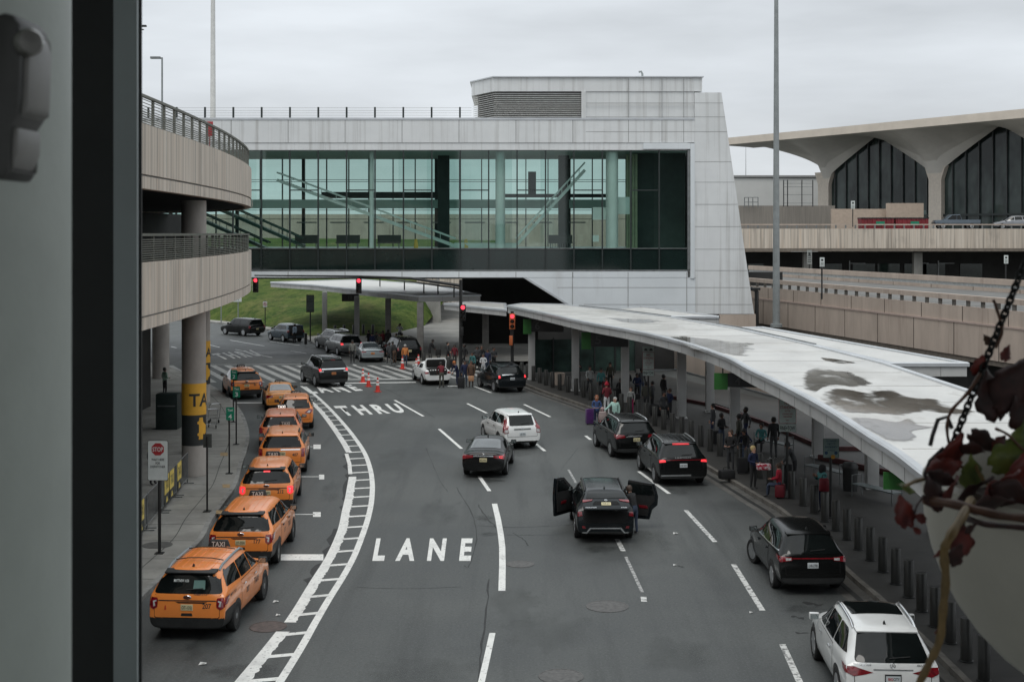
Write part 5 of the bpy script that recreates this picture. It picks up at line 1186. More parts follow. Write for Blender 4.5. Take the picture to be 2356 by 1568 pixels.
    b = MB(); b.add([(-.30, -.10, -.02), (.30, -.10, -.02), (.30, .10, -.02), (-.30, .10, -.02), (-.24, -.045, .20), (.24, -.045, .20), (.24, .045, .20), (-.24, .045, .20)], [(3, 2, 1, 0), (4, 5, 6, 7), (0, 1, 5, 4), (1, 2, 6, 5), (2, 3, 7, 6), (3, 0, 4, 7)])
    sg = b.build('roof_sign', m_trim, c.t, bevel=.02); sg.location = q
    mt = mat('dim_roof_sign_letter', (.42, .43, .42), rough=.5, var=.05) if not sign_lit else mat('lit_sign', (.9, .9, .85), rough=.4, emit=(1, .97, .9), estr=.9, var=.02)
    b = MB(); b.text_fit('TAXI', (0, -.082, .10), (1, 0, 0), (0, .25, 1), .36, .13, .02); b.text_fit('TAXI', (0, .082, .10), (-1, 0, 0), (0, -.25, 1), .36, .13, .02); b.build('sign_lettering', mt, sg)
    return c
T = [('orange taxi numbered 207 with grey roof rails, nearest in the rank', S_EXP, P_OR, (538, 1448, 1, 1), -3.4, '207', 'OT-135J', dict(rails=True, words=True)),
     ('orange taxi numbered 177 without roof rails, second in the rank', S_EXP, P_OR, (635.6, 1293, 1, 1), 0.5, '177', 'OT-253H', {}),
     ('orange taxi numbered 212 with its brake lights lit', S_EXP, P_OR, (675.3, 1173, 1, 1), 5.5, '212', 'OT-947G', dict(lit=True)),
     ('orange taxi numbered 407 with short black roof rails and chrome tail strip', spec(L=5.1, W=2.0, H=1.75, belt=1.12, rt=.26, wb=3.0, r=.36), P_OR, (701, 1083, 1, 1), 6.5, '407', 'OT-462C', dict(style='wagon')),
     ('reddish orange taxi with a lit white TAXI roof sign', S_EXP, P_OR2, (690, 1032, 1, 1), 8.5, '', 'OT-318K', dict(style='wagon', sign_lit=True)),
     ('orange taxi with wedge shaped tail lamps beside the ladder marking', S_MID, P_OR, (717, 983, 1, 1), 9, '', 'OT-706A', dict(style='wedge')),
     ('amber saloon taxi, low roofed, at the head of the inner queue', S_SED, P_YEL, (679, 941, 1, 1), 13, '', 'OT-551B', dict(style='sedan')),
     ('orange taxi driving over the crossing stripes behind the green sign 2', S_EXP, P_OR, (596, 913, 1, 1), 19, '85', 'OT-229F', {})]
for lab, sp, p, g, rz, num, pt, kw in T: taxi(lab, sp, p, ground_pose(g[0], g[1], g[2], g[3], R(rz), sp), R(rz), num, pt, **kw)

def suv(label, sp, p, g, rz, cat='car', name='parked_car', **k):
    if 'bz' in k: sp = dict(sp, bz=k['bz'])
    elif sp is S_EXP: sp = dict(sp, bz=.5)
    c = Car(sp, p, name, label, cat, ground_pose(g[0], g[1], g[2], g[3], R(rz), sp), R(rz), k.get('group', 'cars on the roadway')); be = sp['belt']
    c.wheels(k.get('rim', m_rim), k.get('spokes', 5), k.get('steer', 0)); c.sides(k.get('handles'), k.get('skip', ()), k.get('chrome', False)); c.mirrors(k.get('mir')); c.front()
    if not k.get('open'):
        c.glass(k.get('gt', .13), k.get('gb', .03), k.get('gwt', .66), k.get('gwb', .82)); c.wiper() if sp['kind'] == 'suv' else None
        c.rear('panel_gap', [(-.80, be+.0), (-.79, .60), (.79, .60), (.80, be+.0)], m_seamc, .003); c.rear('tailgate' if sp['kind'] == 'suv' else 'trunk_lid', [(-.785, be+.0), (-.775, .615), (.775, .615), (.785, be+.0)], p, .007)
    if 'lamp' in k: c.lamps(k['lamp'], k.get('lside'), lit=k.get('lit', False), clear=k.get('clear'))
    if k.get('plate'): c.plate(k['plate'], k.get('pz', .86), k.get('pm'), 0, k.get('ink'))
    if sp['kind'] == 'suv' and k.get('spoil', True): c.spoiler(d=k.get('sd', .06))
    if k.get('rails', False): c.rails(k['rails'])
    if k.get('fin', True): c.fin()
    if k.get('brake'): c.brake(k['brake'] == 'on', k.get('bw', .25), k.get('bzz'))
    return c
m_plw = mat('white_plate', (.62, .66, .68), rough=.4, var=.05); m_plo = mat('orange_plate', (.55, .20, .06), rough=.4, var=.1)
LB = [(.76, 1.02), (.95, 1.0), (.94, 1.13), (.77, 1.14)]
suv('black full size wagon with lit brake lamps and silver tail bar on the crossing', S_BIG, P_BLK, (788, 886, 1, 1), 24, lamp=[(.80, 1.10), (.95, 1.08), (.95, 1.26), (.82, 1.26)], lit=True, clear=[(.66, 1.05), (.93, 1.03), (.93, 1.10), (.66, 1.13)], plate='JWV-284', pz=.94, pm=m_plo, rails=m_chrome, brake='on', bw=.2, gb=.1, bz=.55
    ).rear('chrome_strip', [(-.78, 1.19), (.78, 1.19), (.78, 1.27), (-.78, 1.27)], m_chrome, .014)
c = suv('black crossover with glowing tail lamps stopped at the kerb below the orange signal', S_EDGE, P_BLK2, (1138, 901, 0, 1), 20, lamp=[(.82, .96), (.95, .94), (.94, 1.10), (.84, 1.12)], lit=True, plate='T639KL', pz=.90, pm=m_plw, rails=m_trim)
c.rear('chrome_strip', [(-.70, 1.12), (.15, 1.12), (.15, 1.18), (-.70, 1.18)], m_chrome, .016); c.patch('scratch', [(-c.f+.05, .62), (-c.f+.5, .66), (-c.f+.42, .8), (-c.f+.1, .86)], 'left', mat('bare_scuff', (.35, .36, .36), rough=.4, var=.8, scale=9, coord='obj'), .014)
c = suv('white compact crossover with tall red pillar lamps driving in the middle lane', S_MID, P_WHT, (1226, 1024.6, 1, 1), 17, lamp=[(.72, .80), (.95, .76), (.93, 1.16), (.80, 1.52), (.70, 1.54), (.76, 1.1)], lside=[(.06, .82), (.06, 1.1), (.24, 1.12), (.22, .82)], clear=[(.74, .82), (.92, .80), (.92, .94), (.75, .95)], plate='LBX 810', pz=.74, pm=m_plw, gwt=.60, gwb=.66, bz=.40, handles=m_trim, mir=m_trim)
c.rear('chrome_strip', [(-.45, .93), (.45, .93), (.45, .99), (-.45, .99)], m_grey, .02); c.text('emblem', 'H', 0, 1.0, .1, 'rear', m_chrome, .03, .02)
c = suv('black saloon with chrome tail strip following the white crossover', S_SED, P_BLK, (1162.8, 1090.6, 1, 1), -5, lamp=[(.46, .86), (.93, .80), (.93, .97), (.46, .95)], lside=[(.05, .82), (.05, .96), (.38, .97), (.3, .85)], plate='M52 HNX', pz=.77, spokes=7, bz=.36)
c.rear('chrome_strip', [(-.45, .90), (.45, .90), (.45, .955), (-.45, .955)], m_chrome, .016); c.patch('lit_lamp', [(.72*c.w, .86), (.86*c.w, .85), (.86*c.w, .93), (.72*c.w, .93)], 'rear', m_tailon, .02)
b = MB(); q = project(c.bvh, [(0, .985)], 'rear', .02)[0]; b.lathe([(.05, 0), (.035, .01)], n=16, M=Matrix.Rotation(R(90), 3, 'X')); o = b.build('emblem', m_chrome, c.t); o.location = q
c = suv('black crossover with broad chrome tail bar and swept roof rails in the right lane', S_EXP, P_BLK, (1407, 1049.6, 0, 1), 10, lamp=[(.52, 1.00), (.94, .95), (.95, 1.14), (.56, 1.11)], lside=[(.05, .98), (.05, 1.13), (.35, 1.13), (.3, 1.0)], plate='K81 PLT', pz=.90, rails=m_chrome, bz=.5, chrome=False)
c.rear('chrome_strip', [(-.52, 1.00), (.25, 1.03), (.25, 1.09), (-.38, 1.09)], m_chrome, .018)
c = suv('black long crossover with thin red light bar and glowing tail lamps', spec(L=5.06, W=2.02, H=1.76, wb=3.02, belt=1.14, rt=.55), P_BLK, (1508.6, 1110, 0, 1), 6, lamp=[(.70, 1.0), (.95, .98), (.95, 1.08), (.72, 1.08)], lit=True, plate='KHF 5093', pz=.86, pm=m_plw, rails=m_grey, brake='on', bw=.34)
c.rear('light_bar', [(-.70, 1.06), (.70, 1.06), (.70, 1.085), (-.70, 1.085)], m_tail, .016); c.rear('chrome_strip', [(-.90, .44), (.3, .44), (.3, .50), (-.90, .50)], m_chrome, .014); c.text('tailgate_lettering', 'LINCOLN', .0, 1.155, .045, 'rear', m_grey, .016, .01, 2.4); c.roof_ribs(6, m_chrome)
c = suv('black crossover with curved chrome window line pulling out beside the bollards', S_EDGE, P_BLK, (1782, 1350, 0, 1), 1, lamp=[(.60, .99), (.95, .95), (.95, 1.10), (.60, 1.08)], lside=[(.05, .98), (.05, 1.10), (.42, 1.11), (.3, 1.0)], clear=[(.62, 1.0), (.78, .99), (.78, 1.06), (.62, 1.06)], plate='LNR-2700', pz=.86, pm=m_plw, chrome=True, steer=R(14), rails=None, bz=.5)
c.rear('light_bar', [(-.60, 1.03), (.60, 1.03), (.60, 1.065), (-.60, 1.065)], m_tail, .014)
c = suv('white luxury crossover with black glass roof and BIGCITY plate, nearest on the right', S_GLE, P_WHT, (1880, 1514, 0, 0), -3.5, lamp=[(.40, .98), (.62, .93), (.80, .90), (.95, .97), (.93, 1.09), (.78, 1.09)], lside=[(.06, .96), (.06, 1.09), (.45, 1.10), (.3, .98)], rails=m_chrome, handles=m_chrome, gwt=.62, gwb=.78, gt=.12, bz=.46)
q = project(c.bvh, [(0, .86)], 'rear', .02)[0]; b = MB(); b.box((0, 0, 0), (.34, .014, .19)); o = b.build('license_plate', m_trim, c.t, bevel=.004); o.location = q
b = MB(); b.box((0, -.008, 0), (.30, .008, .125)); b.build('plate_face', m_plw, o); b = MB(); b.text_fit('BIG', (-.055, -.0135, 0), (1, 0, 0), (0, 0, 1), .10, .055, .03); b.build('plate_lettering', mat('plate_red', (.45, .03, .03), rough=.5, var=.05), o); b = MB(); b.text_fit('CITY', (.065, -.0135, 0), (1, 0, 0), (0, 0, 1), .13, .055, .03); b.build('plate_lettering', m_signink, o)
c.patch('glass_roof', [(-.56*c.w, -.95), (.56*c.w, -.95), (.58*c.w, c.ytop-.1), (-.58*c.w, c.ytop-.1)], 'top', m_cgl, .010, rad=.1)
q = project(c.bvh, [(0, 1.115)], 'rear', .018)[0]; b = MB(); M = Matrix.Rotation(R(90), 3, 'X')
b.tube([q+Vector((.055*math.cos(k*math.pi/12), 0, .055*math.sin(k*math.pi/12))) for k in range(24)], .006, 5, closed=True)
for a in (90, 210, 330): b.tube([q, q+Vector((.055*math.cos(R(a)), 0, .055*math.sin(R(a))))], .006, 5)
b.build('emblem', m_chrome, c.t); c.rear('chrome_strip', [(-.40, 1.03), (.42, 1.03), (.42, 1.05), (-.40, 1.05)], m_chrome, .018)
c.text('tailgate_lettering', 'GLE 350', -.56, 1.135, .045, 'rear', m_chrome, .016, .01, 1.1); c.text('tailgate_lettering', '4MATIC', .60, 1.13, .04, 'rear', m_grey, .016, .01, 1.1)
# crossover standing with both side doors and its tailgate open
sp = spec(L=4.9, W=1.93, H=1.73, wb=2.79, belt=1.12, rt=.40)
c = suv('black crossover with raised tailgate and open side doors in the middle of the road', sp, P_BLK2, (1447.3, 1234, 1, 1), .5, open=True, skip=(('left', 'front'), ('right', 'rear')), lamp=[(.78, .92), (.94, .90), (.93, 1.04), (.80, 1.05)], bz=.40, spoil=False, rails=m_trim)
c.rear('cargo_opening', [(-.76, .78), (-.70, .68), (.70, .68), (.76, .78), (.74, 1.12), (.60, 1.60), (-.60, 1.60), (-.74, 1.12)], m_int, .012, rad=.05)
c.rear('chrome_strip', [(-.92, .36), (-.62, .36), (-.50, .50), (.50, .50), (.62, .36), (.92, .36), (.92, .40), (.65, .40), (.53, .54), (-.53, .54), (-.65, .40), (-.92, .40)], m_chrome, .016)
for sg in (-1, 1): c.rear('reflector', [(sg*.66, .52), (sg*.78, .52), (sg*.80, .60), (sg*.70, .60)], m_tail, .016)
MX = Matrix.Translation((0, -c.f+.46, 1.66)) @ Matrix.Rotation(R(-65), 4, 'X')
def hinged(name, pts, th, m, M, parent):
    b = MB(); n = len(pts); b.add([M @ Vector((x, -.0, z)) for x, z in pts]+[M @ Vector((x, th, z)) for x, z in pts], [tuple(range(n-1, -1, -1)), tuple(range(n, 2*n))]+[(k, (k+1) % n, n+(k+1) % n, n+k) for k in range(n)]); return b.build(name, m, parent, bevel=.012)
tgo = hinged('tailgate', [(-.60, 0), (.60, 0), (.74, -.50), (.76, -.85), (.70, -1.0), (-.70, -1.0), (-.76, -.85), (-.74, -.50)], .07, P_BLK2, MX, c.t)
hinged('rear_window', [(-.54, -.06), (.54, -.06), (.64, -.44), (-.64, -.44)], -.012, m_cgl, MX, tgo)
for sg in (-1, 1): hinged('tail_light', [(sg*.42, -.50), (sg*.75, -.52), (sg*.76, -.66), (sg*.46, -.58)], -.02, m_tail, MX, tgo)
hinged('plate_recess', [(-.36, -.60), (.36, -.60), (.44, -.78), (-.44, -.78)], -.006, m_seamc, MX, tgo); hinged('license_plate', [(-.155, -.66), (.155, -.66), (.155, -.815), (-.155, -.815)], -.022, m_gold, MX, tgo)
b = MB(); b.text_fit('XKR-21V', MX @ Vector((0, -.026, -.74)), MX.to_3x3() @ Vector((1, 0, 0)), MX.to_3x3() @ Vector((0, 0, 1)), .25, .08, .012); b.build('plate_lettering', m_signink, tgo)
b = MB()
for k in range(3):
    a = k*2*math.pi/3; b.tube([MX @ Vector((.05*math.cos(q*math.pi/8)*(1 if k else .6), -.02, -.56+.035*math.sin(q*math.pi/8)*(1 if k != 1 else .55))) for q in range(16)], .008, 5, closed=True)
b.build('emblem', m_chrome, tgo); b = MB(); b.text_fit('HIGHLANDER', MX @ Vector((-.5, -.012, -.93)), MX.to_3x3() @ Vector((1, 0, 0)), MX.to_3x3() @ Vector((0, 0, 1)), .36, .05, .015); b.text_fit('AWD', MX @ Vector((.56, -.012, -.93)), MX.to_3x3() @ Vector((1, 0, 0)), MX.to_3x3() @ Vector((0, 0, 1)), .2, .05, .015); b.build('tailgate_lettering', m_chrome, tgo)
def open_door(hx, hy, ang, sg, ln, window_top, label=None):
    M = Matrix.Translation((hx, hy, 0)) @ Matrix.Rotation(ang, 4, 'Z')
    def pl(pts, th, m, nm, par, o=0.0):
        b = MB(); n = len(pts); b.add([M @ Vector((sg*o, y, z)) for y, z in pts]+[M @ Vector((sg*(o+th), y, z)) for y, z in pts], [tuple(range(n-1, -1, -1)), tuple(range(n, 2*n))]+[(k, (k+1) % n, n+(k+1) % n, n+k) for k in range(n)]); return b.build(nm, m, par, bevel=.01)
    d = pl(ln, -.09, P_BLK2, 'door', c.t); pl([(y*.86-.06, z if z > 1.2 else z+.12) for y, z in ln], -.03, m_int, 'door_lining', d, -.085); pl(window_top, -.012, m_cgl, 'side_window', d, -.118); pl(window_top, .012, m_cgl, 'side_window', d, .0)
    zs = [z for y, z in ln]; ym = sum(y for y, z in ln)/len(ln); pl([(ym-.16, .74), (ym+.14, .74), (ym+.18, .84), (ym-.12, .84)], -.02, mat('dark_door_reflector', (.11, .006, .010), rough=.3, var=.3), 'door_lamp', d, -.115); return d
open_door(-c.w*.97, c.f-1.42, R(-38), -1, [(0, .36), (-1.08, .36), (-1.12, .9), (-1.12, 1.16), (-1.05, 1.66), (-.62, 1.64), (-.10, 1.16), (0, 1.1)], [(-.98, 1.2), (-.25, 1.2), (-.66, 1.58), (-.98, 1.6)])
open_door(c.w*.97, -.02, R(68), 1, [(0, .36), (-.80, .36), (-.90, .70), (-1.08, .86), (-1.10, 1.16), (-.98, 1.58), (-.06, 1.66), (0, 1.16)], [(-.08, 1.2), (-1.0, 1.2), (-.92, 1.52), (-.10, 1.58)])
# white saloon with its boot open
sp = dict(S_SED); sp.update(L=4.85)
c = suv('white saloon with its boot lid raised beside the traffic cones', sp, P_WHT, (973, 883.5, 0, 1), 16, open=True, lamp=[(.66, .80), (.94, .78), (.94, .94), (.72, .92)], lside=[(.05, .80), (.05, .93), (.36, .94), (.3, .82)], bz=.34, chrome=False)
c.patch('rear_window', [(-.66*c.w, -c.f+.86), (.66*c.w, -c.f+.86), (.58*c.w, -c.f+1.68), (-.58*c.w, -c.f+1.68)], 'top', m_cgl, .01)
c.rear('trunk_opening', [(-.62, .70), (.62, .70), (.70, 1.0), (-.70, 1.0)], m_int, .014, rad=.05); c.patch('trunk_opening', [(-.72*c.w, -c.f+.03), (.72*c.w, -c.f+.03), (.72*c.w, -c.f+.72), (-.72*c.w, -c.f+.72)], 'top', m_int, .012)
MX = Matrix.Translation((0, -c.f+.78, 1.10)) @ Matrix.Rotation(R(8), 4, 'X')
ld = hinged('trunk_lid', [(-.72, 0), (.72, 0), (.74, .50), (.64, .66), (-.64, .66), (-.74, .50)], .05, P_WHT, MX, c.t); hinged('lid_lining', [(-.64, .04), (.64, .04), (.66, .46), (.58, .58), (-.58, .58), (-.66, .46)], -.02, m_int, MX, ld)
# cars waiting by the far canopy
suv('black boxy long wagon parked at the foot of the grass hill', S_FLEX, P_BLK, (560.8, 773, 0, 1), 48, lamp=[(.84, .82), (.95, .80), (.95, 1.06), (.85, 1.07)], lside=[(.05, .82), (.05, 1.05), (.16, 1.05), (.16, .82)], plate='HJT 640', pz=.72, group='cars waiting by the far canopy')
c = suv('slate blue compact off roader with its back door swung open', S_MID, P_BLU, (652.4, 786.3, 0, 1), 36, lamp=[(.80, .92), (.95, .9), (.94, 1.12), (.82, 1.14)], lside=[(.05, .9), (.05, 1.12), (.2, 1.12), (.18, .9)], open=True, group='cars waiting by the far canopy')
c.rear('cargo_opening', [(-.72, .62), (.72, .62), (.74, 1.10), (.60, 1.52), (-.60, 1.52), (-.74, 1.10)], m_int, .012)
M2 = Matrix.Translation((c.w*.78, -c.f+.02, 0)) @ Matrix.Rotation(R(-80), 4, 'Z'); hinged('back_door', [(-1.45, .55), (-.05, .55), (-.05, 1.1), (-.12, 1.55), (-1.30, 1.55), (-1.45, 1.1)], .08, P_BLU, M2, c.t)
suv('dark grey off roader ahead of the minivan, half hidden by it', S_EXP, P_GRY, (731, 800, 0, 0), 30, rails=m_chrome, group='cars waiting by the far canopy', plate='FDV 118', pm=m_plw)
suv('dark grey minivan with lit tail lamp and bright window line', S_VAN, P_GRY, (777.5, 817.5, 0, 1), 25, lamp=[(.74, .94), (.95, .92), (.95, 1.10), (.76, 1.08)], lit=True, chrome=True, plate='GZA 551', pz=.84, group='cars waiting by the far canopy')
c = suv('silver saloon with an orange plate parked before the crossing', S_SED, P_SIL, (829.6, 832, 0, 1), 14, lamp=[(.55, .84), (.93, .80), (.93, .92), (.55, .90)], plate='T714', pz=.74, pm=m_plo, group='cars waiting by the far canopy')
c.rear('tail_band', [(-.9, .90), (.9, .90), (.9, .955), (-.9, .955)], m_trim, .016)
suv('black off roader with pale reflecting windows behind the silver saloon', S_BIG, P_BLK, (908, 833, 0, 1), 20, lamp=[(.84, 1.0), (.95, .98), (.95, 1.2), (.85, 1.2)], plate='XR 906', pz=.95, group='cars waiting by the far canopy', rails=m_trim)
# vehicles on the departures deck
c = suv('grey station car on the departures deck cut by the right picture edge', S_VAN, paint('light_grey_car_paint', (.30, .31, .33), .3, .4), (1178, 800, 1, 1), 80, chrome=True, group='vehicles on the departures deck', plate='B12', lamp=LB)
c.t.location = (tx(2336, 168), 168.5, tz(527)+.003)
t = thing('pickup_truck', 'blue grey pickup truck on the departures deck right of the red dumpsters', 'pickup', (tx(2205, 168), 169, tz(527)+.003), R(88), 'vehicles on the departures deck'); p = paint('blue_grey_truck_paint', (.10, .13, .16), .3, .3)
b = MB(); b.prism([(-.95, -2.85, .5), (-.95, 2.75, .5), (-.95, 2.85, .9), (-.95, 2.6, 1.15), (-.95, 1.55, 1.2), (-.95, -2.85, 1.2)], (1.9, 0, 0)); b.prism([(-.86, -.55, 1.2), (-.86, 1.5, 1.2), (-.80, .75, 1.85), (-.80, -.35, 1.88)], (1.7, 0, 0)); b.build('body', p, t, bevel=.06)
b = MB()
for sx in (-.9, .86): b.prism([(sx, .15, 1.25), (sx, 1.3, 1.25), (sx, .72, 1.76), (sx, .15, 1.78)], (.04, 0, 0)); b.prism([(sx, -.45, 1.25), (sx, .07, 1.25), (sx, .07, 1.78), (sx, -.3, 1.78)], (.04, 0, 0))
b.build('side_window', m_cgl, t)
b = MB(); b.box((0, -1.7, 1.21), (1.6, 2.1, .03)); b.build('cargo_bed', m_int, t)
for sx in (-.85, .85):
    for y in (1.85, -1.75): b = MB(); b.lathe([(.25, -.12), (.38, -.12), (.38, .12), (.25, .12)], n=20, M=Matrix.Rotation(R(90), 3, 'Y')); o = b.build('wheel', m_tyre, t); o.location = (sx, y, .38); b = MB(); b.lathe([(.25, -.13), (.001, -.1)], n=16, M=Matrix.Rotation(R(90), 3, 'Y')); b.lathe([(.25, .13), (.001, .1)], n=16, M=Matrix.Rotation(R(90), 3, 'Y')); b.build('rim', m_rim, o)
# ================= street furniture =================
def sign_post(name, label, u_c, v_base, parts, cat='sign', group=None, pole_r=.04, yaw=0.0, pole_top=None, base=True, m=m_black, d=None):
    """parts: function(parent, px) adding panels; the post stands where its foot meets the pavement"""
    p = G(u_c, v_base, KZ) if d is None else Vector(((u_c-CX)/FP*d, d, KZ))
    t = thing(name, label, cat, p, yaw, group)
    b = MB(); b.cyl((0, 0, 0), (0, 0, pole_top or 3.0), pole_r, n=8)
    if base: b.box((0, 0, .012), (.26, .26, .024))
    b.build('pole', m, t); return t, p
def panel(t, x, z0, z1, w, m, name='panel', y=-.05, th=.012, r=.03):
    b = MB(); b.prism([(x+q.x, y, q.y) for q in rounded([(-w/2, z0), (w/2, z0), (w/2, z1), (-w/2, z1)], r)], (0, th, 0)); return b.build(name, m, t)
def lines(par, rows, y, name='lettering'):
    """rows: (text, x, z, width, cap height, material)"""
    for txt, x, z, w, h, m in rows:
        b = MB(); b.text_fit(txt, (x, y, z), (1, 0, 0), (0, 0, 1), w, h, .015); b.build(name, m, par)
def ztop(v, d): return H-(v-YH)/FP*d-KZ
# stop sign for the dispatcher
t, p = sign_post('stop_sign', 'white sign with red octagon reading STOP WAIT HERE FOR DISPATCHER', 367, 1272, None, pole_top=2.3, pole_r=.05)
d = p.y; s = d/FP; z0, z1 = ztop(1104, d), ztop(1012, d); w = 47*s
pn = panel(t, -.035, z0, z1, w, m_signink, 'panel_border', -.062, .012, .05); panel(t, -.035, z0+.012, z1-.012, w-.024, m_white, 'panel', -.066, .004, .05)
zc = z1-.27; b = MB(); b.poly([(-.035+.205*math.cos(R(22.5+45*k)), -.071, zc+.205*math.sin(R(22.5+45*k))) for k in range(8)]); b.build('stop_octagon', mat('stop_red', (.36, .025, .03), rough=.4, var=.08), t)
lines(t, [('STOP', -.035, zc, .33, .14, m_white)], -.075)
lines(t, [('WAIT HERE', -.035, zc-.32, .40, .075, m_signink), ('FOR', -.035, zc-.43, .14, .075, m_signink), ('DISPATCHER', -.035, zc-.54, .46, .075, m_signink)], -.071)
b = MB(); b.lathe([(.48, 0), (.48, .006), (.001, .006)], n=28); o = b.build('manhole_cover', mat('pavement_iron', (.10, .098, .09), rough=.75, var=.25, scale=6)); o.location = G(362, 1253, KZ); tag(o, 'dark round manhole cover in the pavement at the stop sign post', 'manhole cover')
# taxi rank numbers
for n, u, vb, v0, v1, wpx, uc in (('2', 537, 970, 872.5, 850.5, 15, 538.5), ('3', 543.5, 1021.7, 913.6, 888.5, 16.2, 544.6), ('4', 527.5, 1088.7, 965.5, 936, 18.5, 530)):
    t, p = sign_post('taxi_rank_sign', 'green sign reading Taxi %s on a thin dark post' % n, u, vb, None, group='green taxi rank number signs', pole_r=.035, pole_top=ztop(v1, G(u, vb, KZ).y)-.02)
    d = p.y; z0, z1 = ztop(v0, d), ztop(v1, d); w = wpx*d/FP; x = (uc-u)*d/FP
    panel(t, x, z0, z1, w, m_green, 'panel', -.05, .01, .03); lines(t, [('Taxi', x, z1-.11, w*.66, .10, m_wtext), (n, x, z0+.155, .15, .20, m_wtext)], -.0535)
t, p = sign_post('sign_back', 'dark back of a square sign on a thin post by the pavement edge', 476.6, 1175.8, None, pole_r=.035, pole_top=ztop(999, 47.9))
d = p.y; b = MB(); b.box((0, .045, (ztop(998, d)+ztop(1029.5, d))/2), (20*d/FP, .012, 31*d/FP)); b.build('panel', mat('sign_back_grey', (.06, .066, .06), rough=.6, var=.2), t)
t, p = sign_post('notice_sign', 'small white parking notice in front of the yellow banded column', 450.6, 1094, None, pole_r=.035, pole_top=ztop(943, 55))
d = p.y; panel(t, .04, ztop(970, d), ztop(942, d), 14*d/FP, m_white, 'panel', -.05, .01, .02); lines(t, [('P', .04, ztop(949, d), .09, .11, m_signink), ('NO', .04, ztop(955, d), .11, .05, m_signink), ('STOPPING', .04, ztop(960, d), .15, .03, m_signink), ('ANY TIME', .04, ztop(966, d), .15, .03, m_signink)], -.0535)
# no standing signs and the security notice by the bollards
def no_standing(u, d, v_top, v_mid, v_bot, wpx, label, emblem=False):
    t, p = sign_post('no_standing_sign', label, u, 0, None, group='no standing signs by the bollards', d=d, pole_r=.05, pole_top=ztop(v_top, d)); k = d/FP; w = wpx*k; z0, zm, z1 = ztop(v_bot, d), ztop(v_mid, d), ztop(v_top, d)
    m_s = mat('grey_white_sign', (.45, .52, .49), rough=.5, var=.06, scale=5)
    panel(t, 0, zm+.02, z1, w, m_redink, 'panel_border', -.075, .012); panel(t, 0, zm+.035, z1-.015, w-.03, m_s, 'panel', -.08, .004); panel(t, 0, z0, zm, w, m_signink, 'panel_border', -.075, .012, .02); panel(t, 0, z0+.012, zm-.012, w-.024, m_s, 'panel', -.08, .004, .02)
    H1 = z1-zm; r = m_redink
    lines(t, [('NO', 0, z1-H1*.16, w*.34, H1*.13, r), ('STANDING', 0, z1-H1*.34, w*.86, H1*.12, r), ('ACTIVE', 0, z1-H1*.48, w*.32, H1*.06, r), ('LOADING AND', 0, z1-H1*.60, w*.6, H1*.06, r), ('UNLOADING', 0, z1-H1*.71, w*.5, H1*.06, r), ('ONLY', 0, z1-H1*.85, w*.2, H1*.06, r), ('FINE+TOW', 0, (z0+zm)/2, w*.86, (zm-z0)*.52, m_signink)], -.0845)
    if emblem:
        panel(t, 0, z1+.01, z1+.30, w, m_s, 'tow_panel', -.075, .012, .02); b = MB()
        for sx in (-.14, .14): b.prism([(sx-.09, -.079, z1+.07), (sx+.09, -.079, z1+.07), (sx+.09, -.079, z1+.13), (sx+.03, -.079, z1+.19), (sx-.05, -.079, z1+.19), (sx-.09, -.079, z1+.13)], (0, .002, 0))
        b.build('tow_pictogram', m_signink, t)
no_standing(1491.5, 71.8, 809, 850, 864, 26.5, 'no standing sign with a tow pictogram plate, farther along the kerb', True)
no_standing(1811, 51.6, 916, 974, 992.5, 40, 'no standing sign with FINE+TOW plate, nearest the hanging pot')
t, p = sign_post('security_notice', 'grey green security notice board with blue lettering on a dark post', 1911, 0, None, d=46.5, pole_r=.05, pole_top=ztop(1010, 46.5)); d = 46.5; w = 37*d/FP
panel(t, 0, ztop(1052, d), ztop(1007.5, d), w, m_signink, 'panel_border', -.075, .012, .02); m_s2 = mat('green_grey_sign', (.20, .27, .25), rough=.5, var=.08); panel(t, 0, ztop(1052, d)+.012, ztop(1007.5, d)-.012, w-.024, m_s2, 'panel', -.08, .004, .02); m_bl = mat('blue_sign_ink', (.02, .06, .13), rough=.5, var=.1); zt_ = ztop(1007.5, d)
lines(t, [('ALL VEHICLES', 0, zt_-.08, .36, .055, m_bl), ('SUBJECT TO', 0, zt_-.18, .3, .055, m_bl), ('RANDOM SEARCH', 0, zt_-.29, .42, .07, m_bl), ('BY POLICE', 0, zt_-.41, .26, .055, m_bl)], -.0845)
b = MB(); M = Matrix.Rotation(R(90), 3, 'X')
for sx in (-.17, .17): b.lathe([(.06, 0), (.001, .001)], (sx, -.084, zt_-.50), 12, M=M)
b.build('badge', m_bl, t); b = MB(); b.lathe([(.075, 0), (.075, .02), (.001, .02)], (.06, -.10, ztop(1049, d)), 14, M=M); b.build('yellow_disc', mat('amber_disc', (.5, .25, .03), rough=.5, var=.1), t)
# far notice board, small signs on the hill
t, p = sign_post('notice_board', 'tall grey notice board on a black post before the grass hill', 714, 785, None, pole_r=.06, pole_top=ztop(680, 123)); d = p.y; m_nb = mat('dull_grey_board', (.16, .19, .175), rough=.6, var=.15, scale=4)
panel(t, 0, ztop(718, d), ztop(678, d), 18*d/FP, m_signink, 'panel_border', -.08, .012); panel(t, 0, ztop(716.5, d), ztop(679.5, d), 16.6*d/FP, m_nb, 'panel', -.085, .004); lines(t, [('NO', 0, ztop(688, d), .2, .1, m_signink), ('STANDING', 0, ztop(693, d), .5, .09, m_signink), ('FINE+TOW', 0, ztop(713.5, d), .5, .1, m_signink)], -.089)
t, p = sign_post('no_stopping_sign', 'small white square prohibition sign on a thin post at the hill foot', 610, 757, None, pole_r=.05, pole_top=ztop(690, 139)); d = p.y; panel(t, 0, ztop(706, d), ztop(693, d), 9.5*d/FP, m_white, 'panel', -.07, .01)
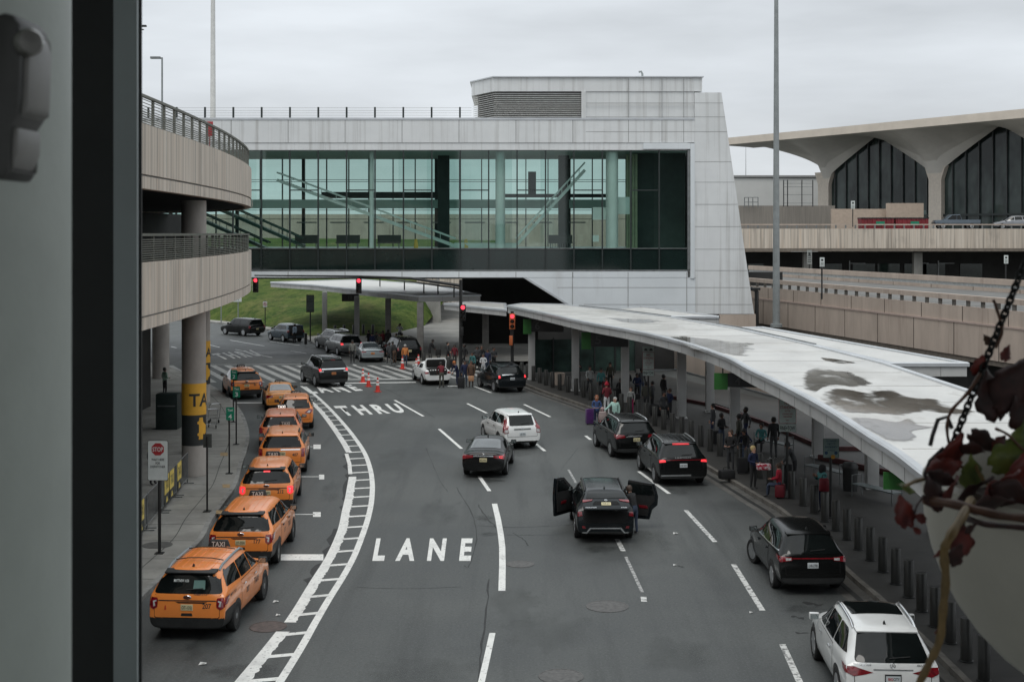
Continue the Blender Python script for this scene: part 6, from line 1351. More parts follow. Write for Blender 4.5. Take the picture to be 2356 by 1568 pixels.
b = MB(); zc = ztop(699.5, d); b.tube([(.15*math.cos(k*math.pi/10), -.075, zc+.15*math.sin(k*math.pi/10)) for k in range(20)], .022, 5, closed=True); b.bar((-.1, -.075, zc+.1), (.1, -.075, zc-.1), .02, .03); b.build('red_ring', mat('stop_red', (.36, .025, .03)), t); lines(t, [('P', 0, zc, .1, .16, m_signink)], -.0735)
t, p = sign_post('direction_sign', 'blue lettered white direction sign on two grey posts below the curved deck', 548, 742, None, pole_r=.06, m=m_pole, pole_top=ztop(688, 148), base=False); d = p.y; b = MB(); b.cyl((-1.9, 0, 0), (-1.9, 0, 3.2), .06, n=8); b.build('pole', m_pole, t)
panel(t, -.55, ztop(694, d), ztop(682, d), 1.9, m_white, 'panel', -.08, .012); lines(t, [('EXIT', -.3, ztop(688, d), .9, .3, m_bl)], -.084)
t, p = sign_post('hill_post', 'short grey post with a box on the grass hill below the red signal', 533+3, 0, None, cat='post', d=172, pole_r=.1, m=m_pole, pole_top=4.2, base=False); p = D(535.5, 692, 172); t.location = p; t.location.z -= .3
b = MB(); b.box((.25, 0, 4.1), (.7, .3, .3)); b.build('box_head', m_pole, t)
t = thing('hill_marker', 'red and grey marker posts on the grass hill in a round kerb', 'post', D(630, 699, 172)); t.location.z -= .3
b = MB(); b.cyl((-.1, 0, 0), (-.1, 0, 3.2), .13, n=8); b.build('red_post', mat('marker_red', (.35, .04, .06), rough=.6, var=.2), t); b = MB(); b.cyl((.25, 0, -.3), (.25, 0, 2.6), .12, n=8); b.build('grey_post', m_pole, t)
b = MB(); b.lathe([(3.3, -.2), (3.3, .12), (3.0, .12), (3.0, -.2)], (-.4, 0, -.1), 30); b.build('round_kerb', m_kerb, t)
# ---- traffic signals ------------------------------------------------------------------------------
m_shell = mat('signal_black', (.012, .012, .012), rough=.5, var=.2); m_orshell = mat('signal_orange', (.45, .12, .04), rough=.5, var=.15); m_off = mat('unlit_lens', (.02, .015, .012), rough=.2, var=.2)
def signal(label, loc, sh, h=1.07, face=m_shell, ped=False, pole=0, yaw=0.0):
    t = thing('traffic_signal', label, 'traffic light', loc, yaw, 'red traffic signals at the crossing'); k = h/3; w = k*1.02
    b = MB(); b.box((0, .12, 0), (w, .24, h)); b.build('housing', sh, t, bevel=.03); b = MB(); b.box((0, -.006, 0), (w*1.12, .02, h*1.04)); b.build('face_plate', face, t, bevel=.004)
    M = Matrix.Rotation(R(90), 3, 'X')
    for i, z in enumerate((k, 0, -k)):
        b = MB(); b.lathe([(k*.40, 0), (k*.30, .04), (.001, .055)], (0, -.017, z), 20, M=M); b.build('lens', m_red_l if i == 0 else m_off, t)
        P = [Vector((k*.44*math.cos(a), -.018, z+k*.44*math.sin(a))) for a in [R(-20+220*q/12) for q in range(13)]]; b = MB(); b.strip(P, [q+Vector((0, -.2, 0)) for q in P]); b.build('visor', face, t)
    if pole: b = MB(); b.cyl((0, .3, -loc[2]+KZ), (0, .3, h/2+pole), .11, n=10); b.build('pole', m_black, t)
    if ped: b = MB(); b.box((-.08, .05, -h/2-.75), (.22, .2, .62)); b.build('push_button_box', face, t, bevel=.02)
    return t
mp_ = thing('signal_mast', 'black signal mast with long arm reaching left over the road', 'mast', (D(1060, 700, 91).x, 91, KZ))
zp = D(1060, 643, 91).z-KZ; b = MB(); b.cyl((0, 0, 0), (0, 0, zp), .13, .11, n=12); b.build('pole', m_black, mp_)
L0 = mp_.location; b = MB(); b.tube([Vector((0, 0, D(1060, 657, 91).z-KZ)), D(945, 640, 93)-L0, D(826, 635.5, 95)-L0, D(586, 633.5, 99)-L0], [.11, .09, .075, .05], 8); b.build('arm', m_black, mp_)
signal('black signal glowing red at the edge of the curved deck', D(588, 655.5, 99), m_shell); signal('black signal glowing red hanging over the far canopy roof', D(825.5, 657, 95), m_shell)
signal('black signal glowing red on the tall dark mast', D(1065, 719, 90.6), m_shell, face=m_shell, ped=True); signal('orange faced signal glowing red at the end of the long canopy', D(1178.5, 739, 86), m_shell, .98, m_orshell, True, .15)
# ---- bollards ---------------------------------------------------------------------------------------
bl = [Vector((x, y, KZ)) for x, y in XS(((.6, 92.2), (2.6, 84.8), (3.88, 80.6), (6.35, 70), (8.25, 60), (9.37, 50.7), (9.72, 45), (9.78, 38), (9.62, 33.7), (9.4, 29.0)))]
pts = resample(smooth_path(bl, 8), 1.36)
def bollard_mesh():
    t = thing('bollard', 'dark steel bollard standing in the long row along the right kerb', 'bollard', pts[0], 0, 'steel bollards along the right kerb')
    b = MB(); b.lathe([(.135, 0), (.135, 1.0), (.125, 1.012), (.001, 1.012)], n=20); b.build('post', m_steel, t); b = MB(); b.lathe([(.165, 0), (.165, .02), (.136, .03)], n=20); b.build('base_ring', m_black, t); return t
b0 = bollard_mesh()
for q in pts[1:]: o = copy_tree(b0); o.location = q; o.rotation_euler.z = random.uniform(0, 6)
fb = [(1372, 792), (1386, 796), (1405, 800), (1443, 822), (1457, 826)]
fl = [Vector((x, y, KZ)) for x, y in XS(((-20.6, 128.5), (-18.3, 124), (-16.6, 119)))]+[Vector(G(u, v, KZ)) for u, v in ((771, 772), (792, 771), (814, 771), (836, 770), (858, 770))]
far0 = None
for i, q in enumerate(fl):
    if far0 is None: o = far0 = copy_tree(b0)
    else: o = copy_tree(far0)
    o['label'] = 'steel bollard with pale top in front of the grass hill by the far canopy'; o['group'] = 'bollards by the far canopy'; o.location = q
far1 = copy_tree(b0); far1['label'] = 'dark bollard in the shade beneath the far canopy beside the crossing'; far1['group'] = 'bollards beneath the far canopy'; far1.location = G(975, 842, KZ)
for u, v in ((990, 845), (1009, 849), (1031, 853), (1076, 862)): o = copy_tree(far1); o.location = G(u, v, KZ)
# ---- cones ----------------------------------------------------------------------------------------
def cone(loc, label):
    t = thing('traffic_cone', label, 'traffic cone', loc, random.uniform(0, 1), 'orange traffic cones at the crossing'); m = mat('cone_orange', (.62, .05, .035), rough=.5, var=.12, scale=4)
    b = MB(); b.box((0, 0, .02), (.38, .38, .04)); b.build('base', m, t, bevel=.01); b = MB(); b.lathe([(.15, .04), (.045, .92), (.001, .93)], n=18); b.build('cone_body', m, t); b = MB(); b.lathe([(.107, .42), (.088, .58)], n=18); b.lathe([(.078, .66), (.064, .78)], n=18); b.build('reflective_collar', m_wtext, t)
for u, v, lab in ((869, 901, 'traffic cone nearest the camera at the end of the white line'), (848, 889, 'traffic cone in the middle of the three by the far lettering'), (835, 879, 'traffic cone farthest back of the three by the far lettering'), (958, 853, 'traffic cone by the front wheel of the white saloon'), (963, 843, 'taller traffic cone just behind the white saloon bonnet'), (1030, 842, 'small traffic cone among the bollards behind the white saloon'), (926, 848, 'traffic cone at the feet of the person in the orange scarf')): cone(G(u, v), lab)
# ---- barricades with TAXI placards on the left pavement ------------------------------------------------
def barrier(A, Bp, label, yel):
    A, Bp = Vector(A), Vector(Bp); dv = Bp-A; ln = dv.length; t = thing('crowd_barrier', label, 'barrier', A, math.atan2(dv.y, dv.x), 'grey crowd barriers with taxi placards')
    b = MB(); b.tube([(0, 0, .02), (0, 0, 1.16), (.04, 0, 1.2), (ln-.04, 0, 1.2), (ln, 0, 1.16), (ln, 0, .02)], .022, 8); b.cyl((0, 0, .18), (ln, 0, .18), .018, n=8); b.build('frame', m_grey, t)
    b = MB()
    for k in range(1, 17): b.cyl((ln*k/17, 0, .18), (ln*k/17, 0, 1.2), .009, n=6)
    b.build('bar', m_grey, t); b = MB()
    for x in (.15, ln-.15): b.bar((x, -.28, .015), (x, .28, .015), .05, .03)
    b.build('foot', m_grey, t)
    for x in yel:
        b = MB(); b.box((x, -.035, .86), (.86, .012, .66)); o = b.build('yellow_placard', m_pyel, t); b = MB(); b.text_fit('TAXI', (x, -.043, .87), (1, 0, 0), (0, 0, 1), .64, .34, .02); b.build('lettering', m_signink, o)
        b = MB(); b.box((x, -.035, .33), (.86, .012, .40)); o = b.build('black_placard', m_signink, t); b = MB(); b.prism([(x+q[0]*.22, -.043, .18+q[1]*.22) for q in ((-.8, .2), (.8, .2), (.8, .6), (.45, .65), (.25, 1.1), (-.4, 1.1), (-.6, .65), (-.8, .6))], (0, .002, 0)); b.build('cab_pictogram', m_pyel, o)
a, c = G(300, 1262, KZ), G(432, 1109, KZ); n = 4
labs = ['crowd barrier partly cut by the window frame, with one TAXI placard', 'plain grey crowd barrier behind the stop sign post', 'crowd barrier with a TAXI placard just before the yellow banded column', 'crowd barrier with TAXI placard at the far end of the row, against the column']
for k, (lab, y) in enumerate(zip(labs, ([1.6], [], [.7, 1.75], [.6]))): barrier(a.lerp(c, k/n), a.lerp(c, (k+.97)/n), lab, y)
# ---- luggage carts, dark kiosk, bins, benches -----------------------------------------------------------
def cart(u, v, rz, label):
    t = thing('luggage_cart', label, 'luggage cart', G(u, v, KZ), rz, 'luggage carts on the left pavement'); b = MB()
    b.tube([(-.3, .5, .2), (-.3, -.1, .22), (-.3, -.42, 1.0), (-.22, -.46, 1.06), (.22, -.46, 1.06), (.3, -.42, 1.0), (.3, -.1, .22), (.3, .5, .2)], .02, 8); b.bar((-.3, -.3, .7), (.3, -.3, .7), .03, .03); b.build('frame', m_chrome, t)
    b = MB()
    for k in range(7): b.cyl((-.28+.093*k, -.1, .2), (-.24+.08*k, .52, .18), .01, n=6)
    b.build('rack', m_chrome, t)
    for x, y in ((-.26, -.15), (.26, -.15), (0, .5)): b = MB(); b.lathe([(.09, -.02), (.09, .02)], (x, y, .09), 14, M=Matrix.Rotation(R(90), 3, 'Y')); b.build('wheel', m_tyre, t)
cart(484, 985, .4, 'chrome luggage cart beside the yellow banded column'); cart(490, 972, .5, 'chrome luggage cart nested just behind the first one')
t = thing('ticket_kiosk', 'dark green kiosk box deep under the curved deck', 'kiosk', G(388, 985, KZ)); b = MB(); b.box((0, 0, .9), (1.1, .9, 1.8)); b.build('body', mat('kiosk_green', (.018, .03, .028), rough=.5, var=.2), t, bevel=.03); b = MB(); b.box((0, -.46, 1.2), (.9, .02, .06)); b.build('ledge', m_grey, t)
def bench(x, y, rz, label):
    t = thing('metal_bench', label, 'bench', (x*KW, y, KZ), rz, 'wire mesh benches under the canopy'); m = mat('bench_mesh', (.14, .165, .165), rough=.5, metal=.3, var=.15, scale=8)
    b = MB(); b.box((0, 0, .45), (2.2, .5, .04)); b.build('seat', m, t); b = MB()
    for k in range(12): b.box((-1.05+k*.19, -.255, .45), (.02, .02, .06))
    b.build('seat_rib', m_grey, t)
    for sx in (-1.05, 1.05): b = MB(); b.tube([(sx, -.25, 0), (sx, -.25, .8), (sx, .25, .8), (sx, .25, 0)], .022, 8); b.build('leg_frame', m_grey, t)
bench(12.2, 49.5, R(-62), 'wire bench behind the blue security notice'); bench(11.4, 53.6, R(-62), 'wire bench behind the no standing sign'); bench(10.7, 60.5, R(-60), 'wire bench in the shade behind the dark standing man')
t = thing('trash_bin', 'black domed trash bin beside the canopy post', 'bin', (11.75*KW, 51.4, KZ)); b = MB(); b.lathe([(.27, 0), (.29, .85), (.30, .86)], n=20); b.build('body', m_black, t); b = MB(); b.lathe([(.31, .86), (.31, .95), (.24, 1.08), (.001, 1.12)], n=20); b.build('lid', m_trim, t)
t = thing('concrete_planter', 'low beige concrete planter behind the black crossover at the kerb', 'planter', (2.7*KW, 87.5, KZ)); b = MB(); b.lathe([(.42, 0), (.50, .75), (.42, .76), (.40, .6), (.001, .6)], n=8); b.build('tub', m_conc2, t)
# ---- things in the shade under the long canopy ------------------------------------------------------------
def gate_board(u, v, d, txt, label, w=2.2, gh=1.0):
    p = D(u, v, d); t = thing('gate_board', label, 'sign', p, R(-8), 'hanging gate boards under the canopies')
    b = MB(); b.box((w/2+.2, 0, -.42*gh), (w, .12, .84*gh)); b.build('black_board', mat('board_black', (.012, .012, .014), rough=.35, var=.2), t); b = MB(); b.box((-.08, -.02, -gh/2), (.56, .1, gh)); b.build('green_tab', m_green2, t)
    lines(t, [(txt, .62, -.42*gh, .34*gh, .5*gh, mat('dim_digit', (.07, .075, .075), rough=.5, var=.1))], -.066); b = MB()
    for x in (0, w): b.cyl((x, 0, 0), (x, 0, max(.05, RZ-.56-p.z)), .03, n=6)
    b.build('hanger', m_black, t)
gate_board(1216, 734, 90, '6', 'green tabbed gate board at the far end under the long canopy'); gate_board(1352, 764, 78.5, '5', 'green tabbed gate board numbered 5 under the long canopy'); gate_board(1663, 858, 55.6, '4', 'green tabbed gate board half hidden by the canopy fascia', 1.6, .68); gate_board(2068, 1086, 31.5, '3', 'green tabbed gate board just left of the hanging pot', 1.6, .4)
p = D(806, 683, 118); t = thing('gate_board', 'plain black gate board under the far canopy tip', 'sign', p, 0, 'hanging gate boards under the canopies'); b = MB(); b.box((0, 0, -.05), (1.5, .12, .68)); b.build('black_board', MATS['board_black'], t); lines(t, [('10', 0, 0, .3, .34, MATS['dim_digit'])], -.066)
b = MB()
for x in (-.6, .6): b.cyl((x, 0, .25), (x, 0, RZ-.56-p.z), .03, n=6)
b.build('hanger', m_black, t)
def wall_thing(name, label, c, size, m, rz=0.0, cat='wall'): b = MB(); b.box((0, 0, size[2]/2), size); o = b.build(name, m, bevel=.01); o.location = (c[0]*KW, c[1], c[2]); o.rotation_euler.z = rz; return tag(o, label, cat)
wall_thing('plaza_wall', 'brown rendered wall behind the crowd under the long canopy', (13.2, 88, KZ), (.4, 22, 3.0), m_conc2, R(14)); wall_thing('dark_core_wall', 'dark wall at the far end under the long canopy', (6.2, 97.5, KZ), (10, .4, 4.2), m_dark)
t = thing('glass_shelter', 'dark glass walled shelter in the shade under the far end of the canopy', 'shelter', (4.6*KW, 94.3, KZ), R(10)); b = MB(); b.box((0, 0, 1.3), (7.5, .06, 2.3)); b.build('glass_wall', mat('dim_green_glass', (.025, .045, .038), rough=.1, var=.6, scale=.5), t); b = MB()
for k in range(6): b.box((-3.75+k*1.5, -.05, 1.3), (.09, .1, 2.6))
b.build('frame_post', m_black, t)
def island(pts, z, label_name, m):
    P = [Vector((x, y, KZ+.001)) for x, y in XS(pts)]; b = MB(); b.prism(P, (0, 0, z)); return tag(b.build(label_name, m), kind='structure')
island([(11.9, 69.5), (13.0, 61), (14.8, 61), (14.4, 78), (10.2, 78)], .16, 'raised_pavement', m_sider)
b = MB(); b.sweep(XS([(8.6, 80), (10.15, 76.5), (11.75, 69.5), (12.85, 60.85), (16, 60.8)]), [(-.09, KZ), (.09, KZ), (.09, KZ+.19), (-.09, KZ+.19)]); tag(b.build('kerb', mat('maroon_kerb', (.075, .022, .022), rough=.7, var=.3, scale=2)), kind='structure')
wall_thing('drop_bar', 'maroon painted parking stop bar behind the near canopy post', (13.6, 55.3, KZ), (2.6, .2, .22), MATS['maroon_kerb'], R(-60), 'parking stop'); wall_thing('drop_bar', 'maroon painted parking stop bar left of the link canopy post', (12.6, 57.6, KZ), (2.0, .2, .22), MATS['maroon_kerb'], R(-60), 'parking stop')
# ================= people =================
def joints(p):
    """skeleton of a 1.75 m figure facing +y: name -> (position, radius)"""
    J = dict(pel=((0, 0, .95), .125), spi=((0, -.005, 1.12), .115), che=((0, 0, 1.33), .135), nec=((0, .01, 1.485), .055), hea=((0, .03, 1.61), .088), top=((0, .02, 1.70), .070),
             sl=((-.175, 0, 1.42), .062), sr=((.175, 0, 1.42), .062), el=((-.235, -.03, 1.14), .046), er=((.235, -.03, 1.14), .046), wl=((-.235, .05, .90), .033), wr=((.235, .05, .90), .033),
             hl=((-.095, 0, .88), .085), hr=((.095, 0, .88), .085), kl=((-.105, .02, .49), .058), kr=((.105, .02, .49), .058), al=((-.11, -.02, .09), .042), ar=((.11, -.02, .09), .042), tl=((-.125, .13, .04), .036), tr=((.125, .13, .04), .036))
    J = {k: [Vector(v[0]), v[1]] for k, v in J.items()}
    def st(k, *xyz): J[k][0] = Vector(xyz)
    if p == 'phone': st('el', -.25, .08, 1.17); st('er', .25, .08, 1.17); st('wl', -.09, .26, 1.34); st('wr', .09, .26, 1.34)
    if p == 'hold': st('el', -.25, -.02, 1.15); st('er', .25, -.02, 1.15); st('wl', -.10, .24, 1.10); st('wr', .10, .24, 1.10)
    if p == 'reach': st('er', .34, .10, 1.20); st('wr', .50, .26, 1.05)
    if p == 'camera': st('el', -.30, .10, 1.22); st('er', .30, .10, 1.22); st('wl', -.10, .22, 1.52); st('wr', .10, .22, 1.52)
    if p == 'walk': st('kl', -.10, .22, .52); st('al', -.10, .26, .10); st('tl', -.11, .42, .07); st('kr', .10, -.04, .50); st('ar', .10, -.34, .14); st('tr', .11, -.22, .05); st('el', -.24, -.14, 1.17); st('wl', -.24, -.10, .93); st('er', .24, .10, 1.17); st('wr', .22, .28, 1.0)
    if p in ('bend', 'hunch'):
        a = R(-55 if p == 'bend' else -24)
        for k in ('spi', 'che', 'nec', 'hea', 'top', 'sl', 'sr', 'el', 'er', 'wl', 'wr'):
            v = J[k][0]-Vector((0, 0, .95)); f = .6 if k == 'spi' else 1; c, s = math.cos(a*f), math.sin(a*f); J[k][0] = Vector((v.x, v.y*c-v.z*s, v.y*s+v.z*c+.95))
        for sx, e, w in ((-1, 'el', 'wl'), (1, 'er', 'wr')):
            sh = J['sl' if sx < 0 else 'sr'][0]; J[e][0] = sh+Vector((sx*.06, .10, -.25)); J[w][0] = sh+Vector((sx*.02, .24, -.44))
    if p == 'sit':
        for k in J:
            if k[0] not in 'ka' and k not in ('tl', 'tr'): J[k][0].z -= .40
        st('kl', -.13, .40, .50); st('kr', .13, .40, .50); st('al', -.13, .42, .09); st('ar', .13, .42, .09); st('tl', -.14, .57, .04); st('tr', .14, .57, .04); st('wl', -.1, .28, .70); st('wr', .1, .28, .70); st('el', -.25, .02, .78); st('er', .25, .02, .78)
    return J
BONES = [('pel', 'spi', 1), ('spi', 'che', 1), ('che', 'nec', 1), ('nec', 'hea', 0), ('hea', 'top', 0), ('che', 'sl', 1), ('che', 'sr', 1), ('sl', 'el', 1), ('sr', 'er', 1), ('el', 'wl', 1), ('er', 'wr', 1), ('pel', 'hl', 2), ('pel', 'hr', 2), ('hl', 'kl', 2), ('hr', 'kr', 2), ('kl', 'al', 2), ('kr', 'ar', 2), ('al', 'tl', 3), ('ar', 'tr', 3)]
_F = {}
def figure(pose, bulk):
    key = (pose, bulk)
    if key in _F: return _F[key]
    J = joints(pose); names = list(J); me = bpy.data.meshes.new('fig'); me.from_pydata([J[k][0] for k in names], [(names.index(a), names.index(c)) for a, c, _ in BONES], [])
    ob = bpy.data.objects.new('fig', me); COL.objects.link(ob); md = ob.modifiers.new('s', 'SKIN'); md.use_smooth_shade = True
    if not me.skin_vertices: 
        bpy.context.view_layer.objects.active = ob; bpy.ops.mesh.customdata_skin_add()
    for i, k in enumerate(names):
        r = J[k][1]*(bulk if k in ('pel', 'spi', 'che', 'sl', 'sr', 'el', 'er') else 1)
        me.skin_vertices[0].data[i].radius = (r, r*.82) if k in ('spi', 'che', 'pel') else (r, r)
        me.skin_vertices[0].data[i].use_root = (k == 'pel')
    sd = ob.modifiers.new('d', 'SUBSURF'); sd.levels = sd.render_levels = 1
    dg = bpy.context.evaluated_depsgraph_get(); em = bpy.data.meshes.new_from_object(ob.evaluated_get(dg)); bpy.data.objects.remove(ob)
    segs = [(J[a][0], J[c][0], m) for a, c, m in BONES]; b = MB(); b.v = [tuple(v.co) for v in em.vertices]
    for f in em.polygons:
        c = f.center; best = min(segs, key=lambda s: (c-(s[0]+(s[1]-s[0])*max(0, min(1, (c-s[0]).dot(s[1]-s[0])/max(1e-6, (s[1]-s[0]).length_squared))))).length)
        b.f.append(tuple(f.vertices)); b.m.append(best[2])
    bpy.data.meshes.remove(em)
    # hands: palm, four unequal bent fingers and a thumb from the side of the palm
    for sx, e, w in ((-1, 'el', 'wl'), (1, 'er', 'wr')):
        d = (J[w][0]-J[e][0]).normalized(); sd_ = Vector((0, 1, 0)); sd_ = (sd_-d*sd_.dot(d)); sd_ = sd_.normalized() if sd_.length > .1 else Vector((0, 0, 1)); nn = d.cross(sd_)*sx; o = J[w][0]; b.cur = 0
        b.bar(o+d*.005, o+d*.09, .078, .03, up=tuple(nn))
        rt = (o+d*.01+sd_*.0)
        for k, (ln, off) in enumerate(((.068, .029), (.076, .010), (.070, -.010), (.055, -.029))):
            q = o+d*.085+sd_*off; m1 = q+d*ln*.55-nn*.010; b.tube([q, m1, m1+d*ln*.35-nn*.028], [.0095, .0085, .0065], 6)
        b.tube([o+d*.03+sd_*.036, o+d*.06+sd_*.062-nn*.008, o+d*.095+sd_*.066-nn*.02], [.012, .010, .007], 6)
    h = J['hea'][0]; t = J['top'][0]; up = (t-h).normalized(); fw = Vector((0, 1, 0)); fw = (fw-up*fw.dot(up)).normalized(); rt = fw.cross(up); b.cur = 0
    b.add([h+fw*.085+up*.035, h+fw*.115-up*.012, h+fw*.08+rt*.018-up*.015, h+fw*.08-rt*.018-up*.015], [(0, 2, 1), (0, 1, 3), (1, 2, 3)])
    for s in (-1, 1): b.bar(h+rt*s*.088-up*.02, h+rt*s*.095+up*.035-fw*.01, .03, .012)
    b.cur = 4
    for s in (-1, 1): b.box(h+fw*.088+rt*s*.033+up*.035, (.022, .008, .012))
    b.cur = 5; b.box(h+fw*.086-up*.045, (.045, .008, .012))
    _F[key] = (b, h, up, fw, rt); return _F[key]
def cloth(n, c): return mat(n, c, rough=.9, var=.18, scale=9, bump=.2, bscale=30)
C_ = dict(black=cloth('black_cloth', (.018, .018, .019)), char=cloth('charcoal_cloth', (.05, .052, .055)), navy=cloth('navy_cloth', (.015, .022, .06)), red=cloth('red_cloth', (.34, .012, .03)), maroon=cloth('maroon_cloth', (.13, .014, .022)), white=cloth('white_cloth', (.62, .63, .64)), mint=cloth('mint_cloth', (.38, .58, .52)),
          blue=cloth('blue_cloth', (.05, .09, .22)), pink=cloth('pink_cloth', (.60, .22, .23)), hot=cloth('hot_pink_cloth', (.50, .04, .16)), grey=cloth('grey_cloth', (.16, .16, .145)), lgrey=cloth('light_grey_cloth', (.34, .35, .34)), teal=cloth('teal_cloth', (.06, .20, .20)), plaid=mat('green_plaid', (.03, .16, .08), rough=.9, col2=(.40, .45, .40), scale=30, lo=.45, hi=.55), shirt=cloth('pale_blue_shirt', (.42, .50, .60)),
          olive=cloth('olive_cloth', (.07, .07, .055)), orange=cloth('orange_scarf_cloth', (.55, .20, .06)), lime=cloth('hi_vis_lime', (.50, .75, .06)), denim=cloth('denim', (.04, .055, .09)), brown=cloth('brown_cloth', (.10, .06, .04)), lpink=cloth('dusty_pink_cloth', (.36, .25, .25)))
S_ = [mat('skin_light', (.52, .30, .22), rough=.6, var=.08), mat('skin_brown', (.24, .125, .085), rough=.6, var=.1), mat('skin_dark', (.115, .062, .045), rough=.6, var=.1)]
HR = dict(black=mat('black_hair', (.012, .011, .010), rough=.6, var=.3, scale=40), red=mat('red_hair', (.22, .075, .03), rough=.6, var=.3, scale=40), blond=mat('blond_hair', (.60, .45, .20), rough=.6, var=.2, scale=40), brown=mat('brown_hair', (.05, .03, .02), rough=.6, var=.3, scale=40), orange=mat('orange_hair', (.42, .13, .03), rough=.6, var=.2, scale=40), grey=mat('grey_hair', (.35, .35, .34), rough=.6, var=.2, scale=40))
m_eye = mat('eye_dark', (.01, .01, .01), rough=.3, var=.1); m_lip = mat('lip', (.30, .10, .09), rough=.5, var=.1); m_shoe = mat('dark_shoe', (.02, .02, .02), rough=.6, var=.2)
def person(label, loc, face, top, bottom, pose='stand', skin=0, hair='black', h=1.72, bulk=1.0, hat=None, hood=None, long_hair=False, shoes=None, group='people waiting on the pavements'):
    b, hd, up, fw, rt = figure(pose, bulk); o = b.build('person', [S_[skin], C_[top], C_[bottom], shoes or m_shoe, m_eye, m_lip], smooth=1.6)
    k = h/1.75; o.location = loc; o.rotation_euler.z = R(face); o.scale = (k, k, k); tag(o, label, 'person', group)
    g = MB()
    if hood: g.lathe([(.10, -.16), (.135, -.06), (.135, .03), (.11, .11), (.05, .145), (.001, .15)], n=16); hm = C_[hood]; nm = 'hood'
    elif hat: g.lathe([(.104, .03), (.102, .075), (.08, .13), (.03, .20), (.012, .22)], n=16); g.lathe([(.112, .015), (.118, .04), (.112, .06)], n=16); hm = C_[hat]; nm = 'hat'
    else: g.lathe([(.088, -.06 if not long_hair else -.2), (.104, -.0), (.104, .06), (.085, .11), (.045, .135), (.001, .14)], n=16); hm = HR[hair]; nm = 'hair'
    M = Matrix((rt, fw, up)).transposed(); off = (-fw*.042+up*.012) if nm == 'hair' else (-fw*.036 if nm == 'hood' else -fw*.012)
    g.v = [tuple(M @ Vector(v)+hd+off) for v in g.v]; g.build(nm, hm, o); return o
def W(u, d, z=KZ): return Vector(((u-CX)/FP*d, d, z))
def suitcase(label, loc, rz, m, h=.62, w=.44, dpt=.27, handle=True, group='suitcases and bags on the pavements'):
    t = thing('suitcase', label, 'suitcase', loc, rz, group); b = MB(); b.box((0, 0, h/2+.05), (w, dpt, h)); b.build('shell', m, t, bevel=.05); b = MB()
    for k in (-.33, 0, .33): b.box((k*w, -dpt/2-.002, h/2+.05), (.02, .012, h*.86))
    b.build('shell_rib', m, t)
    if handle: b = MB(); b.tube([(-.1, .08, h), (-.1, .08, h+.42), (.1, .08, h+.42), (.1, .08, h)], .012, 6); b.build('pull_handle', m_grey, t)
    for x in (-.16, .16): b = MB(); b.lathe([(.035, -.02), (.035, .02)], (x, .06, .035), 10, M=Matrix.Rotation(R(90), 3, 'Y')); b.build('wheel', m_tyre, t)
    return t
def bag(label, loc, size, m, rz=0, name='travel_bag'):
    t = thing(name, label, 'bag', loc, rz, 'suitcases and bags on the pavements'); x, y, z = size; b = MB(); b.box((0, 0, z/2), size); b.build('bag_body', m, t, bevel=min(size)*.28); b = MB(); b.tube([(-x*.25, 0, z*.95), (-x*.18, 0, z*1.25), (x*.18, 0, z*1.25), (x*.25, 0, z*.95)], .014, 6); b.build('handle', m_black, t); return t
m_pur = mat('purple_shell', (.075, .022, .12), rough=.3, var=.1, coat=.5); m_bag = mat('black_nylon', (.012, .012, .013), rough=.7, var=.2, scale=8); m_redc = mat('dark_red_shell', (.14, .012, .02), rough=.4, var=.15); m_tan = mat('tan_leather', (.45, .24, .13), rough=.6, var=.15); m_bpk = mat('dusty_backpack', (.33, .26, .25), rough=.8, var=.15)
RD = 0.0
# right pavement, near group by the black crossover
person('red haired woman in a blue top beside the purple suitcase', W(1373, 69, RD), 170, 'blue', 'navy', 'hold', 0, 'red', 1.70, long_hair=True)
suitcase('large purple suitcase standing on the road by the red haired woman', W(1359, 70.2, RD), .2, m_pur, .78, .55, .34)
person('child in pink trousers with pale fur hood behind the black crossover', W(1386, 66.8, RD), 5, 'lpink', 'pink', 'stand', 0, 'brown', 1.36, hood='lpink')
bag('dusty pink backpack on the back of the child in pink trousers', W(1386, 66.48, .74), (.34, .2, .44), m_bpk, name='backpack')
person('woman in a mint green jacket holding out her arm', W(1415, 68.0, RD), 155, 'mint', 'black', 'reach', 0, 'grey', 1.72, 1.35)
person('person in a red jacket and red white hat with white trousers', W(1396, 72.6), 20, 'maroon', 'white', 'hold', 1, 'black', 1.80, 1.15, hat='red')
person('girl in a white top and hot pink shorts behind the bollards', W(1452, 72.8), 150, 'lgrey', 'hot', 'stand', 0, 'brown', 1.55)
person('tall person in black with a small rucksack facing the brown wall', W(1443, 79), 10, 'black', 'black', 'hold', 2, 'black', 1.82, 1.2)
person('broad person in a black coat just left of the dark canopy post', W(1487, 73.6), -30, 'olive', 'char', 'stand', 2, 'black', 1.74, 1.45); person('dark clothed person behind the broad black coat', W(1501, 74.6), 60, 'char', 'black', 'hold', 1, 'black', 1.66, 1.1)
person('slim person in black leaning at the dark canopy post', W(1527, 76.4), -60, 'black', 'black', 'stand', 2, 'black', 1.84, 1.1); person('person in a pale vest walking under the second gate board', W(1357, 82.0), 190, 'lgrey', 'char', 'walk', 1, 'black', 1.78, 1.05)
person('person with teal scarf beside the pale canopy post', W(1383, 81.0), 180, 'teal', 'black', 'stand', 1, 'black', 1.72, 1.1); person('seated person in dark red beside the bags by the wall', W(1395, 80), 150, 'maroon', 'black', 'sit', 1, 'black', 1.7); person('seated person in black beside an orange bag by the wall', W(1428, 79.2), 160, 'black', 'black', 'sit', 2, 'black', 1.72, 1.2)
bag('orange bag beside the seated person by the wall', W(1455, 79.4), (.35, .25, .4), C_['orange']); bag('black suitcase stack behind the girl in pink shorts', W(1515, 72.6), (1.0, .5, .6), m_bag)
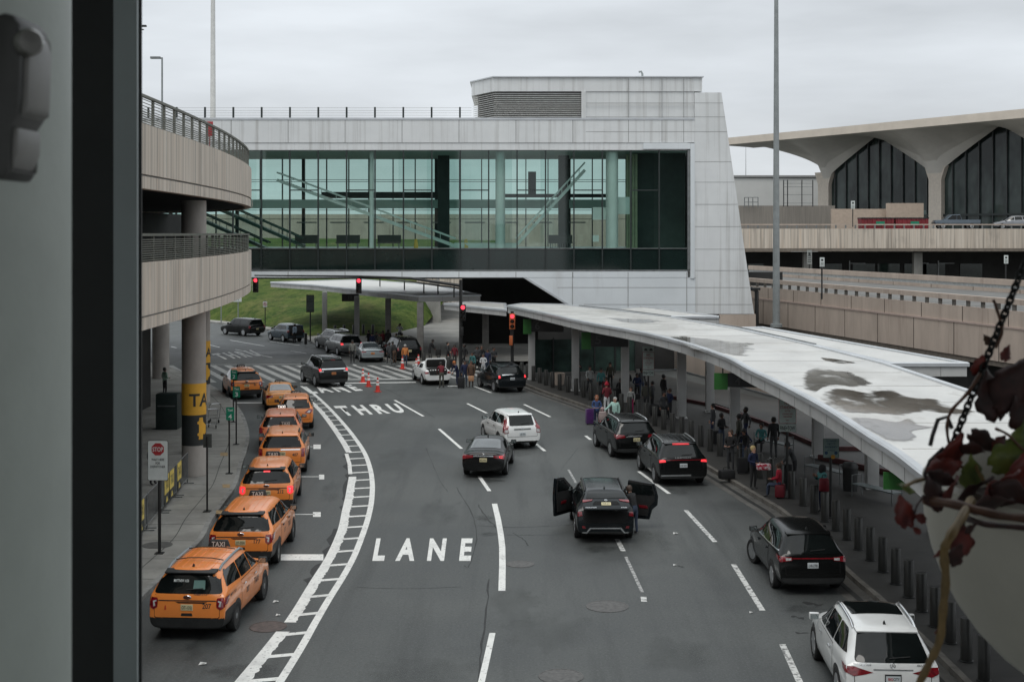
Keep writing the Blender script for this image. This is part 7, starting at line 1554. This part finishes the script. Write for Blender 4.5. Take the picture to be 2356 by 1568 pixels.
suitcase('black suitcase beside the tall person in black', W(1420, 78.6), .3, m_bag, .7, .45)
# middle group near the second no standing sign
person('man in a black tee shirt and grey shorts among the bollards', W(1681, 55.2), 140, 'black', 'char', 'hold', 0, 'brown', 1.80, 1.1); bag('black duffel bag on the pavement edge by the man in shorts', W(1672, 53.8), (.66, .36, .38), m_bag, .3, 'duffel_bag')
person('person in black bending at a pale bag behind the man in shorts', W(1716, 56.5), 150, 'black', 'denim', 'hunch', 1, 'black', 1.74, 1.05); suitcase('silver handled dark suitcase beside the man in shorts', W(1708, 55.0), .1, m_bag, .62, .42)
person('blond person in navy holding red and white parcels', W(1733, 51.6), 215, 'navy', 'black', 'hold', 0, 'blond', 1.70, 1.05); bag('red and white wrapped parcels between the blond person and the red coat', W(1757, 51.0, 1.02), (.55, .28, .24), mat('red_white_wrap', (.45, .02, .05), rough=.5, col2=(.7, .66, .66), scale=9, lo=.48, hi=.54), name='parcel')
person('person in a red puffer coat sitting on a dark red suitcase', W(1792, 50.0), 70, 'red', 'denim', 'sit', 1, 'brown', 1.72, 1.4); suitcase('dark red suitcase under the person in the red coat', W(1795, 49.95), R(70), m_redc, .46, .5, .34, False)
person('tall dark clothed person standing behind the nearest no standing sign', W(1780, 58.4), 15, 'black', 'char', 'stand', 1, 'black', 1.88, 1.1, shoes=C_['white']); person('man in dark clothes stooping over a suitcase by the sign post', W(1829, 52.0), 75, 'char', 'black', 'hunch', 1, 'black', 1.84, 1.15)
suitcase('black suitcase leaning by the no standing sign post', W(1808, 52.4), .4, m_bag, .80, .46); person('hooded person with a grey scarf and backpack looking at a phone', W(1892, 47.2), 110, 'teal', 'navy', 'phone', 1, 'black', 1.74, 1.3, hood='black'); bag('dark red backpack worn by the hooded person', W(1896, 46.85, 1.0), (.34, .22, .46), m_redc, name='backpack')
person('person in black sitting on the wire bench behind the dark standing person', W(1752, 60.3), 150, 'teal', 'black', 'sit', 1, 'black', 1.75); person('person in dark clothes passing the wire bench', W(1716, 62.5), 100, 'char', 'navy', 'walk', 2, 'black', 1.78, 1.1); person('person standing in deep shade beside the white canopy post', W(1527, 69.0), 200, 'char', 'black', 'stand', 1, 'black', 1.76)
# around the open boot of the white saloon
person('person in a red sweater leaning into the white saloon boot', W(1016, 86.9, RD), 16, 'maroon', 'olive', 'hunch', 1, 'black', 1.72, 1.1); person('orange haired person in dark clothes beside the white saloon', W(1053, 88.0, RD), 120, 'navy', 'navy', 'hunch', 0, 'orange', 1.72, 1.15)
person('person in a navy coat standing with luggage by the white saloon', W(1069, 87.3, RD), 200, 'navy', 'denim', 'stand', 1, 'black', 1.76, 1.2); person('person in a long dark brown coat with a tan bag', W(1084, 87.1, RD), 170, 'brown', 'brown', 'stand', 1, 'brown', 1.74, 1.3)
suitcase('black trolley suitcase by the people at the white saloon', W(1061, 86.6, RD), .1, m_bag, .66, .46); bag('tan leather bag carried by the person in the brown coat', W(1084, 86.8, .45), (.38, .2, .34), m_tan)
person('person in a teal hoodie behind the luggage group', W(1087, 92.3), 150, 'teal', 'black', 'stand', 1, 'black', 1.72); person('person in white clothes beside the teal hoodie', W(1112, 91.6), 170, 'white', 'white', 'hold', 1, 'black', 1.66); person('broad person in a dark coat with yellow straps by the signal mast', W(1098, 96.4), 190, 'char', 'black', 'hold', 2, 'black', 1.80, 1.4); person('slim person in black with yellow trim beside the dark post', W(1108, 97.2), 180, 'black', 'black', 'stand', 1, 'brown', 1.74)
person('person in black carrying a bag left of the signal mast', W(1069, 98.4), 110, 'black', 'black', 'walk', 2, 'black', 1.78, 1.15); person('person in black leaning over a trolley beneath the far canopy', W(988, 103.5), -70, 'black', 'black', 'hunch', 2, 'black', 1.76, 1.05); suitcase('black trolley bag held by the leaning person under the far canopy', W(1008, 103.2, .55), 0, m_bag, .5, .4)
# under the far canopy and beside the waiting cars
person('man in a white jacket photographing from the far pavement', W(920, 119.5, .25), 170, 'white', 'black', 'camera', 2, 'black', 1.76, 1.15); 
for u, d, top, bot, hh, pose, f, lab in ((848, 113, 'black', 'black', 1.74, 'hold', 60, 'person in a black puffer coat at the left of the far canopy crowd'), (866, 112.5, 'char', 'char', 1.62, 'stand', 200, 'person in charcoal between two taller people in the far crowd'), (881, 112, 'maroon', 'black', 1.76, 'stand', 180, 'person in dark red within the far canopy crowd'), (893, 111.2, 'black', 'olive', 1.92, 'stand', 10, 'tall person in black and olive trousers in the far crowd'),
                                    (912, 110.5, 'black', 'navy', 1.66, 'phone', 120, 'person in black with raised phone in the far crowd'), (925, 110, 'char', 'black', 1.70, 'hold', 220, 'person in charcoal at the right of the far canopy crowd'), (908, 101.5, 'black', 'brown', 1.74, 'hunch', 40, 'person in dark clothes loading at the black off roader'), (896, 100.8, 'char', 'char', 1.70, 'walk', 20, 'person in charcoal walking beside the silver saloon')):
    person(lab, W(u, d), f, top, bot, pose, 2 if u % 2 else 1, 'black', hh, 1.15)
person('person in an orange scarf and dark jeans beside the small cone', W(932, 100.3, RD), 190, 'orange', 'denim', 'stand', 1, 'grey', 1.72, 1.1); person('broad man in a grey shirt walking between minivan and silver saloon', W(811, 103.2, RD), 185, 'grey', 'black', 'stand', 2, 'black', 1.82, 1.3)
person('man in a pale blue shirt at the open door of the blue off roader', W(678, 122, RD), 60, 'shirt', 'black', 'stand', 1, 'black', 1.80, 1.1); person('person in black climbing in at the open right door of the parked crossover', W(1459, 44.55, RD), 35, 'black', 'denim', 'hunch', 1, 'brown', 1.66, 1.05)
bag('dark pile of luggage at the feet of the man in white', W(916, 113, KZ), (2.0, .9, .95), m_bag, name='luggage_pile')
# left pavement
person('man in a green plaid shirt standing under the curved deck', W(379, 81), -40, 'plaid', 'black', 'hold', 1, 'black', 1.78, 1.1); person('dispatcher in a dark coat with lime hi vis collar behind the stop sign', W(352, 52.5), -120, 'char', 'black', 'stand', 2, 'black', 1.76, 1.2)
p = W(358, 52.35, KZ+1.40); b = MB(); b.lathe([(.20, -.12), (.215, -.03), (.15, .06), (.12, .05), (.17, -.04)], n=18); o = b.build('hi_vis_collar', C_['lime']); o.location = W(352, 52.5, KZ+1.42); tag(o, 'lime hi vis collar round the shoulders of the dispatcher', 'vest')
for u, d, top, bot, hh, pose, f, lab in ((1466, 78.5, 'navy', 'black', 1.70, 'hold', 170, 'person in navy between the tall black figure and the no standing sign'), (1476, 80.5, 'char', 'denim', 1.78, 'stand', 200, 'person in charcoal and jeans behind the no standing sign post'), (1404, 84.5, 'olive', 'black', 1.74, 'stand', 160, 'person in an olive coat near the brown wall'), (1330, 86, 'char', 'black', 1.72, 'phone', 190, 'person in charcoal with a phone by the second gate board post'), (1541, 71, 'navy', 'black', 1.66, 'hold', 120, 'person in navy just right of the dark canopy post'), (1640, 64, 'char', 'navy', 1.75, 'stand', 100, 'person in charcoal below the green board at the fascia'), (1660, 61, 'black', 'denim', 1.7, 'hold', 220, 'person in black and jeans below the green board'), (1700, 60, 'olive', 'black', 1.8, 'stand', 60, 'person in olive left of the wire bench'),
                                    (856, 110.5, 'navy', 'char', 1.7, 'stand', 40, 'person in navy in front of the puffer coat in the far crowd'), (873, 109.5, 'olive', 'black', 1.72, 'hold', 150, 'person in olive in the front row of the far crowd'), (946, 106, 'black', 'navy', 1.74, 'stand', 100, 'person in black and navy by the dark corner post of the far canopy'), (1030, 101, 'char', 'black', 1.7, 'walk', 250, 'person in charcoal walking among the far shaded bollards'), (1046, 99, 'maroon', 'black', 1.68, 'stand', 170, 'person in dark red left of the tall signal mast'), (1122, 94.5, 'navy', 'denim', 1.74, 'stand', 150, 'person in navy and jeans behind the stopped black crossover'), (1136, 95.5, 'char', 'black', 1.8, 'hold', 210, 'tall person in charcoal behind the stopped black crossover')):
    person(lab, W(u, d), f, top, bot, pose, (u+int(d)) % 3, ('black', 'brown')[u % 2], hh, 1.1)
for u, d, lab in ((1463, 76.8, 'dark suitcase beside the person in navy by the no standing sign'), (1648, 62.5, 'dark suitcase between the two people below the green board'), (868, 108.8, 'dark suitcase in front of the far crowd'), (1040, 98, 'dark suitcase left of the tall signal mast')): suitcase(lab, W(u, d), .2, m_bag, .62, .44)
# ================= foreground: the window the picture is taken from =================
m_cream = mat('cream_column_paint', (.55, .60, .55), rough=.5, var=.05, scale=9, bump=.08, bscale=14); m_frame = mat('black_window_frame', (.014, .016, .015), rough=.55, var=.2, scale=10); m_mulg = mat('grey_window_mullion', (.36, .40, .405), rough=.45, metal=.2, var=.06, scale=6)
b = MB(); b.lathe([(.17, 8.5), (.17, 11.5)], n=72); o = b.build('round_column', m_cream); o.location = (-.488, .930, 0); tag(o, 'pale grey green round column just inside the window at left', 'column')
# cast lever handle with round bolt on the column
t = thing('lever_handle', 'grey cast lever handle with a round bolt on the pale column', 'handle', (0, 0, 0))
def H_(u, v, d=.80): return D(u, v, d)
def slabpoly(name, pts, d, th, m, bev=.004): b = MB(); b.prism([H_(u, v, d) for u, v in pts], (0, th, 0)); return b.build(name, m, t, bevel=bev)
m_hd = mat('dark_cast_grey', (.055, .056, .052), rough=.5, var=.12, scale=30); m_hl = mat('light_cast_grey', (.30, .295, .28), rough=.45, var=.06, scale=30)
slabpoly('lever_body', [(-30, 40), (5, 28), (30, 32), (46, 55), (48, 120), (44, 230), (40, 262), (22, 290), (18, 390), (5, 415), (-30, 410)], .80, .05, m_hd)
slabpoly('lever_face', [(50, 62), (62, 72), (70, 110), (66, 240), (58, 262), (46, 268), (44, 230), (48, 120)], .806, .04, m_hl); slabpoly('lever_tip', [(20, 292), (44, 290), (42, 352), (24, 395), (16, 395)], .806, .04, m_hl)
q = H_(62, 100, .80); b = MB(); b.lathe([(.0085, 0), (.0085, .006), (.0068, .009), (.001, .0095)], n=28, M=Matrix.Rotation(R(90), 3, 'X') @ Matrix.Rotation(R(35), 3, 'Y')); o = b.build('bolt', mat('worn_bolt', (.38, .37, .35), rough=.3, metal=.8, var=.2, scale=60), t); o.location = q
t = thing('window_frame', 'dark window frame with grey mullion at the left of the view', 'window')
def post_fr(name, u0, u1, d, th, m): b = MB(); x0, x1 = (u0-CX)/FP*d, (u1-CX)/FP*(d+th); b.box(((x0+x1)/2, d+th/2, H), (x1-x0, th, 2.4)); return b.build(name, m, t)
post_fr('frame_post', 60, 268, 1.62, .012, m_frame); post_fr('mullion', 261, 319, 1.60, .008, m_mulg); post_fr('gasket', 312, 327, 1.612, .004, m_frame)
# the room behind the camera (its walls shade the foreground)
rm = mat('room_plaster', (.30, .30, .29), rough=.9, var=.05)
for nm, c, s in (('ceiling', (0, -1.6, 10.4), (7, 7, .1)), ('floor', (0, -1.6, 7.4), (7, 7, .1)), ('wall', (3.8, 1.8, 9), (2.2, .12, 3.0)), ('wall', (-2.1, 1.8, 9), (2.7, .12, 3.0)), ('window_sill', (0, 1.75, 7.75), (4, .2, .7))):
    b = MB(); b.box((c[0], c[1], c[2]+1.1), s); o = b.build(nm, rm if nm != 'wall' else mat('room_wall', (.32, .33, .31), rough=.9, var=.05)); tag(o, kind='structure')
# ================= hanging pot with a wilting vine =================
PD = 1.3; kk = FP/PD; pc = D(2650, 1140, PD); RP = .2153
t = thing('hanging_pot', 'cream hanging flower pot cut by the right picture edge', 'flower pot', pc)
m_pot = mat('cream_pot', (.52, .50, .43), rough=.55, var=.06, scale=8)
prof = [(.02, -RP*1.02)]+[(RP*math.cos(R(a)), RP*1.0*math.sin(R(a))) for a in range(-80, 1, 8)]+[(RP*1.0, .012), (RP*.97, .016), (RP*.95, .0), (RP*.94, -.03)]
b = MB(); b.lathe(prof, n=64); b.build('pot_bowl', m_pot, t); b = MB(); b.lathe([(RP*.945, -.025), (.001, -.012)], n=40); b.build('potting_soil', mat('soil', (.03, .02, .015), rough=.95, var=.5, scale=60, bump=.6, bscale=90), t)
# chain: alternating links
def chain(p0, p1, label, n):
    t = thing('pot_chain', label, 'chain', (0, 0, 0), 0, 'chains holding the hanging pot'); p0, p1 = Vector(p0), Vector(p1); d = (p1-p0).normalized(); a = d.orthogonal().normalized(); c = d.cross(a); L_ = (p1-p0).length/n; b = MB()
    for i in range(n):
        m = p0+d*(L_*(i+.5)); e = (a, c)[i % 2]; e = (a*math.cos(.5)+c*math.sin(.5)) if i % 2 == 0 else (c*math.cos(.5)-a*math.sin(.5)); b.tube([m+d*(L_*.74*math.cos(q*math.pi/7))+e*(L_*.46*math.sin(q*math.pi/7)) for q in range(14)], .0014, 6, closed=True)
    b.build('links', mat('chain_iron', (.012, .012, .011), rough=.5, metal=.5, var=.2), t); return t
hook = D(2172, 1010, PD)
chain(D(2412, 470, PD), D(2187, 1033, PD), 'black chain running from the picture edge down to the pot rim', 37)
b = MB(); h0 = D(2186, 975, PD); b.tube([D(2190, 985, PD), D(2180, 958, PD), D(2158, 965, PD), D(2146, 1000, PD), D(2140, 1025, PD)], .0022, 8); b.tube([D(2172, 1030, PD), D(2140, 1060, PD), D(2128, 1090, PD), D(2140, 1130, PD)], .0022, 8); o = b.build('chain_hook', m_black); tag(o, 'black wire hook joining the chain to the pot rim', 'hook')
# vine: stems as parts, leaves as separate parts of one plant
vine = thing('potted_vine', 'wilting vine with dark red and green leaves in the hanging pot', 'plant', pc)
def loc_(u, v, d): return D(u, v, d)-pc
m_leafR = mat('dark_red_leaf', (.07, .010, .009), rough=.5, col2=(.19, .028, .018), scale=45, detail=4, coord='obj'); m_leafG = mat('green_leaf', (.045, .075, .012), rough=.5, col2=(.16, .20, .035), scale=40, coord='obj'); m_leafD = mat('wilted_leaf', (.016, .007, .006), rough=.6, col2=(.05, .014, .011), scale=50, coord='obj'); m_stem = mat('ochre_stem', (.19, .125, .045), rough=.6, var=.25, scale=50, coord='obj'); m_stemb = mat('brown_stem', (.10, .045, .025), rough=.6, var=.3, scale=50, coord='obj')
def stem(px, r, m, name='stem'):
    P = smooth_path([loc_(*q) for q in px], 6); n = len(P); b = MB(); b.tube(P, [r*(1-.25*i/n)*(1+.12*math.sin(i*1.3)) for i in range(n)], 8); return b.build(name, m, vine)
stem([(2235, 1150, 1.18), (2215, 1185, 1.13), (2185, 1235, 1.10), (2172, 1270, 1.10), (2176, 1330, 1.10), (2170, 1400, 1.10), (2162, 1470, 1.10), (2140, 1520, 1.10), (2105, 1590, 1.10)], .0042, m_stem)
stem([(2290, 800, 1.30), (2305, 760, 1.30), (2290, 700, 1.3), (2284, 690, 1.3)], .0018, m_stemb); stem([(2255, 860, 1.29), (2225, 905, 1.28), (2186, 950, 1.28), (2180, 1000, 1.28), (2200, 1060, 1.27), (2240, 1090, 1.26)], .0018, m_stemb)
stem([(2160, 1095, 1.26), (2110, 1105, 1.2), (2080, 1120, 1.18)], .0022, m_stem); stem([(2290, 985, 1.25), (2320, 1000, 1.25), (2356, 1035, 1.25), (2400, 1060, 1.25)], .0014, m_stemb); stem([(2220, 1190, 1.2), (2270, 1205, 1.12), (2380, 1215, 1.1)], .003, m_leafD)
stem([(2130, 1150, 1.2), (2200, 1160, 1.16), (2300, 1185, 1.13), (2400, 1195, 1.13)], .0045, m_stemb); stem([(2240, 1060, 1.26), (2260, 1100, 1.24), (2290, 1130, 1.24)], .002, m_stem); stem([(2125, 1140, 1.2), (2110, 1160, 1.18), (2104, 1180, 1.17)], .0014, m_leafD)
rl = random.Random(5)
def leaf(u, v, d, size, ang, m, tilt=0.0, w=.72, curl=.25, seed=0):
    """a broad toothed ivy-like leaf: centre rib, bent blade, size in picture pixels"""
    s = size/FP*d; r_ = random.Random(seed+int(u*7+v)); n = 13; cols = (-1, -.55, 0, .55, 1); rows = []; bend = r_.uniform(.05, .32); wave = r_.uniform(0, 6)
    for i in range(n):
        t_ = i/(n-1); ww = w*.55*max(.015, math.sin(math.pi*min(1, t_*.97+.03))**.75*(1.25-.75*t_)*(1-.22*math.sin(t_*9.5)**2)); row = []
        for q in cols:
            e = 1+(.10*(i % 2)+r_.uniform(-.06, .06) if abs(q) == 1 else 0); y_ = q*ww*e; x = (t_-.5-.10*abs(q)*(1-t_))
            row.append(Vector((x*s, s*(bend*(t_-.3)**2+curl*.5*abs(q)*ww*1.6+.045*math.sin(wave+t_*7+q*2)), y_*s)))
        rows.append(row)
    rot = Matrix.Rotation(R(-ang), 3, 'Y') @ Matrix.Rotation(R(tilt), 3, 'X') @ Matrix.Rotation(R(r_.uniform(-25, 25)), 3, 'Z'); c = loc_(u, v, d); b = MB(); m5 = len(cols)
    b.add([rot @ q+c for row in rows for q in row], [(i*m5+j, i*m5+j+1, (i+1)*m5+j+1, (i+1)*m5+j) for i in range(n-1) for j in range(m5-1)])
    o = b.build('leaf', m, vine, smooth=2.5); o.modifiers.new('thickness', 'SOLIDIFY').thickness = .0006; return o
for a in ((2195, 1045, 1.26, 105, 70, m_leafR, 20), (2178, 1075, 1.24, 80, 20, m_leafR, -20), (2238, 1085, 1.25, 84, 95, m_leafG, 10), (2282, 900, 1.30, 120, 100, m_leafD, 15), (2325, 880, 1.29, 130, 60, m_leafD, -25), (2350, 950, 1.28, 90, 110, m_leafD, 10), (2255, 840, 1.30, 52, 80, m_leafR, 0),
          (2268, 1022, 1.27, 80, -35, m_leafD, 35), (2240, 1035, 1.26, 60, -20, m_leafD, 40), (2335, 1045, 1.25, 110, 30, m_leafG, -10), (2350, 1010, 1.26, 90, 70, m_leafG, 25), (2082, 1175, 1.17, 74, 105, m_leafR, 5), (2118, 1190, 1.17, 34, 160, m_leafR, 20), (2108, 1218, 1.17, 22, 130, m_leafR, 20),
          (2150, 1128, 1.19, 84, 100, m_leafD, 25), (2215, 1235, 1.15, 85, 100, m_leafR, 10), (2200, 1275, 1.13, 55, 60, m_leafD, -20), (2165, 1272, 1.11, 34, 0, m_leafR, 40), (2250, 1130, 1.22, 110, 10, m_leafD, 55), (2310, 1125, 1.2, 130, 20, m_leafR, 45), (2345, 1150, 1.18, 120, -15, m_leafD, 40), (2285, 1165, 1.16, 110, 5, m_leafD, 50), (2190, 1135, 1.2, 90, 30, m_leafR, 55), (2215, 1205, 1.15, 26, 30, m_leafD, 20), (2240, 1215, 1.14, 40, 20, m_leafD, 40),
          (2302, 1020, 1.27, 56, 40, m_leafR, 10), (2165, 1450, 1.1, 26, 40, m_leafR, 20), (2350, 1085, 1.23, 90, 80, m_leafR, 0), (2170, 1105, 1.21, 70, -15, m_leafD, 30), (2085, 1118, 1.18, 44, 170, m_leafG, 60), (2272, 780, 1.31, 30, 120, m_stemb, 0), (2318, 810, 1.3, 40, 60, m_leafR, 10)):
    leaf(*a)
# wings of the station to either side of the room: out of view, they only stand in the reflections and shade
for nm, c, sz_ in (('station_wing_wall', (24.5, -9, 13), (31, 8, 26)), ('station_wing_wall', (-24.5, -9, 13), (31, 8, 26))):
    b = MB(); b.box(c, sz_); o = b.build(nm, mat('station_glazing', (.05, .055, .055), rough=.25, var=.4, scale=.2)); tag(o, kind='structure')
